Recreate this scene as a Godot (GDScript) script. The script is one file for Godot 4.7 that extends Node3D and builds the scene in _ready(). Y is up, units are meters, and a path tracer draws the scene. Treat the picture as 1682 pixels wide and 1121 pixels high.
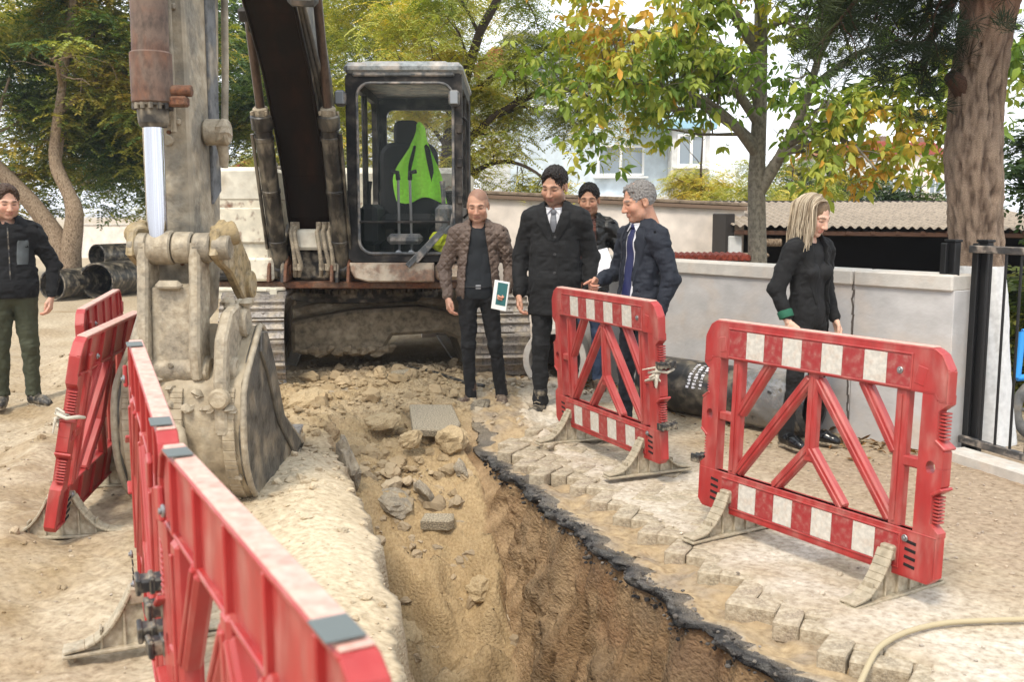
extends Node3D

# ---------------------------------------------------------------- helpers
var M := {}
var T := {}
var used := {}
var rng := RandomNumberGenerator.new()

class MB:
	# collects triangles; faces are given counter-clockwise as seen from outside
	var v := PackedVector3Array()
	var n := PackedVector3Array()
	var c := PackedColorArray()
	var i := PackedInt32Array()
	var uv := PackedVector2Array()
	var col := Color.WHITE
	func vert(p: Vector3, nn: Vector3) -> int:
		v.append(p); n.append(nn); c.append(col)
		return v.size() - 1
	func tri(a: Vector3, b: Vector3, d: Vector3) -> void:
		var nn := (b - a).cross(d - a).normalized()
		var k := vert(a, nn)
		vert(b, nn); vert(d, nn)
		i.append(k); i.append(k + 2); i.append(k + 1)
	func quad(a: Vector3, b: Vector3, d: Vector3, e: Vector3) -> void:
		var nn := (d - a).cross(e - b).normalized()
		var k := vert(a, nn)
		vert(b, nn); vert(d, nn); vert(e, nn)
		i.append_array(PackedInt32Array([k, k + 2, k + 1, k, k + 3, k + 2]))
	func fix(a: Vector3, b: Vector3, d: Vector3, mid: Vector3) -> void:
		if (b - a).cross(d - a).dot(a - mid) < 0.0:
			tri(a, d, b)
		else:
			tri(a, b, d)
	func box(x: Transform3D, s: Vector3, bev := 0.004) -> void:
		var h := s * 0.5
		var b: float = minf(bev, minf(h.x, minf(h.y, h.z)) * 0.8)
		var mid := x.origin
		var p := {}
		for sx in [-1, 1]:
			for sy in [-1, 1]:
				for sz in [-1, 1]:
					p[[sx, sy, sz]] = [x * Vector3(sx * h.x, sy * (h.y - b), sz * (h.z - b)), x * Vector3(sx * (h.x - b), sy * h.y, sz * (h.z - b)), x * Vector3(sx * (h.x - b), sy * (h.y - b), sz * h.z)]
		for ax in 3:
			for s0 in [-1, 1]:
				var q := []
				for w in [[-1, -1], [1, -1], [1, 1], [-1, 1]]:
					var k := [w[0], w[0], w[0]]
					k[ax] = s0; k[(ax + 1) % 3] = w[0]; k[(ax + 2) % 3] = w[1]
					q.append(p[k][ax])
				if s0 > 0: quad(q[0], q[1], q[2], q[3])
				else: quad(q[3], q[2], q[1], q[0])
		if b <= 0.0005: return
		for ax in 3:
			var a1 := (ax + 1) % 3
			var a2 := (ax + 2) % 3
			for s1 in [-1, 1]:
				for s2 in [-1, 1]:
					var k0 := [0, 0, 0]; k0[ax] = -1; k0[a1] = s1; k0[a2] = s2
					var k1 := k0.duplicate(); k1[ax] = 1
					fix(p[k0][a1], p[k1][a1], p[k1][a2], mid)
					fix(p[k0][a1], p[k1][a2], p[k0][a2], mid)
		for k in p:
			fix(p[k][0], p[k][1], p[k][2], mid)
	func bar(a: Vector3, b: Vector3, w: float, h: float, up := Vector3.UP, bev := 0.004) -> void:
		# box from a to b, w across, h along up
		var z := (b - a).normalized()
		var xx := up.cross(z).normalized()
		var y := z.cross(xx)
		box(Transform3D(Basis(xx, y, z), (a + b) * 0.5), Vector3(w, h, a.distance_to(b)), bev)
	func inset(poly: PackedVector2Array, d: float) -> PackedVector2Array:
		var r := PackedVector2Array()
		var m := poly.size()
		for k in m:
			var e0 := (poly[k] - poly[(k + m - 1) % m]).normalized()
			var e1 := (poly[(k + 1) % m] - poly[k]).normalized()
			var n0 := Vector2(-e0.y, e0.x)
			var n1 := Vector2(-e1.y, e1.x)
			var bis := n0 + n1
			if bis.length() < 0.1: bis = n0
			else: bis = bis / maxf(0.4, bis.length_squared() * 0.5)
			r.append(poly[k] + bis * d)
		return r
	func prism(x: Transform3D, poly_in: PackedVector2Array, depth: float, bev := 0.004, smooth := false) -> void:
		# polygon in the local xy plane, extruded along z
		var poly := poly_in
		if Geometry2D.is_polygon_clockwise(poly):
			poly = poly.duplicate(); poly.reverse()
		# is_polygon_clockwise is for y down; make sure of a positive area
		var area := 0.0
		for k in poly.size():
			area += poly[k].cross(poly[(k + 1) % poly.size()])
		if area < 0:
			poly.reverse()
		var m := poly.size()
		var inn := inset(poly, bev) if bev > 0.0 else poly
		var hz := depth * 0.5
		var t := Geometry2D.triangulate_polygon(inn)
		for k in range(0, t.size(), 3):
			var a := inn[t[k]]; var b := inn[t[k + 1]]; var d := inn[t[k + 2]]
			if (b - a).cross(d - a) < 0:
				var w := b; b = d; d = w
			tri(x * Vector3(a.x, a.y, hz), x * Vector3(b.x, b.y, hz), x * Vector3(d.x, d.y, hz))
			tri(x * Vector3(a.x, a.y, -hz), x * Vector3(d.x, d.y, -hz), x * Vector3(b.x, b.y, -hz))
		var zb := hz - bev
		if smooth:
			var ks := []
			for k in m:
				var e := (poly[(k + 1) % m] - poly[(k + m - 1) % m]).normalized()
				var nn := (x.basis * Vector3(e.y, -e.x, 0)).normalized()
				ks.append([vert(x * Vector3(poly[k].x, poly[k].y, zb), nn), vert(x * Vector3(poly[k].x, poly[k].y, -zb), nn)])
			for k in m:
				var a = ks[k]; var b = ks[(k + 1) % m]
				i.append_array(PackedInt32Array([a[0], b[0], a[1], b[0], b[1], a[1]]))
		for k in m:
			var a := poly[k]; var b := poly[(k + 1) % m]
			if not smooth:
				quad(x * Vector3(a.x, a.y, -zb), x * Vector3(b.x, b.y, -zb), x * Vector3(b.x, b.y, zb), x * Vector3(a.x, a.y, zb))
			if bev > 0.0:
				var ai := inn[k]; var bi := inn[(k + 1) % m]
				quad(x * Vector3(a.x, a.y, zb), x * Vector3(b.x, b.y, zb), x * Vector3(bi.x, bi.y, hz), x * Vector3(ai.x, ai.y, hz))
				quad(x * Vector3(b.x, b.y, -zb), x * Vector3(a.x, a.y, -zb), x * Vector3(ai.x, ai.y, -hz), x * Vector3(bi.x, bi.y, -hz))
	func tube(pts: Array, radii: Array, sides := 10, caps := true, squash := 1.0) -> void:
		var m := pts.size()
		var z: Vector3 = (pts[1] - pts[0]).normalized()
		var xx := z.cross(Vector3.UP if absf(z.y) < 0.9 else Vector3.RIGHT).normalized()
		var base := v.size()
		for k in m:
			var d: Vector3 = (pts[mini(k + 1, m - 1)] - pts[maxi(k - 1, 0)]).normalized()
			xx = (xx - d * d.dot(xx)).normalized()
			var y := d.cross(xx)
			var r: float = radii[k] if radii.size() > 1 else radii[0]
			var slope := 0.0
			if radii.size() > 1:
				var k0 := maxi(k - 1, 0); var k1 := mini(k + 1, m - 1)
				slope = (radii[k0] - radii[k1]) / maxf(pts[k0].distance_to(pts[k1]), 1e-5)
			for s in sides:
				var a := TAU * s / sides
				var o := xx * cos(a) + y * sin(a) * squash
				vert(pts[k] + o * r, (o + d * slope).normalized())
		for k in m - 1:
			for s in sides:
				var a := base + k * sides + s
				var b := base + k * sides + (s + 1) % sides
				i.append_array(PackedInt32Array([a, a + sides, b, b, a + sides, b + sides]))
		if caps:
			for e in [0, m - 1]:
				var d: Vector3 = (pts[1] - pts[0]).normalized() * -1.0 if e == 0 else (pts[m - 1] - pts[m - 2]).normalized()
				var k0 := vert(pts[e], d)
				for s in sides:
					vert(v[base + e * sides + s], d)
				for s in sides:
					var a := k0 + 1 + s
					var b := k0 + 1 + (s + 1) % sides
					if e == 0: i.append_array(PackedInt32Array([k0, a, b]))
					else: i.append_array(PackedInt32Array([k0, b, a]))
	func lathe(x: Transform3D, prof: Array, sides := 20) -> void:
		# prof: Vector2(radius, height along local y), bottom to top on the outside
		for k in prof.size() - 1:
			var p0: Vector2 = prof[k]; var p1: Vector2 = prof[k + 1]
			var dd := p1 - p0
			var nn := Vector2(dd.y, -dd.x).normalized()
			var base := v.size()
			for s in sides + 1:
				var a := TAU * s / sides
				var o := Vector3(cos(a), 0, -sin(a))
				var wn := (x.basis * (o * nn.x + Vector3.UP * nn.y)).normalized()
				vert(x * (o * p0.x + Vector3.UP * p0.y), wn)
				vert(x * (o * p1.x + Vector3.UP * p1.y), wn)
			for s in sides:
				var a := base + s * 2
				i.append_array(PackedInt32Array([a, a + 3, a + 2, a, a + 1, a + 3]))
	func rod(a: Vector3, b: Vector3, r: float, sides := 16, bev := 0.004, r1 := -1.0) -> void:
		if r1 < 0: r1 = r
		var y := (b - a).normalized()
		var xx := y.cross(Vector3.UP if absf(y.y) < 0.9 else Vector3.RIGHT).normalized()
		var h := a.distance_to(b)
		lathe(Transform3D(Basis(xx, y, xx.cross(y)), a), [Vector2(0, 0), Vector2(r - bev, 0), Vector2(r, bev), Vector2(r1, h - bev), Vector2(r1 - bev, h), Vector2(0, h)], sides)
	func ball(x: Transform3D, r: Vector3, seg := 12, rings := 8) -> void:
		var base := v.size()
		for j in rings + 1:
			var t := PI * j / rings
			for s in seg + 1:
				var a := TAU * s / seg
				var o := Vector3(sin(t) * cos(a), cos(t), sin(t) * sin(a))
				vert(x * (o * r), (x.basis * (o / r)).normalized())
		for j in rings:
			for s in seg:
				var a := base + j * (seg + 1) + s
				i.append_array(PackedInt32Array([a, a + seg + 2, a + 1, a, a + seg + 1, a + seg + 2]))
	func rock(x: Transform3D, r: Vector3, sd: int, detail := 1, rough := 0.25) -> void:
		# lumpy convex-ish stone, flat shaded
		var rr := RandomNumberGenerator.new(); rr.seed = sd
		var seg := 6 + detail * 2
		var rings := 3 + detail
		var pts := []
		var cuts := []
		for k in 7:
			cuts.append([Vector3(rr.randfn(), rr.randfn(), rr.randfn()).normalized(), rr.randf_range(0.55, 0.95)])
		for j in rings + 1:
			var row := []
			for s in seg:
				var t := PI * j / rings
				var a := TAU * (s + 0.5 * (j % 2)) / seg
				var o := Vector3(sin(t) * cos(a), cos(t), sin(t) * sin(a))
				var q := o * (1.0 + rr.randf_range(-rough, rough) * (0.5 if j == 0 or j == rings else 1.0))
				for cc in cuts:
					var e: float = q.dot(cc[0]) - cc[1]
					if e > 0: q -= cc[0] * e * 0.85
				row.append(x * (q * r))
			if j == 0 or j == rings:
				for s in seg: row[s] = row[0]
			pts.append(row)
		for j in rings:
			for s in seg:
				var s1 := (s + 1) % seg
				var a: Vector3 = pts[j][s]; var b: Vector3 = pts[j][s1]; var cc: Vector3 = pts[j + 1][s1]; var dd: Vector3 = pts[j + 1][s]
				if j > 0: fix(a, b, cc, x.origin)
				if j < rings: fix(a, cc, dd, x.origin)
	func boulder(x: Transform3D, r: Vector3, sd: int, rough := 0.22, seg := 18, rings := 11) -> void:
		# broken lump: a ball cut by planes and roughened, in small facets
		var rr := RandomNumberGenerator.new(); rr.seed = sd
		var f := FastNoiseLite.new(); f.seed = sd; f.frequency = 1.1; f.fractal_octaves = 4
		var cuts := []
		for k in 9: cuts.append([Vector3(rr.randfn(), rr.randfn(), rr.randfn()).normalized(), rr.randf_range(0.5, 0.92)])
		var p := []
		for j in rings + 1:
			for s in seg:
				var t := PI * j / rings
				var a := TAU * s / seg
				var o := Vector3(sin(t) * cos(a), cos(t), sin(t) * sin(a))
				var q := o
				for cc in cuts:
					var e: float = q.dot(cc[0]) - cc[1]
					if e > 0: q -= cc[0] * e * 0.9
				q *= 1.0 + f.get_noise_3dv(o * 1.6) * rough + f.get_noise_3dv(o * 6.0) * rough * 0.35
				p.append(x * (q * r))
		for j in rings:
			for s in seg:
				var s1 := (s + 1) % seg
				var a: Vector3 = p[j * seg + s]; var b: Vector3 = p[j * seg + s1]; var c2: Vector3 = p[(j + 1) * seg + s1]; var d: Vector3 = p[(j + 1) * seg + s]
				if j > 0: fix(a, b, c2, x.origin)
				if j < rings - 1: fix(a, c2, d, x.origin)
	func add(o: MB, x := Transform3D.IDENTITY) -> void:
		var base := v.size()
		for k in o.v.size():
			v.append(x * o.v[k]); n.append((x.basis * o.n[k]).normalized()); c.append(o.c[k])
		for k in o.i: i.append(k + base)
	func orient() -> MB:
		# turns every face so that its front lies on the side of its normals
		for k in range(0, i.size(), 3):
			var a := i[k]; var b := i[k + 1]; var d := i[k + 2]
			if (v[d] - v[a]).cross(v[b] - v[a]).dot(n[a] + n[b] + n[d]) < 0.0:
				i[k + 1] = d; i[k + 2] = b
		return self
	func mesh(m: Material) -> ArrayMesh:
		var a := []
		a.resize(Mesh.ARRAY_MAX)
		a[Mesh.ARRAY_VERTEX] = v; a[Mesh.ARRAY_NORMAL] = n; a[Mesh.ARRAY_COLOR] = c; a[Mesh.ARRAY_INDEX] = i
		if uv.size() == v.size(): a[Mesh.ARRAY_TEX_UV] = uv
		var r := ArrayMesh.new()
		if v.size() == 0: return r
		r.add_surface_from_arrays(Mesh.PRIMITIVE_TRIANGLES, a)
		r.surface_set_material(0, m)
		return r

func numbered(called: String) -> String:
	var k: int = used.get(called, -1) + 1
	used[called] = k
	return called if k == 0 else "%s_%03d" % [called, k]

func tag(o: Node, label := "", category := "", group := "", kind := "") -> void:
	if label: o.set_meta("label", label)
	if category: o.set_meta("category", category)
	if group: o.set_meta("group", group)
	if kind: o.set_meta("kind", kind)

func thing(called: String, label: String, category: String, at := Vector3.ZERO, turn := 0.0, group := "") -> Node3D:
	var o := Node3D.new()
	o.name = numbered(called)
	add_child(o)
	o.position = at
	o.rotation.y = turn
	tag(o, label, category, group)
	return o

func obj(called: String, mb: MB, m: Material, parent: Node = null) -> MeshInstance3D:
	return put(called, mb.mesh(m), parent)

func put(called: String, me: Mesh, parent: Node = null, at := Transform3D.IDENTITY) -> MeshInstance3D:
	var o := MeshInstance3D.new()
	o.mesh = me
	o.transform = at
	if parent == null:
		o.name = numbered(called)
		add_child(o)
	else:
		o.name = called
		parent.add_child(o, true)
	return o

func struct(called: String, mb: MB, m: Material) -> MeshInstance3D:
	var o := obj(called, mb, m)
	o.set_meta("kind", "structure")
	return o

func V(x: float, y: float, z: float) -> Vector3: return Vector3(x, y, z)
func X(o: Vector3, yaw := 0.0, pitch := 0.0, roll := 0.0) -> Transform3D:
	return Transform3D(Basis.from_euler(Vector3(deg_to_rad(pitch), deg_to_rad(yaw), deg_to_rad(roll))), o)
func C(r: float, g: float, b: float) -> Color: return Color(r / 255.0, g / 255.0, b / 255.0)
func CL(r: float, g: float, b: float) -> Color: return C(r, g, b).srgb_to_linear()
func P2(a: Array) -> PackedVector2Array:
	var r := PackedVector2Array()
	for k in range(0, a.size(), 2): r.append(Vector2(a[k], a[k + 1]))
	return r
func lerp_table(t: Array, x: float) -> float:
	if x <= t[0][0]: return t[0][1]
	for k in t.size() - 1:
		if x <= t[k + 1][0]:
			return lerpf(t[k][1], t[k + 1][1], (x - t[k][0]) / (t[k + 1][0] - t[k][0]))
	return t[t.size() - 1][1]
func fnoise(sd: int, freq: float, oct := 3, kind := FastNoiseLite.TYPE_SIMPLEX_SMOOTH) -> FastNoiseLite:
	var f := FastNoiseLite.new()
	f.seed = sd; f.frequency = freq; f.noise_type = kind
	f.fractal_octaves = oct
	if oct <= 1: f.fractal_type = FastNoiseLite.FRACTAL_NONE
	return f
func gradient(stops: Array) -> Gradient:
	var g := Gradient.new()
	g.offsets = PackedFloat32Array(stops.map(func(s): return s[0]))
	g.colors = PackedColorArray(stops.map(func(s): return s[1]))
	return g
func ntex(sd: int, freq: float, oct: int, stops: Array, size := 512, kind := FastNoiseLite.TYPE_SIMPLEX_SMOOTH, ridged := false) -> NoiseTexture2D:
	var t := NoiseTexture2D.new()
	t.width = size; t.height = size; t.seamless = true; t.generate_mipmaps = false
	var f := fnoise(sd, freq, oct, kind)
	if ridged: f.fractal_type = FastNoiseLite.FRACTAL_RIDGED
	t.noise = f
	t.color_ramp = gradient(stops)
	return t
func g1(x: float, a := 1.0) -> Color: return Color(x, x, x, a)

func mat(key: String, col: Color, rough := 0.8, o := {}) -> StandardMaterial3D:
	# o: tex, scale, bump (cm), bumptex, metal, mud (colour), mask, maskscale, vc, sheen, spec, two, back
	var m := StandardMaterial3D.new()
	m.resource_name = key
	m.albedo_color = col
	m.roughness = rough
	m.metallic = o.get("metal", 0.0)
	m.metallic_specular = o.get("spec", 0.5)
	m.uv1_triplanar = true
	var s: float = o.get("scale", 2.0)
	m.uv1_scale = Vector3(s, s * o.get("sy", 1.0), s)
	if o.has("tex"): m.albedo_texture = T[o.tex]
	if o.has("bump"):
		m.heightmap_enabled = true
		m.heightmap_scale = o.bump
		m.heightmap_texture = T[o.get("bumptex", "grit")]
	if o.has("rtex"):
		m.roughness_texture = T[o.rtex]
		m.roughness = minf(rough * 1.4, 1.0)
	if o.has("mud"):
		m.detail_enabled = true
		m.detail_blend_mode = BaseMaterial3D.BLEND_MODE_MIX
		m.detail_albedo = T[o.mud]
		m.detail_mask = T[o.get("mask", "mask_mud")]
	if o.get("vc", false): m.vertex_color_use_as_albedo = true
	if o.has("sheen"):
		m.rim_enabled = true; m.rim = o.sheen; m.rim_tint = 0.6
	if o.has("back"):
		m.backlight_enabled = true; m.backlight = o.back
	m.cull_mode = BaseMaterial3D.CULL_DISABLED
	M[key] = m
	return m

func textures() -> void:
	T.grit = ntex(1, 0.03, 5, [[0.0, g1(0.5)], [0.5, g1(0.8)], [1.0, g1(1.0)]], 1024)
	T.soil = ntex(2, 0.03, 7, [[0.0, Color(0.60, 0.565, 0.535)], [0.3, Color(0.79, 0.775, 0.76)], [0.55, Color(0.88, 0.875, 0.87)], [1.0, Color(1, 1, 1)]], 1024)
	T.soil.noise.fractal_gain = 0.66
	T.pebble = ntex(3, 0.035, 3, [[0.0, g1(0.0)], [0.35, g1(0.45)], [1.0, g1(1.0)]], 1024, FastNoiseLite.TYPE_CELLULAR)
	T.blotch = ntex(4, 0.016, 7, [[0.0, g1(0.42)], [0.4, g1(0.76)], [0.6, g1(0.9)], [1.0, g1(1.0)]])
	T.blotch.noise.fractal_gain = 0.68
	T.soft = ntex(5, 0.01, 4, [[0.0, g1(0.85)], [1.0, g1(1.0)]])
	T.bark = ntex(6, 0.03, 4, [[0.0, Color(0.25, 0.22, 0.2)], [0.4, Color(0.65, 0.6, 0.56)], [1.0, Color(1, 1, 1)]], 512, FastNoiseLite.TYPE_SIMPLEX_SMOOTH, true)
	T.weave = ntex(7, 0.25, 2, [[0.0, g1(0.7)], [1.0, g1(1.0)]], 256)
	T.mud_tan = ntex(8, 0.02, 4, [[0.0, C(134, 120, 98)], [0.5, C(170, 156, 132)], [1.0, C(198, 186, 164)]])
	T.mud_rust = ntex(9, 0.03, 4, [[0.0, C(58, 30, 18)], [0.5, C(104, 58, 32)], [1.0, C(140, 88, 52)]])
	T.mud_dust = ntex(10, 0.02, 4, [[0.0, C(176, 158, 140)], [1.0, C(215, 200, 184)]])
	T.mud_black = ntex(11, 0.03, 3, [[0.0, C(20, 18, 16)], [1.0, C(52, 46, 40)]])
	T.mask_mud = ntex(12, 0.0045, 6, [[0.0, g1(0.1)], [0.4, g1(0.3)], [0.6, g1(0.7)], [1.0, g1(0.95)]])
	T.mask_much = ntex(13, 0.012, 5, [[0.0, g1(0.52)], [0.4, g1(0.66)], [0.6, g1(0.74)], [1.0, g1(0.86)]])
	T.mask_mud.noise.fractal_gain = 0.62
	T.mask_few = ntex(14, 0.006, 6, [[0.0, g1(0.0)], [0.5, g1(0.03)], [0.7, g1(0.4)], [1.0, g1(0.8)]])
	T.mask_thin = ntex(15, 0.008, 6, [[0.0, g1(0.03)], [0.5, g1(0.08)], [0.8, g1(0.2)], [1.0, g1(0.35)]])
	T.mask_thin2 = ntex(17, 0.006, 6, [[0.0, g1(0.0)], [0.5, g1(0.02)], [0.8, g1(0.09)], [1.0, g1(0.2)]])
	T.mask_fleck = ntex(16, 0.008, 6, [[0.0, g1(0.0)], [0.60, g1(0.02)], [0.78, g1(0.6)], [1.0, g1(1.0)]])

const EXPOSURE := 2.12

func _ready() -> void:
	rng.seed = 7
	textures()
	# ---- camera
	var cam := Camera3D.new()
	cam.name = "camera"
	var at := CameraAttributesPhysical.new()
	at.frustum_focal_length = 35.0
	at.frustum_focus_distance = 6.6
	at.exposure_aperture = 5.0
	at.frustum_near = 0.05
	at.frustum_far = 900.0
	cam.attributes = at
	cam.position = Vector3(0, 1.5, 0)
	cam.rotation_degrees = Vector3(-7.3, 0, 0)
	cam.near = 0.05
	cam.far = 900.0
	add_child(cam)
	cam.current = true
	# ---- sky, sun, exposure
	var we := WorldEnvironment.new()
	we.name = "world_environment"
	var e := Environment.new()
	e.background_mode = Environment.BG_SKY
	var sm := ProceduralSkyMaterial.new()
	sm.sky_top_color = C(214, 222, 232)
	sm.sky_horizon_color = C(236, 240, 246)
	sm.sky_curve = 0.2
	sm.ground_bottom_color = C(120, 110, 95)
	sm.ground_horizon_color = C(200, 198, 192)
	sm.sky_energy_multiplier = 1.0
	sm.sky_cover = cloud_cover()
	sm.sky_cover_modulate = Color(1, 1, 1, 0.5)
	var sky := Sky.new()
	sky.sky_material = sm
	e.sky = sky
	e.tonemap_mode = Environment.TONE_MAPPER_LINEAR
	e.tonemap_exposure = EXPOSURE
	e.fog_enabled = true
	e.fog_density = 0.0008
	e.fog_light_color = C(226, 232, 240)
	e.sdfgi_enabled = true
	e.ssao_enabled = true
	e.ssil_enabled = true
	we.environment = e
	add_child(we)
	var sun := DirectionalLight3D.new()
	sun.name = "sun"
	sun.light_energy = 0.5
	sun.light_color = Color(1.0, 0.96, 0.9)
	sun.light_angular_distance = 14.0
	sun.shadow_enabled = true
	sun.rotation_degrees = Vector3(-56, -28, 0)
	add_child(sun)
	materials()
	build_ground()
	build_pavers()
	build_rubble()
	build_barriers()
	build_excavator()
	build_people()
	build_trees()
	build_town()

func cloud_cover() -> ImageTexture:
	var im := Image.create(512, 256, false, Image.FORMAT_RGBA8)
	var f := fnoise(31, 1.3, 5)
	for y in 256:
		for x in 512:
			var el := PI * (0.5 - (y + 0.5) / 256.0)
			var az := TAU * x / 512.0
			var d := Vector3(cos(el) * cos(az), sin(el) * 2.2, cos(el) * sin(az))
			var k := clampf(f.get_noise_3dv(d * 1.4) * 1.5 + 0.35, 0, 1)
			var g := lerpf(0.55, 1.0, k)
			im.set_pixel(x, y, Color(g * 0.97, g * 0.985, g, k if el > 0 else 0.0))
	return ImageTexture.create_from_image(im)

func materials() -> void:
	mat("soil", Color.WHITE, 0.95, {"tex": "soil", "scale": 0.62, "bump": 0.9, "bumptex": "grit", "vc": true, "spec": 0.2})
	mat("clay", Color.WHITE, 0.9, {"tex": "soil", "scale": 1.4, "bump": 2.4, "bumptex": "grit", "vc": true, "spec": 0.25})
	mat("asphalt", Color.WHITE, 0.8, {"tex": "grit", "scale": 4.0, "bump": 2.0, "bumptex": "pebble", "vc": true, "spec": 0.4})
	mat("asphalt_plain", C(48, 48, 50), 0.85, {"tex": "grit", "scale": 4.0, "bump": 2.0, "bumptex": "pebble", "mud": "mud_tan", "mask": "mask_few"})
	mat("asphalt_lump", C(70, 68, 66), 0.9, {"tex": "grit", "scale": 4.0, "bump": 2.0, "bumptex": "pebble", "mud": "mud_tan", "mask": "mask_mud"})
	mat("dust", C(182, 166, 142), 0.95, {"tex": "soil", "scale": 2.5, "bump": 1.5})
	mat("paver", C(182, 168, 146), 0.9, {"tex": "grit", "scale": 3.0, "bump": 0.4, "vc": true, "mud": "mud_tan", "mask": "mask_mud"})
	mat("clod", Color.WHITE, 0.95, {"tex": "soil", "scale": 1.5, "vc": true, "spec": 0.2})
	mat("gravel", Color.WHITE, 0.9, {"vc": true, "spec": 0.3})
	mat("concrete_pale", C(192, 178, 152), 0.9, {"tex": "grit", "scale": 2.5, "bump": 1.0})
	mat("stone_grey", C(150, 142, 130), 0.9, {"tex": "grit", "scale": 4.0, "bump": 1.5, "mud": "mud_tan", "mask": "mask_mud"})
	mat("stone_white", C(205, 196, 176), 0.7, {"tex": "grit", "scale": 3.0})
	mat("clay_lump", C(194, 172, 134), 0.95, {"tex": "soil", "scale": 2.0, "bump": 1.0})
	# barriers
	mat("red_plastic", C(172, 22, 27), 0.42, {"scale": 2.2, "tex": "soft", "mud": "mud_dust", "mask": "mask_thin", "sy": 0.35})
	mat("red_dusty", C(196, 60, 60), 0.6, {"scale": 2.2, "mud": "mud_dust", "mask": "mask_much"})
	mat("foil_red", C(176, 26, 38), 0.35, {"scale": 6.0, "mud": "mud_dust", "mask": "mask_thin", "tex": "weave"})
	mat("foil_white", C(214, 208, 196), 0.4, {"scale": 6.0, "tex": "soft", "mud": "mud_dust", "mask": "mask_few"})
	mat("foot_plastic", C(164, 156, 134), 0.75, {"scale": 2.6, "tex": "blotch", "mud": "mud_tan", "mask": "mask_mud"})
	mat("clip_black", C(30, 31, 33), 0.5, {"scale": 5.0, "mud": "mud_tan", "mask": "mask_few"})
	mat("rag", C(205, 196, 178), 0.9, {"scale": 6.0, "tex": "soft"})
	mat("metal_grey", C(150, 150, 150), 0.4, {"metal": 0.8})
	mat("clip_grey", C(110, 118, 116), 0.6, {"tex": "weave", "scale": 8.0})
	mat("dark_hole", C(20, 16, 15), 0.9)
	mat("rope", C(200, 184, 148), 0.9, {"scale": 14.0, "tex": "weave"})
	# excavator
	mat("cream_paint", C(226, 218, 196), 0.55, {"scale": 1.6, "tex": "soft", "mud": "mud_rust", "mask": "mask_fleck"})
	mat("cream_clean", C(228, 222, 204), 0.5, {"scale": 1.2, "tex": "soft", "mud": "mud_tan", "mask": "mask_few"})
	mat("cream_rusty", C(222, 208, 184), 0.6, {"scale": 1.3, "tex": "soft", "mud": "mud_rust", "mask": "mask_mud"})
	mat("rust_frame", C(112, 92, 74), 0.8, {"scale": 2.0, "tex": "blotch", "mud": "mud_rust", "mask": "mask_mud", "bump": 0.4})
	mat("oily_black", C(38, 35, 32), 0.6, {"scale": 2.0, "tex": "blotch", "mud": "mud_tan", "mask": "mask_few"})
	mat("track_steel", C(172, 164, 156), 0.5, {"scale": 2.5, "tex": "blotch", "metal": 0.35, "mud": "mud_tan", "mask": "mask_few", "bump": 0.3})
	mat("mud_brown", C(150, 130, 100), 0.9, {"scale": 1.6, "tex": "blotch", "mud": "mud_tan", "mask": "mask_mud", "bump": 0.8})
	mat("mud_dark", C(150, 136, 112), 0.8, {"scale": 1.3, "tex": "blotch", "mud": "mud_tan", "mask": "mask_few", "bump": 0.5})
	mat("mud_pale", C(158, 148, 130), 0.75, {"scale": 2.0, "tex": "blotch", "mud": "mud_tan", "mask": "mask_mud", "bump": 0.35})
	mat("pin_steel", C(126, 118, 104), 0.6, {"scale": 2.4, "tex": "blotch", "mud": "mud_tan", "mask": "mask_mud", "bump": 0.3, "metal": 0.2})
	mat("mud_yellow", C(168, 146, 104), 0.8, {"scale": 2.0, "tex": "blotch", "mud": "mud_tan", "mask": "mask_few", "bump": 0.35})
	mat("cab_black", C(17, 19, 21), 0.5, {"scale": 1.5, "tex": "blotch", "mud": "mud_dust", "mask": "mask_thin2", "spec": 0.35})
	mat("cab_grey", C(92, 96, 98), 0.55, {"scale": 2.0, "tex": "blotch", "mud": "mud_dust", "mask": "mask_few"})
	mat("roof_grey", C(150, 156, 156), 0.5, {"scale": 1.5, "tex": "blotch", "mud": "mud_dust", "mask": "mask_few"})
	mat("seat_black", C(12, 12, 13), 0.8, {"scale": 5.0, "tex": "weave"})
	mat("hivis", C(176, 255, 70), 0.8, {"scale": 6.0, "tex": "soft"})
	mat("rag_yellow", C(190, 200, 40), 0.9, {"scale": 4.0, "tex": "soft"})
	mat("hose_dusty", C(108, 98, 84), 0.8, {"scale": 4.0, "tex": "blotch", "mud": "mud_tan", "mask": "mask_mud"})
	mat("boom_black", C(20, 17, 16), 0.5, {"scale": 0.8, "tex": "blotch", "mud": "mud_rust", "mask": "mask_thin2", "sy": 0.35, "spec": 0.3})
	mat("boom_grey", C(96, 94, 90), 0.6, {"scale": 1.2, "tex": "blotch", "mud": "mud_tan", "mask": "mask_few"})
	mat("cyl_black", C(34, 32, 31), 0.4, {"scale": 2.2, "tex": "blotch", "mud": "mud_tan", "mask": "mask_few", "sy": 0.5})
	mat("rod_brown", C(108, 90, 78), 0.35, {"scale": 3.0, "tex": "blotch", "metal": 0.5, "sy": 0.3})
	mat("cyl_rust", C(118, 98, 84), 0.7, {"scale": 2.0, "tex": "blotch", "mud": "mud_rust", "mask": "mask_few", "sy": 0.5})
	mat("chrome", C(184, 184, 188), 0.1, {"metal": 1.0})
	mat("stick_mud", C(126, 122, 112), 0.8, {"scale": 0.9, "tex": "blotch", "mud": "mud_tan", "mask": "mask_mud", "bump": 0.6})
	mat("stick_grey", C(112, 114, 116), 0.7, {"scale": 1.1, "tex": "blotch", "mud": "mud_tan", "mask": "mask_few"})
	mat("bucket_mud", C(170, 154, 126), 0.7, {"scale": 1.1, "tex": "blotch", "mud": "mud_tan", "mask": "mask_mud", "bump": 0.5})
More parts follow.
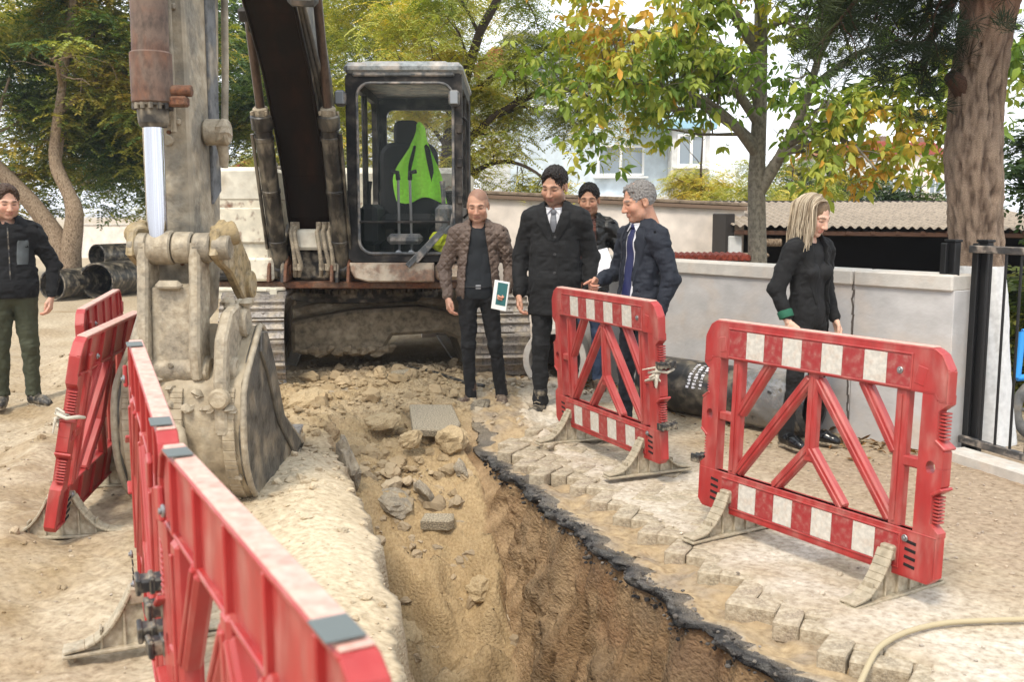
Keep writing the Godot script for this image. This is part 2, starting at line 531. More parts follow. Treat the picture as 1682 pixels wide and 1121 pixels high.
	mat("bucket_side", C(104, 102, 96), 0.5, {"scale": 0.9, "metal": 0.3, "tex": "blotch", "mud": "mud_tan", "mask": "mask_few", "bump": 0.6})
	mat("lens", C(128, 132, 134), 0.2, {"spec": 0.8})
	var gd := StandardMaterial3D.new()
	gd.resource_name = "glass_dusty"
	gd.albedo_color = Color(0.6, 0.66, 0.64, 0.015)
	gd.metallic_specular = 0.12
	gd.roughness = 0.03
	gd.transparency = BaseMaterial3D.TRANSPARENCY_ALPHA
	M.glass_dusty = gd
	# people
	mat("skin", Color.WHITE, 0.55, {"vc": true, "spec": 0.4})
	M.skin.subsurf_scatter_enabled = true
	M.skin.subsurf_scatter_strength = 0.12
	mat("hair", Color.WHITE, 0.6, {"vc": true, "spec": 0.4})
	T.quilt = quilt_tex()
	T.plaid = plaid_tex()
	mat("quilt", C(104, 86, 74), 0.62, {"scale": 8.0, "bump": 1.1, "bumptex": "quilt", "tex": "soft", "sheen": 0.2})
	mat("tee_dark", C(34, 38, 42), 0.9, {"scale": 12.0, "tex": "weave"})
	mat("jeans_black", C(20, 20, 22), 0.85, {"scale": 12.0, "tex": "weave"})
	mat("jeans_blue", C(70, 88, 120), 0.85, {"scale": 12.0, "tex": "weave"})
	mat("boot_brown", C(92, 70, 60), 0.75, {"scale": 6.0, "tex": "blotch", "mud": "mud_tan", "mask": "mask_few"})
	mat("boot_black", C(34, 33, 32), 0.6, {"scale": 6.0, "tex": "blotch", "mud": "mud_tan", "mask": "mask_few"})
	mat("boot_shiny", C(18, 18, 19), 0.2)
	mat("shoe_black", C(28, 27, 27), 0.5, {"scale": 6.0, "mud": "mud_tan", "mask": "mask_few"})
	mat("sole", C(40, 36, 32), 0.9, {"scale": 6.0, "mud": "mud_tan", "mask": "mask_mud"})
	mat("coat_black", C(13, 13, 14), 0.85, {"scale": 14.0, "tex": "weave", "sheen": 0.1})
	mat("shirt_white", C(222, 222, 226), 0.8, {"scale": 14.0, "tex": "soft"})
	mat("tie_grey", C(120, 122, 128), 0.6, {"scale": 14.0, "tex": "weave"})
	mat("tie_blue", C(26, 34, 88), 0.55, {"scale": 14.0, "tex": "weave"})
	mat("trousers_black", C(14, 14, 15), 0.85, {"scale": 12.0, "tex": "weave"})
	mat("leather_black", C(24, 23, 22), 0.45, {"scale": 6.0, "tex": "blotch", "bump": 0.2})
	mat("plaid", Color.WHITE, 0.85, {"scale": 5.0, "tex": "plaid"})
	mat("suit_navy", C(25, 32, 46), 0.8, {"scale": 14.0, "tex": "weave", "sheen": 0.1})
	mat("blazer_black", C(11, 11, 12), 0.85, {"scale": 14.0, "tex": "weave", "sheen": 0.08})
	mat("top_black", C(20, 20, 22), 0.8, {"scale": 14.0, "tex": "weave"})
	mat("fleece_black", C(14, 15, 18), 0.95, {"scale": 10.0, "tex": "weave", "sheen": 0.15})
	mat("panel_grey", C(88, 94, 96), 0.7, {"scale": 10.0, "tex": "weave"})
	mat("olive", C(74, 78, 58), 0.85, {"scale": 12.0, "tex": "weave"})
	mat("cuff_green", C(40, 112, 84), 0.8, {"scale": 20.0, "tex": "blotch"})
	mat("button", C(60, 58, 58), 0.4)
	mat("paper", C(232, 230, 234), 0.7)
	mat("note_white", C(225, 225, 220), 0.6)
	mat("note_teal", C(32, 92, 92), 0.5)
	# plants
	mat("leaf", Color.WHITE, 0.55, {"vc": true, "spec": 0.35, "back": Color(0.8, 0.85, 0.5)})
	mat("needles", Color.WHITE, 0.6, {"vc": true, "spec": 0.3})
	mat("bark_pale", C(176, 158, 134), 0.9, {"scale": 1.5, "tex": "bark", "bump": 1.5, "sy": 0.4})
	mat("bark_dark", C(86, 74, 62), 0.9, {"scale": 3.0, "tex": "bark", "sy": 0.4})
	mat("bark_grey", C(150, 142, 126), 0.9, {"scale": 3.0, "tex": "blotch", "bump": 0.8, "sy": 0.6})
	mat("bark_pine", Color.WHITE, 0.95, {"vc": true, "scale": 4.0, "tex": "grit", "bump": 1.2})
	mat("bark_pine_dark", C(92, 66, 50), 0.95, {"scale": 4.0, "tex": "bark"})
	mat("lime_white", C(228, 228, 226), 0.9, {"scale": 3.0, "tex": "soft"})
	# town
	mat("render_grey", C(200, 198, 196), 0.9, {"scale": 0.9, "tex": "soft", "mud": "mud_dust", "mask": "mask_few", "bump": 0.3})
	mat("render_cream", C(244, 232, 220), 0.9, {"scale": 0.6, "tex": "soft"})
	mat("render_white", C(224, 224, 222), 0.9, {"scale": 0.6, "tex": "soft"})
	mat("render_blue", C(216, 228, 236), 0.9, {"scale": 0.5, "tex": "soft"})
	mat("band_blue", C(150, 190, 208), 0.8)
	mat("render_brown", C(120, 100, 84), 0.9)
	mat("roof_edge", C(150, 132, 112), 0.9, {"scale": 1.0, "tex": "blotch"})
	mat("concrete_light", C(208, 203, 194), 0.9, {"scale": 1.6, "tex": "soft", "bump": 0.3, "mud": "mud_dust", "mask": "mask_few"})
	mat("crack_dark", C(92, 84, 78), 0.95)
	mat("tile_red", C(176, 78, 56), 0.85, {"scale": 2.5, "tex": "blotch"})
	mat("sheet_dusty", C(168, 152, 132), 0.85, {"scale": 1.5, "tex": "blotch"})
	mat("wood_dark", C(84, 58, 44), 0.9)
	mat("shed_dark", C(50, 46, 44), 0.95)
	mat("frame_white", C(232, 232, 230), 0.5)
	mat("curtain", C(206, 204, 200), 0.9)
	mat("gate_black", C(18, 19, 21), 0.5, {"scale": 3.0, "tex": "blotch"})
	mat("gate_grey", C(66, 66, 66), 0.55, {"scale": 3.0, "tex": "blotch", "mud": "mud_dust", "mask": "mask_few"})
	mat("blue_paint", C(40, 140, 214), 0.45)
	mat("pipe_black", C(34, 34, 36), 0.4, {"scale": 2.0, "tex": "blotch", "mud": "mud_tan", "mask": "mask_few"})
	var wg := StandardMaterial3D.new()
	wg.resource_name = "window_glass"
	wg.albedo_color = C(120, 132, 140)
	wg.roughness = 0.08
	wg.metallic_specular = 0.8
	M.window_glass = wg
	var wr := StandardMaterial3D.new()
	wr.resource_name = "wrap"
	wr.albedo_color = Color(0.9, 0.9, 0.9, 0.16)
	wr.roughness = 0.12
	wr.metallic_specular = 0.9
	wr.transparency = BaseMaterial3D.TRANSPARENCY_ALPHA
	wr.cull_mode = BaseMaterial3D.CULL_DISABLED
	M.wrap = wr

func quilt_tex() -> ImageTexture:
	# stitched lozenges, read as relief
	var n := 128
	var im := Image.create(n, n, false, Image.FORMAT_RGB8)
	for y in n:
		for x in n:
			var a := fposmod((x + y) / float(n) * 2.0, 1.0); var b := fposmod((x - y) / float(n) * 2.0, 1.0)
			var d := minf(minf(a, 1 - a), minf(b, 1 - b))
			im.set_pixel(x, y, g1(clampf(sqrt(d * 2.0), 0, 1)))
	return ImageTexture.create_from_image(im)
func plaid_tex() -> ImageTexture:
	var n := 96
	var im := Image.create(n, n, false, Image.FORMAT_RGB8)
	for y in n:
		for x in n:
			var c := C(112, 66, 54)
			if x % 48 < 18: c = c.lerp(C(40, 32, 34), 0.55)
			if y % 48 < 18: c = c.lerp(C(40, 32, 34), 0.55)
			if x % 48 in [30, 31] or y % 48 in [30, 31]: c = c.lerp(C(190, 160, 140), 0.6)
			im.set_pixel(x, y, c)
	return ImageTexture.create_from_image(im)

# ---------------------------------------------------------------- ground and trench
const EDGE_R := [[0.3, 2.15], [2.0, 1.42], [2.6, 1.16], [3.29, 0.89], [3.43, 0.79], [3.71, 0.66], [4.25, 0.5], [4.77, 0.3], [5.3, 0.14], [5.67, 0.03], [6.0, -0.1], [6.34, -0.2], [6.8, -0.28], [7.5, -0.3]]
const EDGE_L := [[0.3, 0.45], [1.5, 0.06], [2.84, -0.31], [3.2, -0.37], [3.64, -0.45], [4.22, -0.58], [4.78, -0.74], [5.51, -0.95], [6.0, -1.1], [6.6, -1.25], [7.5, -1.4]]
const DEEP := [[4.4, 1.38], [4.9, 1.25], [5.3, 0.98], [5.7, 0.62], [6.0, 0.36], [6.3, 0.2], [6.7, 0.07], [7.0, 0.0]]
var na := fnoise(101, 0.55, 4)
var nb := fnoise(102, 3.0, 4)
var nc := fnoise(103, 11.0, 3)
var nd := fnoise(104, 5.0, 3, FastNoiseLite.TYPE_CELLULAR)
var nf := fnoise(105, 34.0, 2)

func edge_r(d: float) -> float: return lerp_table(EDGE_R, d) + nb.get_noise_2d(d * 1.3, 7.0) * 0.06
func edge_l(d: float) -> float: return lerp_table(EDGE_L, d) + nb.get_noise_2d(d * 0.8, 37.0) * 0.05 + nc.get_noise_2d(d * 0.6, 31.0) * 0.03 + nc.get_noise_2d(d * 1.9, 33.0) * 0.014
func bump(x: float, z: float, cx: float, cz: float, rx: float, rz: float) -> float:
	var a := (x - cx) / rx; var b := (z - cz) / rz
	return exp(-(a * a + b * b))

func ground_y(x: float, d: float) -> float:
	# height of the walked-on ground outside the trench
	var z := d
	var left := smoothstep(0.6, -0.6, x - lerp_table(EDGE_R, d))
	var y := na.get_noise_2d(x, z) * 0.05 * lerpf(0.35, 1.0, left)
	y += nb.get_noise_2d(x, z) * lerpf(0.006, 0.018, left)
	var churn := smoothstep(0.3, 0.0, absf(x + 1.0) - 1.3) * smoothstep(5.9, 6.8, d) * smoothstep(10.5, 9.0, d)
	churn = maxf(churn, 0.55 * smoothstep(0.55, 0.1, absf(x - edge_l(d) + 0.45)) * smoothstep(7.4, 6.6, d) * smoothstep(3.9, 5.4, d))
	y += nc.get_noise_2d(x, z) * lerpf(0.004, 0.03, maxf(churn, left * 0.07))
	y += churn * (0.03 - nd.get_noise_2d(x * 1.3, z * 1.3) * 0.06 - nd.get_noise_2d(x * 3.1 + 9, z * 3.1) * 0.02)
	y += 0.09 * bump(x, d, -0.95, 7.9, 0.75, 0.7) + 0.06 * bump(x, d, -1.45, 6.6, 0.4, 0.4)
	if left > 0.0:
		var el := lerp_table(EDGE_L, d)
		var lip := smoothstep(6.4, 5.6, d) * smoothstep(1.2, 2.6, d)
		y *= 1.0 - 0.5 * lip * exp(-pow((x - el + 0.3) / 0.45, 2.0))
		y += lip * 0.09 * exp(-pow((x - el + 0.26) / 0.30, 2.0))
		# ruts on the left-hand track
		var w := x + 0.33 * d
		y += 0.05 * sin(w * 5.0 + na.get_noise_2d(z, x) * 3.0) * smoothstep(-1.6, -2.6, x) * smoothstep(16.0, 9.0, d)
	y += nf.get_noise_2d(x, z) * 0.004
	# the tracks of the excavator and people press it flat; far ground is level
	y *= smoothstep(60.0, 12.0, d) * 0.8 + 0.2
	return y

func soil_color(x: float, d: float) -> Color:
	var tan_ := CL(188, 171, 145)
	var pale := CL(214, 199, 173)
	var brown := CL(158, 135, 100)
	var white := CL(224, 216, 202)
	var c := tan_
	var k := na.get_noise_2d(x * 1.7 + 40, d * 1.7) * 0.5 + nb.get_noise_2d(x, d + 30) * 0.35
	c = c.lerp(brown, clampf(k * 1.5 + (0.22 if x < lerp_table(EDGE_R, d) and d < 8.0 else 0.0), 0, 0.85))
	c = c.lerp(pale, clampf(-k * 1.2, 0, 0.7))
	if x < lerp_table(EDGE_R, d):
		var el := lerp_table(EDGE_L, d)
		c = c.lerp(CL(230, 214, 184), 0.75 * exp(-pow((x - el + 0.25) / 0.35, 2.0)) * smoothstep(6.3, 5.0, d))
		c = c.lerp(CL(192, 168, 128), 0.6 * smoothstep(0.2, 0.0, absf(x + 0.8) - 1.1) * smoothstep(5.8, 6.6, d) * smoothstep(9.5, 8.0, d))
	else:
		var q := x - lerp_table(EDGE_R, d)
		c = c.lerp(white, clampf(0.75 * exp(-pow((q - 0.75) / 0.5, 2.0)) * (0.7 + nb.get_noise_2d(x * 0.7, d * 0.7 + 9)), 0, 0.85))
		c = c.lerp(CL(176, 156, 134), 0.8 * smoothstep(1.15, 1.9, q + nb.get_noise_2d(x, d) * 0.3) * smoothstep(7.0, 5.5, d))
	c = c * (1.0 + nf.get_noise_2d(x * 1.7, d * 1.7) * 0.12)
	c.a = 1.0
	return c

class Grid:
	# rows x columns of points; smooth normals over the whole sheet
	var cols: int
	var p := PackedVector3Array()
	var c := PackedColorArray()
	var n := PackedVector3Array()
	func normals() -> void:
		var rows := p.size() / cols
		n.resize(p.size())
		for r in rows:
			var r0 := maxi(r - 1, 0) * cols
			var r1 := mini(r + 1, rows - 1) * cols
			for k in cols:
				var k0 := maxi(k - 1, 0)
				var k1 := mini(k + 1, cols - 1)
				var a := p[r * cols + k1] - p[r * cols + k0]
				var b := p[r1 + k] - p[r0 + k]
				var q := a.cross(b)
				n[r * cols + k] = q.normalized() if q.length_squared() > 1e-14 else Vector3.UP
	func part(a: int, b: int, r0 := 0, r1 := -1) -> MB:
		var m := MB.new()
		var rows := p.size() / cols
		if r1 < 0: r1 = rows - 1
		for r in range(r0, r1 + 1):
			m.v.append_array(p.slice(r * cols + a, r * cols + b + 1))
			m.n.append_array(n.slice(r * cols + a, r * cols + b + 1))
			m.c.append_array(c.slice(r * cols + a, r * cols + b + 1))
		var w := b - a + 1
		for r in r1 - r0:
			for k in w - 1:
				var o := r * w + k
				m.i.append_array(PackedInt32Array([o, o + w, o + 1, o + 1, o + w, o + w + 1]))
		return m

func build_ground() -> void:
	var rows: Array[float] = []
	var d := -6.0
	while d < 0.6: rows.append(d); d += 0.5
	while d < 2.4: rows.append(d); d += 0.07
	while d < 7.2: rows.append(d); d += 0.024
	while d < 9.5: rows.append(d); d += 0.04
	var st := 0.06
	while d < 60: rows.append(d); d += st; st *= 1.07
	for q in [80.0, 120.0, 180.0, 260.0, 400.0]: rows.append(q)
	var out: Array[float] = [0.0]
	var q := 0.0
	st = 0.026
	while q < 60.0:
		q += st
		out.append(q)
		if q > 1.9: st *= 1.09
	for k in [90.0, 140.0, 220.0, 400.0]: out.append(k)
	var nl := out.size()
	var g := Grid.new()
	var wl := 16; var fl := 26; var wr := 46; var asp := 9; var led := 13; var stp := 3
	g.cols = nl + wl + fl + wr + asp + led + stp + nl
	g.p.resize(rows.size() * g.cols)
	g.c.resize(rows.size() * g.cols)
	var at := 0
	q = 0.0
	var wallc := CL(146, 120, 90); var wallc2 := CL(178, 152, 118); var wallred := CL(144, 110, 82); var wallgrey := CL(120, 106, 88)
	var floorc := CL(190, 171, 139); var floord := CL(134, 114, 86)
	var black := CL(54, 53, 54); var blackd := CL(142, 138, 132)
	for r in rows.size():
		d = rows[r]
		var xl := edge_l(d) if d < 9 else lerp_table(EDGE_L, d)
		var xr := edge_r(d) if d < 9 else lerp_table(EDGE_R, d)
		var dep := lerp_table(DEEP, d)
		var e := smoothstep(6.75, 6.2, d)
		var yl := ground_y(xl, d)
		var yr := ground_y(xr + 0.3, d)
		# left ground, from far left to the lip
		for k in nl:
			var x := xl - out[nl - 1 - k]
			g.p[at] = Vector3(x, ground_y(x, d), -d)
			g.c[at] = soil_color(x, d)
			at += 1
		# left wall
		var fxl := xl + 0.06 + 0.06 * dep
		var fxr := xr - 0.05 - 0.10 * dep
		var rub := smoothstep(4.6, 5.6, d) * smoothstep(8.5, 7.0, d)
		for k in wl:
			var t := (k + 1.0) / wl
			var y := lerpf(yl, -dep + 0.1, t)
			var x := lerpf(xl, fxl, t) + (nb.get_noise_2d(d * 1.2, y * 2 + 5) * 0.07 + nc.get_noise_2d(d, y) * 0.02) * minf(t * 3, 1)
			g.p[at] = Vector3(x, y, -d)
			g.c[at] = soil_color(xl, d).lerp(wallc2, minf(t * 2.5, 1.0)).lerp(floorc, t * 0.6).lerp(soil_color(x, d), smoothstep(6.3, 7.1, d))
			at += 1
		for k in fl:
			var t := (k + 1.0) / (fl + 1)
			var x := lerpf(fxl, fxr, t)
			var y := -dep + 0.1 * pow(absf(t * 2 - 1), 3.0) + minf(dep, 1.0) * (nb.get_noise_2d(x * 0.6, d * 0.9 + 11.0) * 0.10 - nd.get_noise_2d(x * 0.9, d * 0.9 + 5.0) * 0.05) + nb.get_noise_2d(x * 1.1, d * 1.1) * 0.07 * minf(dep * 2 + 0.3, 1) + nc.get_noise_2d(x, d) * lerpf(0.012, 0.03, rub) - rub * nd.get_noise_2d(x * 1.4, d * 1.4) * 0.05
			y += 0.12 * smoothstep(0.3, 0.75, nb.get_noise_2d(x * 0.8 + 3, d * 0.8) + 0.5) * smoothstep(3.0, 5.0, d) * minf(dep, 1)
			g.p[at] = Vector3(x, y + nf.get_noise_2d(x, d) * 0.005, -d)
			var f := clampf(0.5 + nb.get_noise_2d(x * 1.5, d * 1.5 + 60) * 0.9, 0, 1)
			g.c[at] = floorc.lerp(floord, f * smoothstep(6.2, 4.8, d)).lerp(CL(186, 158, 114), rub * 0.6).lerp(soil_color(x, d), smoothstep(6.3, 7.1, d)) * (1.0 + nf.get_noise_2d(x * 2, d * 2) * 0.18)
			at += 1
		for k in wr:
			var t := (k + 1.0) / wr
			var top := lerpf(yr, -0.092 - 0.03 * nb.get_noise_2d(d * 1.9, 64.0), e)
			var y := lerpf(-dep + 0.1, top, t)
			var x := lerpf(fxr, xr + 0.02, t)
			var rough := sin(PI * minf(t * 1.05, 1.0)) * minf(dep * 1.5, 1.0)
			var big := nb.get_noise_3d(d * 0.75, y * 0.6, 3.0)
			var streak := nb.get_noise_3d(d * 1.6 + y * 0.5, y * 0.25, 9.0)
			x += rough * (big * 0.10 + streak * 0.06 + nc.get_noise_3d(d, y * 0.6, 0.0) * 0.03 - nd.get_noise_3d(d * 1.1, y * 1.1, 2.0) * 0.03 + nf.get_noise_3d(d, y, 1.0) * 0.008)
			g.p[at] = Vector3(x, y, -d)
			var c := wallc.lerp(wallc2, clampf(0.5 + streak * 1.3, 0, 1))
			c = c.lerp(wallred, clampf(nb.get_noise_3d(d * 0.5, y * 0.9, 20.0) * 1.4, 0, 0.7) * smoothstep(0.3, 0.8, t))
			c = c.lerp(wallgrey, clampf(-big * 1.5, 0, 0.5))
			c = c * (1.0 + nc.get_noise_3d(d * 1.5, y * 1.5, 30.0) * 0.3)
			c.a = 1
			g.c[at] = c.lerp(soil_color(x, d), maxf(smoothstep(6.3, 7.0, d), (1 - e) * smoothstep(0.3, 1.0, t)))
			at += 1
		for k in asp:
			# broken edge of the old asphalt: face, lip, top
			var t := (k + 1.0) / asp
			var face := minf(t / 0.55, 1.0)
			var topk := maxf((t - 0.55) / 0.45, 0.0)
			var x := xr - 0.012 * sin(PI * face) + 0.075 * topk * (1.0 + nc.get_noise_2d(d * 1.2, 4.0)) + nc.get_noise_3d(d * 0.7, face * 0.12, 7.0) * 0.035 + nf.get_noise_3d(d * 0.9, face * 0.1, 7.0) * 0.014
			var y := lerpf(lerpf(-0.092 - 0.03 * nb.get_noise_2d(d * 1.9, 64.0), -0.045, face), -0.055, topk) + nc.get_noise_3d(d * 0.7, topk * 0.1, 17.0) * 0.014 + nb.get_noise_2d(d * 1.5, 71.0) * 0.03 * (1.0 - absf(face * 2.0 - 1.0) * 0.5)
			g.p[at] = Vector3(x, lerpf(yr, y, e), -d)
			var bc := black.lerp(blackd, clampf(nc.get_noise_3d(d * 1.2, t * 0.25, 27.0) * 1.3 + 0.15 + 0.35 * face + topk * 0.6, 0, 1)) * (1.0 + nf.get_noise_3d(d * 1.5, t, 2.0) * 0.5)
			bc.a = 1
			g.c[at] = bc.lerp(soil_color(x, d), maxf(1 - e, topk * 0.7))
			at += 1
		var x0 := xr + 0.075
		var x1 := xr + 0.36 + nb.get_noise_2d(d * 1.6, 55.0) * 0.08
		for k in led:
			var t := (k + 1.0) / led
			var x := lerpf(x0, x1, t)
			var y := -0.05 - 0.018 * sin(PI * minf(t * 1.2, 1.0)) + nc.get_noise_2d(x, d) * 0.018 + nb.get_noise_2d(x, d) * 0.02
			g.p[at] = Vector3(x, lerpf(ground_y(x, d), y, e), -d)
			var lc := CL(186, 164, 130).lerp(CL(150, 140, 128), clampf(nb.get_noise_2d(x * 1.4, d * 1.4) + 0.2, 0, 0.7)) * (1.0 + nf.get_noise_2d(x * 2, d * 2) * 0.18)
			lc.a = 1
			g.c[at] = lc
			at += 1
		for k in stp:
			var t := (k + 1.0) / stp
			var x := x1 + 0.05 * t + nc.get_noise_2d(d * 0.7, 44.0) * 0.02
			g.p[at] = Vector3(x, lerpf(ground_y(x, d), lerpf(-0.06, yr - 0.004, t), e), -d)
			g.c[at] = soil_color(x, d)
			at += 1
		for k in nl:
			var x := x1 + 0.06 + out[k]
			g.p[at] = Vector3(x, ground_y(x, d), -d)
			g.c[at] = soil_color(x, d)
			at += 1
	for k in g.p.size():
		var q3 := g.p[k]
		var w := smoothstep(6.7, 7.3, -q3.z)
		if w > 0.0:
			q3.y = lerpf(q3.y, ground_y(q3.x, -q3.z), w)
			g.p[k] = q3
	g.normals()
	var a := nl - 1
	var m: Material = M.soil
	var gl := struct("ground", g.part(0, a), m)
	gl.set_meta("label", "sandy trampled ground left of the trench")
	var tr := struct("trench", g.part(a, a + wl + fl + wr), M.clay)
	tr.set_meta("label", "deep narrow trench dug in brown clay soil")
	var b := a + wl + fl + wr
	var ra := 0
	var rb := rows.size() - 1
	for r in rows.size():
		if rows[r] < 6.75: rb = r
	var asl := struct("asphalt_layer", g.part(b, b + asp, ra, rb), M.asphalt)
	asl.set_meta("label", "broken black asphalt edge along the right lip of the trench")
	struct("ground", g.part(b, b + asp, rb), m)
	var gr := struct("ground", g.part(b + asp, g.cols - 1), m)
	gr.set_meta("label", "dusty pale ground and bedding sand right of the trench")

# ---- paving stones left standing along the trench, herringbone laid at an angle
func paver_mesh(sd: int) -> ArrayMesh:
	var rr := RandomNumberGenerator.new(); rr.seed = sd
	var m := MB.new()
	var g := rr.randf_range(0.85, 1.08)
	m.col = Color(g, g * rr.randf_range(0.95, 1.0), g * rr.randf_range(0.9, 0.98))
	m.box(Transform3D.IDENTITY, Vector3(0.196, 0.08, 0.096), 0.006)
	return m.mesh(M.paver)

func build_pavers() -> void:
	var paving := thing("paving", "", "", Vector3.ZERO)
	paving.set_meta("kind", "structure")
	paving.set_meta("label", "dusty grey concrete paving left standing beside the trench")
	var kinds := []
	for k in 6: kinds.append(paver_mesh(50 + k))
	var rr := RandomNumberGenerator.new(); rr.seed = 12
	var ang := deg_to_rad(64.0)
	var bas := Basis(Vector3.UP, ang)
	# herringbone: cells of 0.1; bricks 2x1 in steps of (1,1)
	var made := 0
	for row in range(-60, 60):
		for k in range(-60, 60):
			for o in 2:
				# herringbone of 2 x 1 bricks: each step goes (1,1); rows step (2,-2)
				var cx := k + row * 2.0
				var cz := k - row * 2.0
				var px: float
				var pz: float
				if o == 0: px = cx + 1.0; pz = cz + 0.5
				else: px = cx + 0.5; pz = cz + 2.0
				var p := bas * Vector3(px * 0.1, 0, pz * 0.1) + Vector3(0.9, 0, -5.0)
				var d := -p.z
				if d < 2.9 or d > 7.3: continue
				var qd := p.x - lerp_table(EDGE_R, d)
				if d > 6.7: qd = p.x - 0.0
				var lim := 0.27 + nb.get_noise_2d(d * 0.9, 90.0) * 0.07
				if d > 5.6: lim -= 0.12
				if qd < lim: continue
				var far_in := qd - lim
				# the field shows through near the middle barrier; elsewhere only the first stones at the edge
				var field := smoothstep(4.4, 5.0, d) * smoothstep(7.3, 6.8, d) * smoothstep(1.05, 0.8, qd)
				if far_in > 0.30 and field < 0.3: continue
				var base := ground_y(p.x, d)
				if far_in < 0.2: base *= 0.3
				var top := -0.008 + rr.randf_range(-0.004, 0.004)
				if far_in < 0.13: top = rr.randf_range(-0.008, 0.004)
				elif far_in < 0.30: top = rr.randf_range(-0.014, -0.002)
				else: top = rr.randf_range(-0.006, 0.007)
				var b2 := bas * Basis(Vector3.UP, (PI / 2 if o == 1 else 0.0) + rr.randf_range(-0.02, 0.02))
				if far_in < 0.12:
					b2 = Basis(Vector3.UP, rr.randf_range(-0.09, 0.09)) * Basis(Vector3(1, 0, 0.3).normalized(), rr.randf_range(-0.06, 0.06)) * b2
				put("paving_stone", kinds[rr.randi() % 6], paving, Transform3D(b2, Vector3(p.x, base + top - 0.04, p.z)))
				made += 1
	print("pavers ", made)

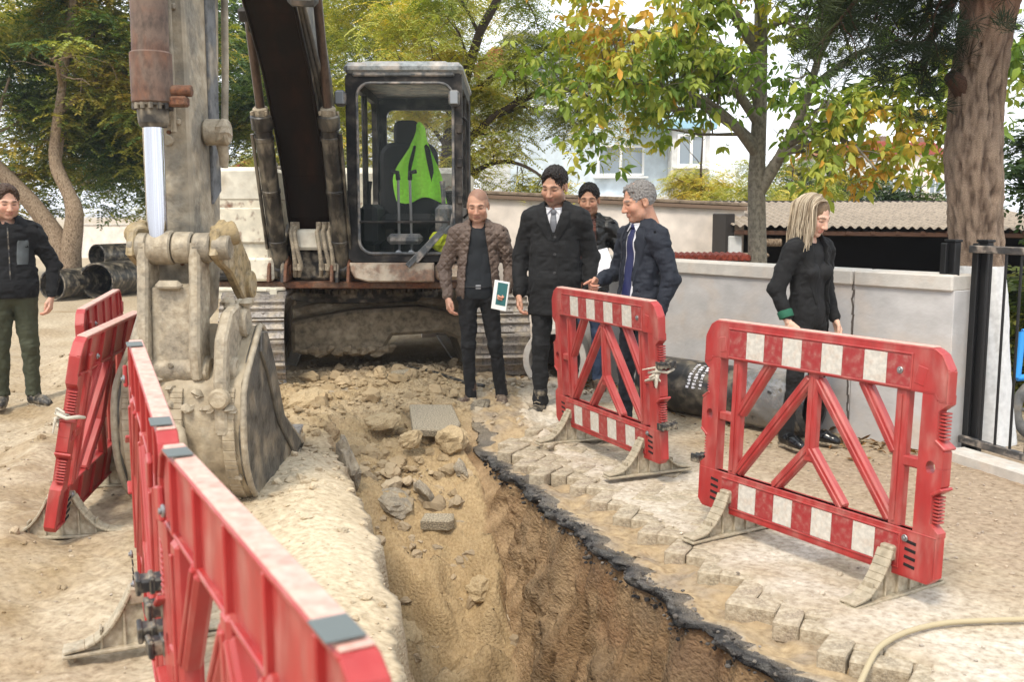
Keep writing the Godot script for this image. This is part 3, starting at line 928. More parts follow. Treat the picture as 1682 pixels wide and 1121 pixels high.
# ---- rubble, clods, slabs
func build_rubble() -> void:
	var rr := RandomNumberGenerator.new(); rr.seed = 99
	# uncounted crumbs of soil and grit
	for kind in [["clods", M.clod, 0], ["gravel", M.gravel, 1]]:
		var mm := MultiMesh.new()
		mm.transform_format = MultiMesh.TRANSFORM_3D
		mm.use_colors = true
		var mb := MB.new()
		if kind[2] == 0: mb.boulder(Transform3D.IDENTITY, Vector3.ONE, 9, 0.3, 12, 8)
		else: mb.rock(Transform3D.IDENTITY, Vector3.ONE, 5 + kind[2], 0, 0.3)
		mm.mesh = mb.mesh(kind[1])
		var xs: Array[Transform3D] = []
		var cs: Array[Color] = []
		var want := 6200 if kind[2] == 0 else 9000
		var tries := 0
		while xs.size() < want and tries < want * 8:
			tries += 1
			var d := 1.6 + pow(rr.randf(), 0.7) * 9.0
			var x := rr.randf_range(-5.0, 4.2)
			var xl := lerp_table(EDGE_L, d); var xr := lerp_table(EDGE_R, d)
			var w := 0.0
			var y := 0.0
			var size := 0.0
			if kind[2] == 0:
				w = 0.9 * smoothstep(0.35, 0.0, absf(x + 0.85) - 0.95) * smoothstep(5.6, 6.6, d) * smoothstep(10.0, 8.6, d)
				w = maxf(w, 0.8 * smoothstep(0.6, 0.1, absf(x - xl + 0.6)) * smoothstep(4.2, 5.2, d) * smoothstep(7.5, 6.5, d))
				w = maxf(w, 0.22 * smoothstep(0.22, 0.05, absf(x - xl + 0.1)) * smoothstep(2.0, 3.0, d))
				w = maxf(w, 0.05)
				if x > -0.28 and d < 8.0: w *= 0.12
				size = 0.004 + 0.028 * pow(rr.randf(), 5.0)
				if w > 0.3 and rr.randf() < 0.022: size = rr.randf_range(0.035, 0.085)
			else:
				w = 0.35
				if x > xr + 1.2: w = 0.9
				size = 0.0025 + 0.008 * pow(rr.randf(), 2.5)
			if kind[2] == 0 and d < 6.7 and d > 4.2 and x > xl + 0.06 and x < xr - 0.06:
				w = lerpf(0.16, 1.0, smoothstep(5.3, 6.1, d))
				if rr.randf() < 0.16: size = rr.randf_range(0.02, 0.075)
			elif x > xl - 0.02 and x < xr + 0.36 and d < 5.5:
				continue
			if d < 6.6 and x > xr - 0.1 and x < xr + 0.36: continue
			if rr.randf() > w: continue
			if d < 6.9 and x > xl and x < xr:
				y = -lerp_table(DEEP, d) + 0.03 + 0.08 * pow(absf((x - xl) / (xr - xl) * 2 - 1), 3.0)
			else:
				y = ground_y(x, d)
			var b := Basis.from_euler(Vector3(rr.randf() * TAU, rr.randf() * TAU, rr.randf() * TAU)).scaled(Vector3(rr.randf_range(0.8, 1.3), rr.randf_range(0.55, 0.9), rr.randf_range(0.8, 1.2)) * size)
			xs.append(Transform3D(b, Vector3(x, y + size * 0.25, -d)))
			var c := soil_color(x, d)
			var k := rr.randf_range(0.75, 1.12)
			if kind[2] == 1:
				c = c.lerp(CL(150, 140, 132), rr.randf() * 0.7)
				if rr.randf() < 0.08: k *= 0.5
			cs.append(Color(c.r * k, c.g * k, c.b * k))
		mm.instance_count = xs.size()
		for k in xs.size():
			mm.set_instance_transform(k, xs[k]); mm.set_instance_color(k, cs[k])
		var o := MultiMeshInstance3D.new()
		o.multimesh = mm
		o.name = numbered(kind[0])
		add_child(o)
		o.set_meta("kind", "stuff")
		o.set_meta("label", "crumbled clods of dug clay around the trench head" if kind[2] == 0 else "fine grit and gravel strewn over the ground")
	# broken crumbs of asphalt along the torn edge
	var am := MultiMesh.new()
	am.transform_format = MultiMesh.TRANSFORM_3D
	am.use_colors = true
	var ab := MB.new()
	ab.rock(Transform3D.IDENTITY, Vector3.ONE, 15, 0, 0.35)
	am.mesh = ab.mesh(M.gravel)
	am.instance_count = 1000
	for k in 1000:
		var d := rr.randf_range(2.7, 6.5)
		var t := rr.randf()
		var x := edge_r(d) + rr.randf_range(-0.03, 0.03) + maxf(0.0, t - 0.6) * 0.2
		var y := lerpf(-0.135, -0.045, minf(t / 0.6, 1.0)) + nb.get_noise_2d(d * 1.5, 71.0) * 0.02 - maxf(0.0, t - 0.6) * 0.03
		var s := 0.003 + 0.011 * pow(rr.randf(), 2.0)
		am.set_instance_transform(k, Transform3D(Basis.from_euler(Vector3(rr.randf() * TAU, rr.randf() * TAU, rr.randf() * TAU)).scaled(Vector3(rr.randf_range(0.7, 1.4), rr.randf_range(0.6, 1.0), 1) * s), Vector3(x, y, -d)))
		am.set_instance_color(k, CL(40, 39, 40).lerp(CL(140, 132, 122), clampf(pow(rr.randf(), 2.5) * 0.6 + maxf(0.0, t - 0.55) * 0.9, 0, 1)))
	var ao := MultiMeshInstance3D.new()
	ao.multimesh = am
	ao.name = numbered("asphalt_rubble")
	add_child(ao)
	ao.set_meta("kind", "stuff")
	ao.set_meta("label", "black and grey asphalt crumbs along the torn edge of the trench")
	# counted stones: x, d, y, sx, sy, sz, yaw, tilt, roll, kind, label
	var S := [
		["concrete_slab", "large flat pale concrete slab lying tilted on the rubble", -0.54, 6.78, 0.075, [0.34, 0.06, 0.46], 12, 12, -4, 0],
		["clay_boulder", "yellow clay boulder under the corner of the flat slab", -0.40, 6.42, 0.02, [0.13, 0.11, 0.16], 20, 0, 20, 2],
		["paving_stone_loose", "grey broken stone standing on edge at the trench head", -0.55, 6.02, -0.22, [0.05, 0.10, 0.09], 25, 20, 35, 1],
		["paving_block", "pale rectangular paving block lying at the trench head", -0.45, 5.86, -0.36, [0.2, 0.075, 0.1], -4, 12, 0, 0],
		["grey_stone", "small grey stone right of the pale paving block", -0.33, 6.22, -0.12, [0.055, 0.05, 0.1], 30, 30, 10, 1],
		["pale_boulder", "big pale boulder beside the left crawler track", -1.52, 7.35, 0.09, [0.22, 0.13, 0.2], 10, 0, 5, 2],
		["grey_slab", "dark grey slab standing upright in the trench side", -1.02, 6.05, -0.05, [0.07, 0.2, 0.16], 30, 5, 8, 1],
		["asphalt_chunk", "small broken asphalt chunk behind the flat slab", -0.27, 7.2, 0.07, [0.10, 0.06, 0.17], -30, 12, 22, 3],
		["clay_lump", "rounded clay lump left of the flat slab", -0.88, 6.75, 0.08, [0.16, 0.09, 0.13], 0, 0, 0, 2],
		["clay_lump", "clay lump with a dark hollow below the flat slab", -0.66, 6.45, 0.02, [0.11, 0.08, 0.1], 40, 0, 0, 2],
		["concrete_piece", "thin pale concrete piece on the heap under the excavator", -0.92, 8.3, 0.17, [0.22, 0.03, 0.09], 12, 8, 6, 0],
		["brown_lump", "brown earth lump fallen against the right wall of the trench", -0.16, 5.55, -0.66, [0.13, 0.09, 0.12], 20, 10, 0, 2],
		["broken_paver", "broken grey paver half buried on the slope left of the pale block", -0.72, 6.0, -0.28, [0.12, 0.05, 0.16], 50, 24, 12, 1],
		["earth_clod", "large earth clod at the left foot of the trench slope", -0.62, 5.35, -0.86, [0.14, 0.09, 0.15], 0, 15, 0, 2],
		["grey_pebble", "white water-worn stone lying on the trench floor", -0.30, 4.62, -1.2, [0.06, 0.05, 0.1], 10, 0, 0, 4],
		["asphalt_lump", "black asphalt lump at the corner of the paving by the brown-shod feet", 0.02, 6.75, 0.01, [0.07, 0.04, 0.1], 70, 4, 8, 3],
	]
	for s in S:
		var o := thing(s[0], s[1], "stone", V(s[2], s[4], -s[3]))
		var mb := MB.new()
		var sz := V(s[5][0], s[5][1], s[5][2])
		if s[9] == 0:
			mb.prism(X(Vector3.ZERO, 0, -90, 0), P2([-sz.x * 0.5, -sz.z * 0.46, sz.x * 0.36, -sz.z * 0.5, sz.x * 0.5, -sz.z * 0.2, sz.x * 0.47, sz.z * 0.5, -sz.x * 0.44, sz.z * 0.47]), sz.y, 0.01)
		else:
			mb.boulder(Transform3D.IDENTITY, sz * (0.82 if s[9] == 2 else 0.9), s[1].length() * 7, 0.26)
		var me := obj("block" if s[9] == 0 else "stone", mb, [M.concrete_pale, M.stone_grey, M.clay_lump, M.asphalt_lump, M.stone_white][s[9]], o)
		me.rotation_degrees = Vector3(s[7], s[6], s[8])
	# plates of torn asphalt in front of the excavator
	for a in [[-1.28, 7.62, 0.42, 0.22, 8, "torn asphalt plate with black broken edge near the left track"], [-0.62, 7.95, 0.26, 0.14, -14, "narrow torn asphalt strip below the car body of the excavator"]]:
		var o := thing("asphalt_plate", a[5], "asphalt", V(a[0], 0.075, -a[1]), deg_to_rad(a[4]))
		var pts := PackedVector2Array()
		for k in 18:
			var t := TAU * k / 18
			pts.append(Vector2(cos(t) * a[2] * rr.randf_range(0.85, 1.1), sin(t) * a[3] * rr.randf_range(0.8, 1.15)))
		var mb := MB.new()
		mb.prism(X(Vector3.ZERO, 0, -84, 4), pts, 0.05, 0.008)
		obj("plate", mb, M.asphalt_plain, o)
		var top := MB.new()
		top.prism(X(V(0, 0.031, 0), 0, -84, 4), top.inset(pts if Geometry2D.is_polygon_clockwise(pts) == false else pts, 0.02), 0.012, 0.003)
		obj("dust_cover", top, M.dust, o)

# ---------------------------------------------------------------- plastic barriers
const BL := 1.3
func barrier_body() -> Array:
	# local: x 0..1.3 along, y 0..0.9 up, z thickness; returns [part name, mesh, material]
	var parts := []
	var I := Transform3D.IDENTITY
	# beams: a web at the front with flanges round it, open at the back
	var top := [0.0, 0.70, 0.0, 0.82, 0.035, 0.88, 0.07, 0.90, 1.23, 0.90, 1.265, 0.88, 1.30, 0.82, 1.30, 0.70, 1.262, 0.70, 1.245, 0.725, 0.055, 0.725, 0.038, 0.70]
	var bot := [0.0, 0.03, 0.03, 0.0, 1.27, 0.0, 1.30, 0.03, 1.30, 0.19, 0.0, 0.19]
	for w in [top, bot]:
		var fr := MB.new()
		fr.prism(X(V(0, 0, 0.016)), P2(w), 0.038, 0.006)
		var n: int = w.size() / 2
		for k in n:
			var a: Vector3 = V(w[k * 2], w[k * 2 + 1], 0.010); var c: Vector3 = V(w[(k * 2 + 2) % w.size()], w[(k * 2 + 3) % w.size()], 0.010)
			var inn: Vector3 = V(0.65, 0.81 if w == top else 0.095, 0.010)
			var up: Vector3 = (inn - (a + c) * 0.5)
			up.x *= 0.05 if absf(c.y - a.y) < 0.03 else 1.0
			fr.bar(a + up.normalized() * 0.006, c + up.normalized() * 0.006, 0.05, 0.012, up.normalized(), 0.003)
		parts.append(["top_beam" if w == top else "bottom_beam", fr, M.red_plastic])
	var ribs := MB.new()
	for x in [0.16, 0.40, 0.65, 0.90, 1.14]:
		ribs.box(X(V(x, 0.81, -0.008)), V(0.012, 0.165, 0.018), 0.003)
		ribs.box(X(V(x, 0.095, -0.008)), V(0.012, 0.165, 0.018), 0.003)
	parts.append(["beam_rib", ribs, M.red_plastic])
	var rims := MB.new()
	for y in [[0.735, 0.868], [0.032, 0.165]]:
		for yy in y: rims.box(X(V(0.65, yy, 0.037)), V(0.98, 0.008, 0.006), 0.002)
		for xx in [0.16, 1.14]: rims.box(X(V(xx, (y[0] + y[1]) / 2, 0.037)), V(0.008, y[1] - y[0] + 0.008, 0.006), 0.002)
	parts.append(["foil_rim", rims, M.red_plastic])
	# dusty cap along the top edge
	var cap := MB.new()
	cap.box(X(V(0.65, 0.902, 0.010)), V(1.15, 0.008, 0.045), 0.003)
	parts.append(["top_edge", cap, M.red_dusty])
	for e in 2:
		var col := MB.new()
		var te := MB.new()
		var t := Transform3D(Basis.from_scale(V(1, 1, 1)), Vector3.ZERO)
		if e == 1: t = Transform3D(Basis(V(-1, 0, 0), V(0, 1, 0), V(0, 0, -1)), V(BL, 0, 0))
		# end column with two notches and a round eye, keyholed
		var hole := []
		for k in 13:
			var a := PI - TAU * k / 12.0
			hole.append_array([0.052 + 0.021 * cos(a), 0.45 + 0.026 * sin(a)])
		var poly := [0.0, 0.185, 0.108, 0.185, 0.108, 0.73, 0.0, 0.73, 0.0, 0.695, 0.036, 0.665, 0.036, 0.555, 0.0, 0.515, 0.0, 0.4505]
		poly.append_array(hole.slice(0, 24))
		poly.append_array([0.031, 0.4495, 0.0, 0.4495, 0.0, 0.385, 0.036, 0.345, 0.036, 0.235, 0.0, 0.205])
		col.prism(t * X(V(0, 0, 0.008 if e == 0 else -0.008)), P2(poly), 0.05, 0.0)
		# rack of teeth in both notches
		for y in [0.235, 0.555]:
			for k in 8:
				te.box(t * X(V(0.026, y + 0.007 + k * 0.0137, 0)), V(0.03, 0.0075, 0.04), 0.002)
		# hinge lugs
		for y in [0.36, 0.54]:
			col.box(t * X(V(0.02, y, 0), 0, 0, 35 if y > 0.45 else -35), V(0.055, 0.012, 0.072), 0.003)
		# inner post and cross bar
		col.box(t * X(V(0.205, 0.455, 0)), V(0.058, 0.55, 0.046), 0.008)
		col.box(t * X(V(0.15, 0.45, 0)), V(0.12, 0.042, 0.042), 0.006)
		for s in [-1, 1]:
			col.box(t * X(V(0.205, 0.455, s * 0.026)), V(0.012, 0.5, 0.008), 0.002)
			col.box(t * X(V(0.118, 0.79, s * 0.03), 0, 0, 12), V(0.05, 0.075, 0.014), 0.004)
		parts.append(["end_column", col, M.red_plastic])
		parts.append(["tooth", te, M.red_plastic])
	for q in [[0.40, 0.735, 0.225, 0.475], [0.63, 0.70, 0.23, 0.20], [0.67, 0.70, 1.07, 0.20], [0.90, 0.735, 1.075, 0.475], [0.65, 0.40, 0.46, 0.185], [0.65, 0.40, 0.84, 0.185]]:
		var br := MB.new()
		var a := V(q[0], q[1], 0); var b := V(q[2], q[3], 0)
		br.bar(a, b, 0.052, 0.04, Vector3(0, 0, 1), 0.008)
		br.bar(a, b, 0.014, 0.052, Vector3(0, 0, 1), 0.003)
		parts.append(["brace", br, M.red_plastic])
	var cp := MB.new()
	cp.box(X(V(0.65, 0.54, 0)), V(0.056, 0.40, 0.0415), 0.008)
	cp.box(X(V(0.65, 0.54, 0)), V(0.014, 0.34, 0.053), 0.003)
	parts.append(["centre_post", cp, M.red_plastic])
	for y in [0.80, 0.0985]:
		for k in 9:
			var f := MB.new()
			f.box(X(V(0.164 + 0.108 * (k + 0.5), y, 0.0362)), V(0.1078, 0.122, 0.003), 0.0005)
			parts.append(["red_stripe" if k % 2 == 0 else "white_stripe", f, M.foil_red if k % 2 == 0 else M.foil_white])
	var vt := MB.new()
	for x in [0.11, 1.19]:
		for s in [-1, 1]:
			for k in 4:
				vt.box(X(V(x, 0.05 + k * 0.031, s * 0.0345), 0, 0, -6), V(0.05, 0.013, 0.004), 0.001)
	parts.append(["vent", vt, M.dark_hole])
	var bt := MB.new()
	for p in [[1.09, 0.80], [1.10, 0.07], [1.165, 0.155]]:
		for s in [-1, 1]:
			bt.rod(V(p[0], p[1], s * 0.035), V(p[0], p[1], s * 0.0425), 0.014, 12, 0.002)
			bt.rod(V(p[0], p[1], s * 0.0425), V(p[0], p[1], s * 0.048), 0.007, 6, 0.001)
	parts.append(["bolt", bt, M.metal_grey])
	return parts

func foot_mesh() -> MB:
	# in its own plane: x across the barrier, y up, z thin
	var m := MB.new()
	var prof := []
	for k in 9:
		var t := k / 8.0
		prof.append_array([lerpf(0.27, 0.055, pow(t, 0.55)), 0.022 + 0.175 * pow(t, 1.5)])
	var poly := [-0.27, 0.0, 0.27, 0.0]
	poly.append_array(prof)
	for k in range(8, -1, -1):
		poly.append_array([-prof[k * 2], prof[k * 2 + 1]])
	m.prism(Transform3D.IDENTITY, P2(poly), 0.028, 0.004)
	# flange along the curved edges and the base
	for s in [-1, 1]:
		for k in 8:
			m.bar(V(s * prof[k * 2], prof[k * 2 + 1], 0), V(s * prof[k * 2 + 2], prof[k * 2 + 3], 0), 0.075, 0.012, V(s, 1, 0).normalized(), 0.003)
	m.box(X(V(0, 0.007, 0)), V(0.55, 0.014, 0.08), 0.004)
	for x in [-0.15, -0.075, 0.0, 0.075, 0.15]:
		var h := 0.19 if absf(x) < 0.05 else (0.13 if absf(x) < 0.1 else 0.075)
		m.box(X(V(x, h * 0.5 + 0.01, 0)), V(0.009, h, 0.05), 0.002)
	m.box(X(V(0, 0.185, 0)), V(0.115, 0.06, 0.06), 0.006)
	return m

func clip(mb: MB, x: Transform3D) -> void:
	mb.box(x, V(0.05, 0.032, 0.10), 0.005)
	for k in 4:
		mb.box(x * X(V(0, 0, -0.045 + k * 0.03)), V(0.057, 0.04, 0.012), 0.003)

func build_barriers() -> void:
	var body := barrier_body()
	var meshes := []
	for p in body: meshes.append([p[0], p[1].mesh(p[2])])
	var fm := foot_mesh().mesh(M.foot_plastic)
	var D := [
		# start (x, d), end (x, d), lift, lean, rise of the start, label
		[[0.93, 4.72], [1.62, 3.60], 0.085, -2.0, 0.0, "whole red plastic barrier right of the trench in front of the woman"],
		[[0.33, 6.55], [0.85, 5.37], 0.085, 3.0, 0.0, "red plastic barrier at the trench corner before the man in the navy suit"],
		[[-0.15, 1.02], [-0.79, 2.19], 0.085, 0.0, 0.0, "large close red plastic barrier running out of the lower edge"],
		[[-0.83, 2.32], [-1.36, 3.52], 0.06, 0.0, -0.09, "red plastic barrier before the excavator bucket, its dusty pale top edge seen end-on"],
		[[-2.28, 5.62], [-2.08, 4.35], 0.06, -11.0, 0.0, "leaning red plastic barrier left of the bucket, tied with a pale rag"],
		[[-2.72, 6.90], [-2.45, 5.65], 0.085, 0.0, 0.03, "farthest red plastic barrier, its end peeping out above the leaning one"],
	]
	for b in D:
		var p0 := V(b[0][0], 0, -b[0][1]); var p1 := V(b[1][0], 0, -b[1][1])
		var dir := (p1 - p0).normalized()
		var gy := (ground_y(p0.x, -p0.z) + ground_y(p1.x, -p1.z)) * 0.5
		var o := thing("plastic_barrier", b[5], "barrier", V(p0.x, gy, p0.z), atan2(-dir.z, dir.x), "red plastic barriers round the trench")
		var lean := Transform3D(Basis(Vector3.BACK, -asin(b[4] / BL)) * Basis(Vector3.RIGHT, deg_to_rad(b[3])), V(0, b[2] + 0.015 + maxf(b[4], 0.0), 0))
		for m in meshes:
			var q := put(m[0], m[1], o, lean)
			if m[0] in ["tooth", "vent", "bolt", "foil_rim", "beam_rib"]: stuffed(q)
		for x in [0.2, 1.1]:
			put("foot", fm, o, Transform3D(Basis(Vector3.UP, PI / 2), V(x, 0.0, 0)))
		var cs := []
		if b[5].begins_with("large"): cs = [V(1.32, 0.30, 0.0), V(1.32, 0.52, 0.0), V(1.32, 0.61, 0.0)]
		elif b[5].begins_with("whole"): cs = [V(-0.02, 0.32, 0)]
		elif b[5].contains("navy"): cs = [V(1.315, 0.32, 0), V(1.315, 0.66, 0)]
		elif b[5].contains("before the excavator bucket"): cs = [V(-0.03, 0.52, -0.03), V(-0.03, 0.64, -0.03)]
		for q in cs:
			var cm := MB.new()
			clip(cm, lean * X(q - V(0, b[2] + 0.015, 0)))
			obj("clip", cm, M.clip_black, o)
		if b[5].begins_with("large") or b[5].contains("before the excavator bucket"):
			for x in [0.12, 1.12]:
				var s := MB.new()
				s.box(lean * X(V(x, 0.911, 0)), V(0.07, 0.004, 0.05), 0.001)
				obj("grey_sticker", s, M.clip_grey, o)
		if b[5].contains("pale rag") or b[5].contains("navy"):
			var rg := MB.new()
			var rr := RandomNumberGenerator.new(); rr.seed = 4
			for k in 7:
				var a := V(1.27, 0.62, 0)
				rg.tube([a, a + V(rr.randf_range(-0.04, 0.04), rr.randf_range(-0.03, 0.03), 0.05), a + V(rr.randf_range(-0.09, 0.07), rr.randf_range(-0.12, 0.03), rr.randf_range(0.03, 0.08))], [0.012, 0.014, 0.006], 6, true, 0.5)
			rg.tube([V(1.22, 0.61, 0.045), V(1.31, 0.63, 0.045), V(1.325, 0.62, 0), V(1.31, 0.63, -0.045), V(1.22, 0.61, -0.045)], [0.014], 6, true, 0.6)
			var rn := obj("rag", rg, M.rag, o)
			rn.transform = lean * X(V(0, -b[2] - 0.015, 0))
	# reddish hose lying over the paving
	var rp := MB.new()
	var pts := []
	var path := [[1.0, 2.86], [1.12, 3.05], [1.28, 3.28], [1.52, 3.44], [1.78, 3.5], [2.1, 3.52], [2.6, 3.6]]
	for k in path.size(): pts.append(V(path[k][0], ground_y(path[k][0], path[k][1]) + (0.02 if k > 1 else -0.02), -path[k][1]))
	var cv := Curve3D.new()
	for k in pts.size():
		var tg: Vector3 = (pts[mini(k + 1, pts.size() - 1)] - pts[maxi(k - 1, 0)]) / 6.0
		cv.add_point(pts[k], -tg, tg)
	rp.tube(Array(cv.tessellate(4)), [0.0105], 8)
	var ro := obj("rope", rp, M.rope)
	tag(ro, "pale rope lying in a curve at the lower right corner", "rope")

# ---------------------------------------------------------------- excavator
var EX: Node3D
func Z(x: float, d: float, y: float) -> Vector3: return Vector3(x, y, -d)
func plate(mb: MB, x: float, w: float, poly: Array, bev := 0.008, smooth := false) -> void:
	# polygon given as (d, y) pairs, standing across x with thickness w
	mb.prism(Transform3D(Basis(V(0, 0, -1), V(0, 1, 0), V(1, 0, 0)), V(x, 0, 0)), P2(poly), w, bev, smooth)
func epart(called: String, mb: MB, m: Material, parent: Node = null) -> MeshInstance3D:
	var o := obj(called, mb, m, parent if parent else EX)
	if parent == null: o.position = -EX.position
	return o
func stuffed(o: Node) -> void: o.set_meta("kind", "stuff")

func rrect(x0: float, y0: float, x1: float, y1: float, r: float, n := 5) -> Array:
	var a := []
	for c in [[x1 - r, y0 + r, -90], [x1 - r, y1 - r, 0], [x0 + r, y1 - r, 90], [x0 + r, y0 + r, 180]]:
		for k in n + 1:
			var t := deg_to_rad(c[2] + 90.0 * k / n)
			a.append_array([c[0] + r * cos(t), c[1] + r * sin(t)])
	return a
func framed(mb: MB, x: Transform3D, outer: Array, hole: Array, depth: float) -> void:
	# a plate with one hole: outer and hole both counter-clockwise lists with the same number of points
	var n := outer.size() / 2
	var hz := depth * 0.5
	for k in n:
		var l := (k + 1) % n
		var a := Vector3(outer[k * 2], outer[k * 2 + 1], 0); var b := Vector3(outer[l * 2], outer[l * 2 + 1], 0)
		var c := Vector3(hole[l * 2], hole[l * 2 + 1], 0); var d := Vector3(hole[k * 2], hole[k * 2 + 1], 0)
		var f := V(0, 0, hz)
		mb.quad(x * (a + f), x * (b + f), x * (c + f), x * (d + f))
		mb.quad(x * (b - f), x * (a - f), x * (d - f), x * (c - f))
		mb.quad(x * (a - f), x * (b - f), x * (b + f), x * (a + f))
		mb.quad(x * (c - f), x * (d - f), x * (d + f), x * (c + f))

func build_excavator() -> void:
	EX = thing("excavator", "large muddy cream and black crawler excavator with its bucket on the ground", "excavator", V(-1.5, 0, -9.6))
	build_tracks()
	build_upper()
	build_cab()
	build_boom()
	build_stick()
	build_bucket()

func build_tracks() -> void:
	var yaw := deg_to_rad(9.0)
	var shoe := MB.new()
	shoe.box(X(V(0, 0, 0)), V(0.52, 0.022, 0.158), 0.004)
	for z in [-0.062, 0.012]:
		shoe.prism(Transform3D(Basis(V(0, 0, 1), V(0, 1, 0), V(-1, 0, 0)), V(0, 0.01, z)), P2([-0.013, 0, 0.013, 0, 0.006, 0.032, -0.006, 0.032]), 0.52, 0.0)
	shoe.box(X(V(0, 0.008, 0.078)), V(0.52, 0.012, 0.03), 0.003)
	for s in [-1, 1]:
		for z in [-0.03, 0.045]: shoe.rod(V(s * 0.09, 0.01, z), V(s * 0.09, 0.022, z), 0.012, 6, 0.001)
	var sm := shoe.mesh(M.track_steel)
	for side in 2:
		var cx := -2.17 if side == 0 else -0.16
		var cd := 8.02 if side == 0 else 8.50
		var t := Node3D.new()
		t.name = "crawler_track"
		EX.add_child(t, true)
		# local: x across, y up, z forward (towards the front idler); origin under the front idler
		t.transform = Transform3D(Basis(Vector3.UP, yaw), V(cx, 0.03, -cd - 0.36) - EX.position)
		var r := 0.385
		var L := 3.1
		var per := 2 * L + TAU * r
		var n := int(round(per / 0.176))
		for k in n:
			var s := per * (k + 0.35) / n
			var p: Vector3; var a: float
			if s < PI * r:
				a = s / r
				p = V(0, r + r * cos(PI - a) , r * sin(a))
				a = PI - a
			elif s < PI * r + L:
				var u := s - PI * r
				p = V(0, 2 * r - 0.05 * sin(PI * u / L), -u); a = 0
			elif s < TAU * r + L:
				var b := (s - PI * r - L) / r
				p = V(0, r + r * cos(b), -L - r * sin(b)); a = -b
			else:
				p = V(0, 0, -L + (s - TAU * r - L)); a = PI
			# normal of the plate points outwards
			var nn := V(0, cos(a), sin(a))
			put("track_shoe", sm, t, Transform3D(Basis(V(1, 0, 0), nn, V(1, 0, 0).cross(nn)), p))
		var fr := MB.new()
		fr.box(X(V(0, r - 0.02, -L * 0.5 - 0.1)), V(0.34, 0.36, L - 0.35), 0.04)
		for z in 7: fr.rod(V(-0.17, 0.13, -0.35 - z * 0.4), V(0.17, 0.13, -0.35 - z * 0.4), 0.1, 14, 0.01)
		obj("track_frame", fr, M.mud_brown, t)
		for z in [0.0, -L]:
			var w := MB.new()
			w.rod(V(-0.14, r, z), V(0.14, r, z), r - 0.045, 24, 0.03)
			obj("idler_wheel", w, M.mud_brown, t)
	# car body with arched legs to both tracks
	var cb := MB.new()
	var B := Transform3D(Basis(Vector3.UP, yaw), V(-1.16, 0, -9.75))
	cb.prism(B, P2([-0.95, 0.24, -0.5, 0.22, -0.12, 0.26, -0.04, 0.38, 0.42, 0.40, 0.56, 0.34, 0.66, 0.02, 0.86, 0.02, 0.90, 0.42, 0.62, 0.56, 0.2, 0.645, -0.4, 0.62, -0.95, 0.52]), 1.3, 0.03)
	epart("car_body", cb, M.mud_dark)
	var ct := MB.new()
	ct.prism(B * X(V(0, 0, -0.12)), P2([-0.95, 0.522, -0.4, 0.622, 0.2, 0.647, 0.62, 0.562, 0.9, 0.44, 0.9, 0.52, 0.55, 0.68, 0.1, 0.73, -0.45, 0.72, -0.95, 0.62]), 1.1, 0.03)
	for k in 14: ct.boulder(B * X(V(-0.85 + k * 0.06, 0.25 + 0.02 * sin(k * 2.1), 0.60), k * 40), V(0.07, 0.05, 0.10), 30 + k, 0.25, 10, 7)
	epart("car_body_rib", ct, M.mud_brown)
	var sl := MB.new()
	sl.rod(V(-1.45, 0.68, -9.8), V(-1.45, 0.87, -9.8), 0.72, 48, 0.01)
	epart("slewing_ring", sl, M.oily_black)
	var tb := MB.new()
	for k in 60:
		var a := TAU * k / 60
		tb.box(Transform3D(Basis(Vector3.UP, a), V(-1.45, 0.79, -9.8) + V(sin(a), 0, cos(a)) * 0.735), V(0.04, 0.05, 0.05), 0.006)
	stuffed(epart("ring_tooth", tb, M.oily_black))
	# loose guard plate over the left track
	var gp := MB.new()
	gp.prism(X(V(-2.42, 0.865, -8.55), 0, -90, 0), P2([-0.45, -0.2, 0.36, -0.22, 0.50, -0.12, 0.42, 0.02, 0.46, 0.3, -0.45, 0.3]), 0.03, 0.006)
	gp.box(X(V(-2.35, 0.83, -8.36), 0, 8, 0), V(0.75, 0.09, 0.012), 0.003)
	epart("guard_plate", gp, M.cream_paint)

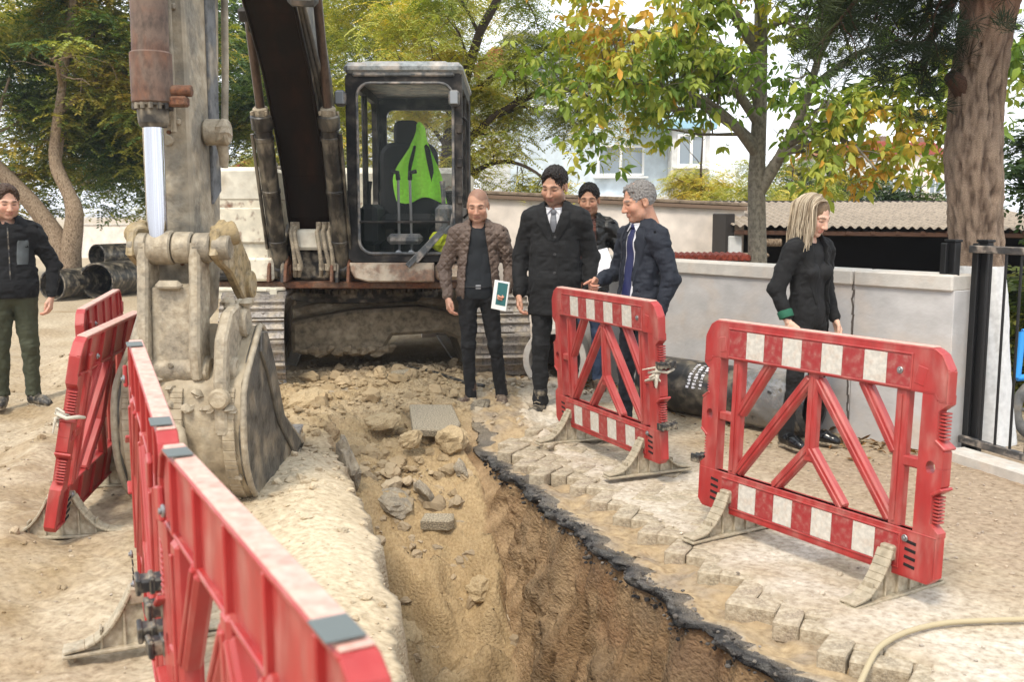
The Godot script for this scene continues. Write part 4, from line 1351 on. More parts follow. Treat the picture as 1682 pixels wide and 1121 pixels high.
func build_upper() -> void:
	var dk := MB.new()
	dk.box(X(V(-1.72, 0.892, -10.15)), V(2.66, 0.06, 3.3), 0.01)
	epart("deck", dk, M.rust_frame)
	# right-hand box with panels (left in the picture)
	var bx := MB.new()
	bx.box(X(V(-2.54, 1.335, -9.1)), V(0.98, 0.78, 1.2), 0.03)
	var eb := epart("tool_box", bx, M.cream_paint)
	var up := MB.new()
	up.box(X(V(-2.54, 1.74, -9.1)), V(0.99, 0.30, 1.22), 0.035)
	epart("fuel_tank", up, M.cream_clean)
	var pn := MB.new()
	pn.box(X(V(-2.35, 1.40, -8.485)), V(0.56, 0.30, 0.03), 0.012)
	epart("hatch", pn, M.cream_paint)
	var lw := MB.new()
	lw.box(X(V(-2.15, 1.03, -8.47)), V(0.26, 0.20, 0.06), 0.02)
	epart("front_panel", lw, M.cream_paint)
	var gr := MB.new()
	gr.box(X(V(-2.42, 1.03, -8.46)), V(0.24, 0.18, 0.04), 0.012)
	for k in 5: gr.box(X(V(-2.42, 0.97 + k * 0.032, -8.435)), V(0.22, 0.008, 0.02), 0.002)
	epart("step_grille", gr, M.oily_black)
	var hd := MB.new()
	hd.box(X(V(-1.75, 1.45, -11.2)), V(2.6, 1.05, 1.4), 0.06)
	epart("engine_hood", hd, M.cream_paint)
	var ex := MB.new()
	ex.rod(V(-2.42, 1.9, -9.9), V(-2.42, 2.17, -9.9), 0.05, 14, 0.006)
	epart("exhaust_pipe", ex, M.oily_black)
	var ca := MB.new()
	ca.lathe(X(V(-2.25, 1.89, -9.5)), [Vector2(0.06, 0), Vector2(0.06, 0.05), Vector2(0.04, 0.09), Vector2(0, 0.1)], 14)
	ca.box(X(V(-2.1, 1.91, -9.3)), V(0.1, 0.05, 0.12), 0.01)
	epart("filler_cap", ca, M.oily_black)
	# boom foot bracket with cream plate and hoses
	for s in [-1, 1]:
		var br := MB.new()
		plate(br, -1.715 + s * 0.23, 0.04, [8.42, 0.92, 8.5, 1.28, 8.75, 1.42, 9.3, 1.4, 9.6, 0.92], 0.008)
		epart("boom_bracket", br, M.oily_black)
	var cp := MB.new()
	cp.box(X(V(-1.70, 1.28, -8.52), 0, -12, 0), V(0.36, 0.18, 0.05), 0.02)
	epart("cover_plate", cp, M.cream_clean)
	var ce := MB.new()
	ce.box(X(V(-1.7, 1.06, -8.75)), V(0.42, 0.26, 0.3), 0.02)
	epart("valve_block", ce, M.oily_black)
	for k in 5:
		var h := MB.new()
		var x: float = [-1.86, -1.83, -1.64, -1.59, -1.54][k]
		h.tube([Z(x, 8.56, 1.42), Z(x - 0.005, 8.44, 1.34), Z(x + 0.02, 8.42, 1.2), Z(x + 0.03 + 0.02 * (k % 2), 8.43, 1.06), Z(x + 0.01, 8.5, 0.97)], [0.019], 8)
		for y in [1.40, 1.05]: h.rod(Z(x + (0.0 if y > 1.2 else 0.03), 8.46 + (0.06 if y > 1.2 else -0.02), y - 0.03), Z(x + (0.0 if y > 1.2 else 0.03), 8.46 + (0.06 if y > 1.2 else -0.02), y + 0.03), 0.026, 8, 0.003)
		epart("hydraulic_hose", h, M.hose_dusty)
	for s in [-1, 1]:
		var ft := MB.new()
		for e in [-1, 1]: plate(ft, -1.715 + s * 0.265 + e * 0.07, 0.025, [8.36, 0.93, 8.4, 1.06, 8.52, 1.14, 8.7, 1.05, 8.75, 0.93], 0.005)
		ft.rod(Z(-1.715 + s * 0.265 - 0.1, 8.52, 1.02), Z(-1.715 + s * 0.265 + 0.1, 8.52, 1.02), 0.05, 16, 0.005)
		epart("cylinder_foot", ft, M.rust_frame)

func build_cab() -> void:
	var cab := Node3D.new(); cab.name = "cab"; EX.add_child(cab, true)
	cab.position = -EX.position
	var x0 := -1.38; var x1 := -0.415; var y0 := 1.095; var y1 := 2.66
	var F := Transform3D(Basis.IDENTITY, V(0, 0, -8.47))
	var fr := MB.new()
	framed(fr, F, rrect(x0, y0, x1, y1, 0.05), rrect(x0 + 0.095, 1.165, x1 - 0.075, y1 - 0.09, 0.11), 0.07)
	obj("front_frame", fr, M.cab_black, cab)
	# rim round the glass
	var gk := MB.new()
	var loop := []
	var h := rrect(x0 + 0.095, 1.165, x1 - 0.075, y1 - 0.09, 0.11)
	for k in range(0, h.size(), 2): loop.append(V(h[k], h[k + 1], -8.43))
	loop.append(loop[0])
	gk.tube(loop, [0.014], 6, false)
	obj("window_seal", gk, M.cab_grey, cab)
	var gl := MB.new()
	gl.box(X(V((x0 + x1) / 2, 1.86, -8.475)), V(x1 - x0 - 0.17, 1.42, 0.006), 0.001)
	obj("windscreen", gl, M.glass_dusty, cab)
	var lg := MB.new()
	lg.box(X(V((x0 + x1) / 2, 1.43, -8.425)), V(x1 - x0 - 0.2, 0.018, 0.03), 0.004)
	obj("glass_bar", lg, M.cab_black, cab)
	# sides with windows, back with window
	for s in 2:
		var sx := x0 + 0.03 if s == 0 else x1 - 0.03
		var S := Transform3D(Basis(V(0, 0, -1), V(0, 1, 0), V(1, 0, 0)), V(sx, 0, 0))
		var sd := MB.new()
		framed(sd, S, rrect(8.5, y0, 10.15, y1, 0.05), rrect(8.62, 1.55, 9.95, y1 - 0.1, 0.09), 0.05)
		sd.box(X(V(sx, 1.83, -9.3)), V(0.05, 1.7, 0.06), 0.01)
		obj("side_frame" if s == 0 else "door_frame", sd, M.cab_black, cab)
		var sg := MB.new()
		sg.box(X(V(sx, 2.05, -9.28)), V(0.006, 1.04, 1.36), 0.001)
		obj("side_window", sg, M.glass_dusty, cab)
	var bk := MB.new()
	framed(bk, X(V(0, 0, -10.13)), rrect(x0, y0, x1, y1, 0.05), rrect(x0 + 0.13, 1.72, x1 - 0.12, y1 - 0.14, 0.07), 0.05)
	obj("back_frame", bk, M.cab_black, cab)
	var bg := MB.new()
	bg.box(X(V((x0 + x1) / 2, 2.1, -10.13)), V(0.74, 0.84, 0.006), 0.001)
	obj("rear_window", bg, M.glass_dusty, cab)
	var rf := MB.new()
	rf.box(X(V((x0 + x1) / 2, y1 + 0.03, -9.3)), V(x1 - x0 + 0.02, 0.10, 1.78), 0.035)
	rf.box(X(V((x0 + x1) / 2, y1 + 0.07, -9.25)), V(x1 - x0 - 0.22, 0.06, 1.5), 0.025)
	obj("roof", rf, M.roof_grey, cab)
	var vi := MB.new()
	vi.box(X(V((x0 + x1) / 2, y1 - 0.02, -8.44)), V(x1 - x0 - 0.12, 0.035, 0.05), 0.01)
	obj("visor", vi, M.cab_grey, cab)
	var fl := MB.new()
	fl.box(X(V((x0 + x1) / 2, 1.11, -9.3)), V(x1 - x0 - 0.08, 0.05, 1.6), 0.005)
	fl.box(X(V((x0 + x1) / 2, 1.35, -10.02)), V(x1 - x0 - 0.12, 0.75, 0.12), 0.02)
	obj("cab_floor", fl, M.cab_black, cab)
	# headlamps on both upper corners
	for s in 2:
		var lp := MB.new()
		lp.box(X(V(x0 - 0.03 if s == 0 else x1 - 0.06, 2.44, -8.37)), V(0.09, 0.13, 0.10), 0.02)
		var o := obj("work_lamp", lp, M.cab_grey, cab)
		var ln := MB.new()
		ln.box(X(V(x0 - 0.03 if s == 0 else x1 - 0.06, 2.44, -8.316)), V(0.066, 0.10, 0.012), 0.004)
		obj("lens", ln, M.lens, o)
	# grab rail and hinges on the door side
	var gb := MB.new()
	gb.tube([V(x1 + 0.005, 2.3, -8.5), V(x1 + 0.045, 2.26, -8.5), V(x1 + 0.045, 1.5, -8.5), V(x1 + 0.005, 1.46, -8.5)], [0.013], 8)
	for y in [1.62, 1.92, 2.2]: gb.box(X(V(x1 - 0.02, y, -8.43)), V(0.05, 0.08, 0.03), 0.008)
	obj("grab_rail", gb, M.cab_black, cab)
	# wiper folded across the lower corner
	var wp := MB.new()
	wp.bar(V(-0.56, 1.38, -8.40), V(-0.88, 1.06, -8.39), 0.05, 0.02, V(0, 0, 1), 0.005)
	wp.bar(V(-0.52, 1.40, -8.385), V(-0.80, 1.09, -8.375), 0.02, 0.016, V(0, 0, 1), 0.004)
	wp.tube([V(-0.5, 1.5, -8.39), V(-0.51, 1.38, -8.385), V(-0.56, 1.33, -8.385)], [0.009], 6)
	obj("wiper", wp, M.cab_grey, cab)
	# seat with a hi-vis vest hung over it
	var st := MB.new()
	st.prism(Transform3D(Basis(V(1, 0, 0), V(0, 1, 0), V(0, 0, 1)), V(-0.93, 0, -9.45)), P2(rrect(-0.30, 1.45, 0.24, 2.16, 0.14)), 0.14, 0.04, true)
	st.box(X(V(-0.93, 1.43, -9.2)), V(0.5, 0.14, 0.52), 0.05)
	st.prism(X(V(-0.93, 0, -9.45)), P2(rrect(-0.17, 2.12, 0.07, 2.36, 0.07)), 0.1, 0.03, true)
	st.rod(V(-0.93, 1.0, -9.25), V(-0.93, 1.4, -9.25), 0.16, 16, 0.02)
	obj("seat", st, M.seat_black, cab)
	for s in [-1, 1]:
		var cs := MB.new()
		cs.box(X(V(-0.93 + s * 0.33, 1.4, -9.1)), V(0.15, 0.36, 0.62), 0.04)
		cs.tube([V(-0.93 + s * 0.33, 1.55, -8.86), V(-0.93 + s * 0.325, 1.70, -8.83), V(-0.93 + s * 0.32, 1.78, -8.84)], [0.018, 0.02, 0.026], 8)
		obj("console", cs, M.cab_grey if s > 0 else M.seat_black, cab)
	for s in [-1, 1]:
		var lv := MB.new()
		lv.rod(V(-0.93 + s * 0.055, 1.14, -8.75), V(-0.93 + s * 0.05, 1.82, -8.68), 0.012, 8, 0.002)
		lv.rod(V(-0.93 + s * 0.055, 1.14, -8.78), V(-0.93 + s * 0.055, 1.16, -8.66), 0.03, 8, 0.004)
		var l := obj("travel_lever", lv, M.metal_grey, cab)
		var hn := MB.new()
		hn.tube([V(-0.93 + s * 0.05, 1.79, -8.69), V(-0.93 + s * 0.055, 1.85, -8.67), V(-0.93 + s * 0.11, 1.86, -8.665)], [0.02, 0.022, 0.018], 8)
		obj("handle", hn, M.seat_black, l)
	var md := MB.new()
	md.box(X(V(-0.93, 1.28, -8.72)), V(0.3, 0.09, 0.2), 0.03)
	obj("floor_box", md, M.cab_grey, cab)
	var ve := MB.new()
	# draped vest: a wavy sheet with thickness, wide at the bottom
	var rows := 15; var cols := 13
	var g := Grid.new(); g.cols = cols
	for r in rows:
		var t := r / (rows - 1.0)
		var wdt := lerpf(0.05, 0.235, smoothstep(0.0, 0.75, t))
		for k in cols:
			var u := k / (cols - 1.0) * 2.0 - 1.0
			var x := -0.855 + u * wdt + 0.03 * t * t - 0.05 * t * sin(t * 3.0)
			var y := 2.34 - 0.72 * t - 0.06 * u * u * (1 - t) + 0.03 * sin(u * 4.0 + 1.0) * t
			var z := -9.365 + 0.045 * sin(u * 7.0 + t * 1.5) * smoothstep(0.05, 0.5, t) + 0.05 * t - 0.07 * absf(u) * (1.0 - t)
			g.p.append(V(x, y, z)); g.c.append(Color.WHITE)
	g.normals()
	obj("safety_vest", g.part(0, cols - 1).orient(), M.hivis, cab)
	var rg := MB.new()
	rg.rock(X(V(-0.62, 1.26, -8.62)), V(0.1, 0.09, 0.09), 3, 2, 0.12)
	rg.rock(X(V(-0.55, 1.2, -8.6)), V(0.09, 0.08, 0.07), 8, 2, 0.12)
	obj("yellow_rag", rg, M.rag_yellow, cab)
	# rusty cream sill under the cab
	var sl := MB.new()
	sl.prism(X(V(0, 0, -8.47)), P2([-1.37, 1.088, -0.66, 1.088, -0.66, 0.925, -1.22, 0.925, -1.33, 0.955, -1.37, 1.02]), 0.12, 0.012)
	obj("cab_sill", sl, M.cream_rusty, cab)
	var s2 := MB.new()
	s2.box(X(V(-0.53, 1.01, -8.5)), V(0.245, 0.14, 0.10), 0.02)
	s2.box(X(V(-0.53, 0.985, -8.44)), V(0.18, 0.05, 0.03), 0.01)
	obj("step_plate", s2, M.cream_rusty, cab)

func beam(mb: MB, belly: MB, ctr: Array, x: float, w: float) -> void:
	# ctr: [d, y, height]; sweeps a box section in the plane x = const
	var rows := []
	for k in ctr.size():
		var a = ctr[maxi(k - 1, 0)]; var b = ctr[mini(k + 1, ctr.size() - 1)]
		var t := Vector2(b[0] - a[0], b[1] - a[1]).normalized()
		var n := Vector2(-t.y, t.x)   # points to smaller d when going up: the belly is on that side
		var c := Vector2(ctr[k][0], ctr[k][1])
		var h: float = ctr[k][2] * 0.5
		rows.append([c + n * h, c - n * h])
	for k in rows.size() - 1:
		var q := []
		for r in [rows[k], rows[k + 1]]:
			for e in 2:
				for s in [-1, 1]: q.append(Z(x + s * w * 0.5, r[e].x, r[e].y))
		# q: 0 e0- 1 e0+ 2 e1- 3 e1+ ; 4..7 next
		var mid: Vector3 = (q[0] + q[3] + q[4] + q[7]) * 0.25
		for f in [[0, 1, 5, 4, 0], [2, 3, 7, 6, 1], [0, 2, 6, 4, 1], [1, 3, 7, 5, 1]]:
			var m := belly if f[4] == 0 else mb
			m.fix(q[f[0]], q[f[1]], q[f[2]], mid)
			m.fix(q[f[0]], q[f[2]], q[f[3]], mid)

func build_boom() -> void:
	var bm := MB.new(); var by := MB.new()
	# belly line: (8.5,1.3) (8.46,1.55) (8.3,2.1) (7.6,2.85) (7.05,3.25)
	var ctr := [[9.15, 1.18, 0.4], [8.98, 1.35, 0.62], [8.82, 1.62, 0.7], [8.68, 1.98, 0.74], [8.42, 2.4, 0.78], [8.05, 2.85, 0.8], [7.6, 3.25, 0.82], [7.05, 3.62, 0.8], [6.4, 3.95, 0.7], [5.7, 4.18, 0.55], [5.2, 4.3, 0.4]]
	beam(bm, by, ctr, -1.715, 0.35)
	epart("boom", bm, M.boom_grey)
	epart("boom_belly", by, M.boom_black)
	# flange edges along the belly
	for s in [-1, 1]:
		var fl := MB.new()
		var pts := []
		for k in range(1, ctr.size()):
			var a = ctr[k - 1]; var b = ctr[mini(k + 1, ctr.size() - 1)]
			var t := Vector2(b[0] - a[0], b[1] - a[1]).normalized()
			var c = Vector2(ctr[k][0], ctr[k][1]) + Vector2(-t.y, t.x) * ctr[k][2] * 0.5
			pts.append(Z(-1.715 + s * 0.175, c.x, c.y))
		fl.tube(pts, [0.013], 6)
		epart("boom_flange", fl, M.boom_black)
	for s in [-1, 1]:
		var x: float = -1.715 + s * 0.265
		var a := Z(x, 8.55, 1.02); var b := Z(x, 7.62, 3.25)
		var u := (b - a).normalized()
		var L := a.distance_to(b)
		var cy := MB.new()
		cy.rod(a + u * 0.0, a + u * 1.28, 0.072, 20, 0.01)
		cy.rod(a + u * 1.24, a + u * 1.36, 0.088, 20, 0.01)
		cy.rod(a - V(0.07, 0, 0), a + V(0.07, 0, 0), 0.085, 18, 0.01)
		cy.tube([a + u * 0.2 + V(s * 0.085, 0, 0.03), a + u * 1.2 + V(s * 0.085, 0, 0.03)], [0.016], 8)
		for e in [0.25, 0.7, 1.15]: cy.rod(a + u * e, a + u * (e + 0.035), 0.079, 20, 0.004)
		var c := epart("boom_cylinder", cy, M.cyl_black)
		var rd := MB.new()
		rd.rod(a + u * 1.3, a + u * L, 0.036, 16, 0.004)
		obj("rod", rd, M.rod_brown, c)
		var gb := MB.new()
		gb.rod(a + u * 1.33, a + u * 1.42, 0.062, 14, 0.01)
		for k in 8:
			var an := TAU * k / 8
			var o := V(cos(an), 0, sin(an)) * 0.075
			gb.rod(a + u * 1.35 + o, a + u * 1.385 + o, 0.012, 6, 0.002)
		obj("gland", gb, M.hose_dusty, c)
	var pin := MB.new()
	pin.rod(Z(-2.05, 7.62, 3.25), Z(-1.38, 7.62, 3.25), 0.08, 18, 0.01)
	epart("boom_pin", pin, M.rust_frame)
	var lb := MB.new()
	lb.box(X(Z(-1.44, 7.1, 2.985), 8, 0, 0), V(0.21, 0.13, 0.12), 0.03)
	lb.box(X(Z(-1.50, 7.2, 3.06)), V(0.05, 0.14, 0.1), 0.01)
	var lamp := epart("boom_lamp", lb, M.cab_grey)
	var ln := MB.new()
	ln.box(X(Z(-1.43, 7.035, 2.985), 8, 0, 0), V(0.13, 0.085, 0.02), 0.008)
	obj("lens", ln, M.lens, lamp)
	for k in 2:
		var hs := MB.new()
		hs.tube([Z(-1.53 + k * 0.04, 8.4, 2.05), Z(-1.52 + k * 0.04, 8.0, 2.5), Z(-1.53 + k * 0.03, 7.4, 3.0), Z(-1.53 + k * 0.03, 6.9, 3.4)], [0.02], 8)
		epart("hydraulic_line", hs, M.boom_grey)
	var hx := MB.new()
	hx.box(X(Z(-1.93, 7.45, 2.93), 0, 30, 0), V(0.1, 0.1, 0.06), 0.015)
	hx.tube([Z(-1.93, 7.5, 3.0), Z(-1.95, 7.6, 2.86), Z(-1.9, 7.75, 2.78)], [0.016], 8)
	epart("hose_clamp", hx, M.oily_black)

func build_stick() -> void:
	var sk := MB.new()
	plate(sk, -1.72, 0.235, [5.03, 1.12, 5.03, 2.2, 4.98, 3.6, 5.02, 4.5, 5.4, 4.6, 5.75, 4.4, 5.72, 3.4, 5.56, 2.0, 5.5, 1.25, 5.42, 0.98, 5.2, 0.92, 5.08, 0.98], 0.012)
	epart("stick", sk, M.stick_mud)
	var rim := MB.new()
	# side stiffeners on the right-hand face
	plate(rim, -1.595, 0.02, [5.36, 1.55, 5.36, 4.3, 5.52, 4.3, 5.50, 1.62], 0.005)
	epart("side_plate", rim, M.stick_grey)
	var ln := MB.new()
	ln.tube([Z(-1.665, 5.0, 1.9), Z(-1.665, 4.99, 3.6)], [0.014], 8)
	ln.tube([Z(-1.58, 5.55, 1.75), Z(-1.57, 5.6, 2.3), Z(-1.57, 5.68, 3.2)], [0.02], 8)
	for y in [1.95, 2.5, 3.0]: ln.box(X(Z(-1.665, 5.01, y)), V(0.06, 0.03, 0.03), 0.006)
	ln.rod(Z(-1.7, 5.03, 1.86), Z(-1.7, 4.99, 1.86), 0.028, 10, 0.004)
	epart("grease_line", ln, M.stick_mud)
	var bl := MB.new()
	for p in [[-1.76, 1.55], [-1.79, 1.55], [-1.66, 1.25], [-1.7, 1.9], [-1.64, 1.36], [-1.74, 1.12]]:
		bl.rod(Z(p[0], 5.03, p[1]), Z(p[0], 5.018, p[1]), 0.011, 8, 0.002)
	stuffed(epart("bolt_head", bl, M.rust_frame))
	# upper clamp at the top of the side
	var cl := MB.new()
	cl.box(X(Z(-1.56, 5.42, 2.7)), V(0.09, 0.07, 0.2), 0.02)
	cl.rod(Z(-1.62, 5.4, 2.66), Z(-1.5, 5.4, 2.66), 0.04, 12, 0.006)
	epart("hose_clamp", cl, M.rust_frame)
	# idler boss on the right-hand side
	var bs := MB.new()
	bs.rod(Z(-1.60, 5.28, 1.92), Z(-1.47, 5.28, 1.92), 0.068, 18, 0.012)
	bs.rock(X(Z(-1.5, 5.26, 1.93)), V(0.055, 0.065, 0.07), 5, 2, 0.2)
	bs.tube([Z(-1.52, 5.3, 1.9), Z(-1.515, 5.32, 1.80), Z(-1.52, 5.33, 1.75)], [0.036, 0.026, 0.022], 10)
	epart("pivot_boss", bs, M.mud_pale)
	# bucket cylinder
	var cx := -1.715; var cd := 4.86
	var cy := MB.new()
	cy.rod(Z(cx, cd + 0.05, 4.3), Z(cx, cd, 2.24), 0.086, 28, 0.004)
	cy.rod(Z(cx, cd, 2.26), Z(cx, cd, 2.02), 0.097, 28, 0.008)
	var c := epart("bucket_cylinder", cy, M.cyl_rust)
	var gd := MB.new()
	gd.lathe(X(Z(cx, cd, 1.91)), [Vector2(0.0, -0.005), Vector2(0.062, 0.0), Vector2(0.07, 0.02), Vector2(0.075, 0.09), Vector2(0.088, 0.1), Vector2(0.088, 0.113), Vector2(0, 0.113)], 24)
	for k in 14:
		var a := TAU * k / 14
		gd.rod(Z(cx, cd, 1.99) + V(cos(a), 0, sin(a)) * 0.084, Z(cx, cd, 2.021) + V(cos(a), 0, sin(a)) * 0.084, 0.012, 6, 0.002)
	obj("gland", gd, M.oily_black, c)
	var bt := MB.new()
	bt.box(X(Z(cx + 0.12, cd, 2.03)), V(0.1, 0.05, 0.06), 0.01)
	bt.rod(Z(cx + 0.09, cd, 2.08), Z(cx + 0.19, cd, 2.08), 0.028, 12, 0.004)
	obj("pipe_bracket", bt, M.rust_frame, c)
	var rd := MB.new()
	rd.rod(Z(cx, cd, 1.92), Z(cx, cd - 0.01, 1.36), 0.046, 28, 0.002)
	obj("chrome_rod", rd, M.chrome, c)
	# rod-end pin and bosses
	var pn := MB.new()
	var py := 1.335; var pd := 4.87
	for q in [[-1.86, -1.825, 0.058], [-1.82, -1.765, 0.072], [-1.76, -1.645, 0.084], [-1.64, -1.55, 0.078], [-1.545, -1.46, 0.072], [-1.455, -1.37, 0.06]]:
		pn.rod(Z(q[0], pd, py), Z(q[1], pd, py), q[2], 24, 0.008)
	epart("linkage_pin", pn, M.pin_steel)
	# idler links on both sides of the stick
	for s in [-1, 1]:
		var li := MB.new()
		plate(li, -1.64 + s * 0.20, 0.045, [4.80, 1.30, 4.84, 1.42, 4.98, 1.47, 5.2, 1.40, 5.42, 1.24, 5.46, 1.08, 5.36, 1.0, 5.25, 1.06, 5.05, 1.2, 4.9, 1.25], 0.01)
		li.rod(Z(-1.64 + s * 0.17, 5.36, 1.12), Z(-1.64 + s * 0.25, 5.36, 1.12), 0.075, 18, 0.008)
		li.rod(Z(-1.64 + s * 0.18, 4.9, 1.38), Z(-1.64 + s * (0.28 if s > 0 else 0.22), 4.95, 1.41), 0.06, 18, 0.008)
		epart("idler_link", li, M.mud_yellow)
	# bucket link down to the bucket
	var hl := MB.new()
	for s in [-1, 1]:
		plate(hl, -1.655 + s * 0.125, 0.055, [4.80, 1.36, 4.94, 1.36, 4.97, 1.2, 4.92, 0.86, 4.94, 0.74, 4.86, 0.66, 4.76, 0.70, 4.74, 0.84, 4.79, 1.2], 0.012)
	plate(hl, -1.655, 0.2, [4.82, 1.14, 4.88, 1.16, 4.88, 0.78, 4.80, 0.78], 0.01)
	hl.box(X(Z(-1.655, 4.80, 1.155), 0, 20, 0), V(0.13, 0.05, 0.05), 0.02)
	epart("bucket_link", hl, M.mud_pale)
	var lp := MB.new()
	lp.rod(Z(-1.835, 4.84, 0.735), Z(-1.475, 4.84, 0.735), 0.07, 22, 0.012)
	lp.rod(Z(-1.655, 4.775, 0.77), Z(-1.655, 4.765, 0.77), 0.014, 8, 0.002)
	epart("link_pin", lp, M.pin_steel)

func build_bucket() -> void:
	var BK := Node3D.new(); BK.name = "bucket"; EX.add_child(BK, true)
	BK.position = -EX.position
	var xl := -1.91; var xr := -1.31
	var prof := [[5.10, 0.93], [4.92, 0.80], [4.76, 0.66], [4.72, 0.46], [4.76, 0.26], [4.90, 0.09], [5.15, 0.0], [5.5, -0.01], [5.8, 0.03], [6.02, 0.10]]
	# curved shell
	var sh := MB.new()
	var cv := Curve2D.new()
	for k in prof.size():
		var a = prof[maxi(k - 1, 0)]; var b = prof[mini(k + 1, prof.size() - 1)]
		var t := Vector2(b[0] - a[0], b[1] - a[1]) / 6.0
		cv.add_point(Vector2(prof[k][0], prof[k][1]), -t, t)
	var pts := cv.tessellate(4)
	var outer := []
	for p in pts: outer.append_array([p.x, p.y])
	var mb := MB.new()
	var g := Grid.new()
	var cols := 33; g.cols = cols
	for p in pts:
		for k in cols:
			var t := k / (cols - 1.0)
			var x := lerpf(xl, xr, t)
			var lump := nc.get_noise_3d(x * 0.5, p.y * 0.5, p.x * 0.5) * 0.02 + nb.get_noise_3d(x, p.y, p.x) * 0.015
			var dirn := (p - Vector2(5.4, 0.5)).normalized()
			g.p.append(Z(x, p.x + dirn.x * lump, p.y + dirn.y * lump))
			g.c.append(Color.WHITE)
	g.normals()
	mb = g.part(0, cols - 1)
	obj("shell", mb, M.bucket_mud, BK)
	var side := outer.duplicate()
	side.append_array([5.50, 0.38, 5.30, 0.72, 5.16, 0.91])
	for x in [xl, xr]:
		var sp := MB.new()
		plate(sp, x, 0.03, side, 0.006)
		obj("side_plate", sp, M.bucket_side, BK)
		var rim := MB.new()
		var path := []
		for k in range(0, side.size(), 2): path.append(Z(x + (0.012 if x == xr else -0.012), side[k], side[k + 1]))
		path.append(path[0])
		rim.tube(path, [0.017], 6, false)
		obj("rim", rim, M.mud_pale, BK)
		var wp := MB.new()
		plate(wp, x + (0.02 if x == xr else -0.02), 0.022, [5.06, 0.90, 5.18, 0.89, 5.32, 0.71, 5.52, 0.37, 5.94, 0.12, 5.74, 0.10, 5.38, 0.36, 5.18, 0.66, 5.04, 0.8], 0.006)
		obj("side_cutter", wp, M.bucket_side, BK)
	# wear strips down the back
	for x in [-1.85, -1.62, -1.37]:
		var ws := MB.new()
		for k in range(6, pts.size() - 2):
			ws.bar(Z(x, pts[k].x, pts[k].y) + V(0, 0, 0.006), Z(x, pts[k + 1].x, pts[k + 1].y) + V(0, 0, 0.006), 0.06, 0.02, V(0, 0, 1), 0.003)
		obj("wear_strip", ws, M.bucket_mud, BK)
	for x in [-1.81, -1.40]:
		var ear := MB.new()
		plate(ear, x, 0.06, [4.70, 0.44, 4.69, 0.70, 4.74, 0.9, 4.86, 1.02, 5.0, 1.05, 5.13, 1.0, 5.2, 0.9, 5.05, 0.86, 4.9, 0.72, 4.77, 0.56], 0.012)
		ear.rod(Z(x - 0.05, 4.84, 0.735), Z(x + 0.055, 4.84, 0.735), 0.065, 18, 0.01)
		ear.rod(Z(x - 0.05, 5.04, 0.95), Z(x + 0.06, 5.04, 0.95), 0.075, 18, 0.01)
		obj("hinge_ear", ear, M.pin_steel if x < -1.6 else M.mud_pale, BK)
	var lug := MB.new()
	lug.tube([Z(-1.64, 4.73, 0.48), Z(-1.60, 4.68, 0.46), Z(-1.58, 4.66, 0.38), Z(-1.6, 4.71, 0.33)], [0.03, 0.035, 0.032, 0.026], 10)
	lug.rod(Z(-1.4, 4.72, 0.62), Z(-1.4, 4.66, 0.62), 0.05, 14, 0.01)
	obj("lifting_lug", lug, M.bucket_mud, BK)
	var mudb := MB.new()
	var rr := RandomNumberGenerator.new(); rr.seed = 77
	for k in 26:
		var p := pts[rr.randi_range(2, pts.size() - 8)]
		mudb.rock(X(Z(rr.randf_range(-1.86, -1.34), p.x - 0.005, p.y), rr.randf() * 90, rr.randf() * 90, 0), V(0.035, 0.02, 0.03) * rr.randf_range(0.5, 1.4), k, 1, 0.3)
	for k in 8:
		mudb.rock(X(Z(-1.40 + rr.randf_range(-0.04, 0.05), 5.0 + rr.randf() * 0.12, 1.0 + rr.randf() * 0.06)), V(0.04, 0.03, 0.04), 60 + k, 1, 0.3)
	stuffed(obj("clinging_mud", mudb, M.mud_pale, BK))
	for k in 5:
		var th := MB.new()
		var x := lerpf(xl + 0.05, xr - 0.05, k / 4.0)
		plate(th, x, 0.07, [5.95, 0.07, 6.05, 0.09, 6.22, 0.17, 6.05, 0.15, 5.95, 0.13], 0.008)
		obj("tooth", th, M.track_steel, BK)

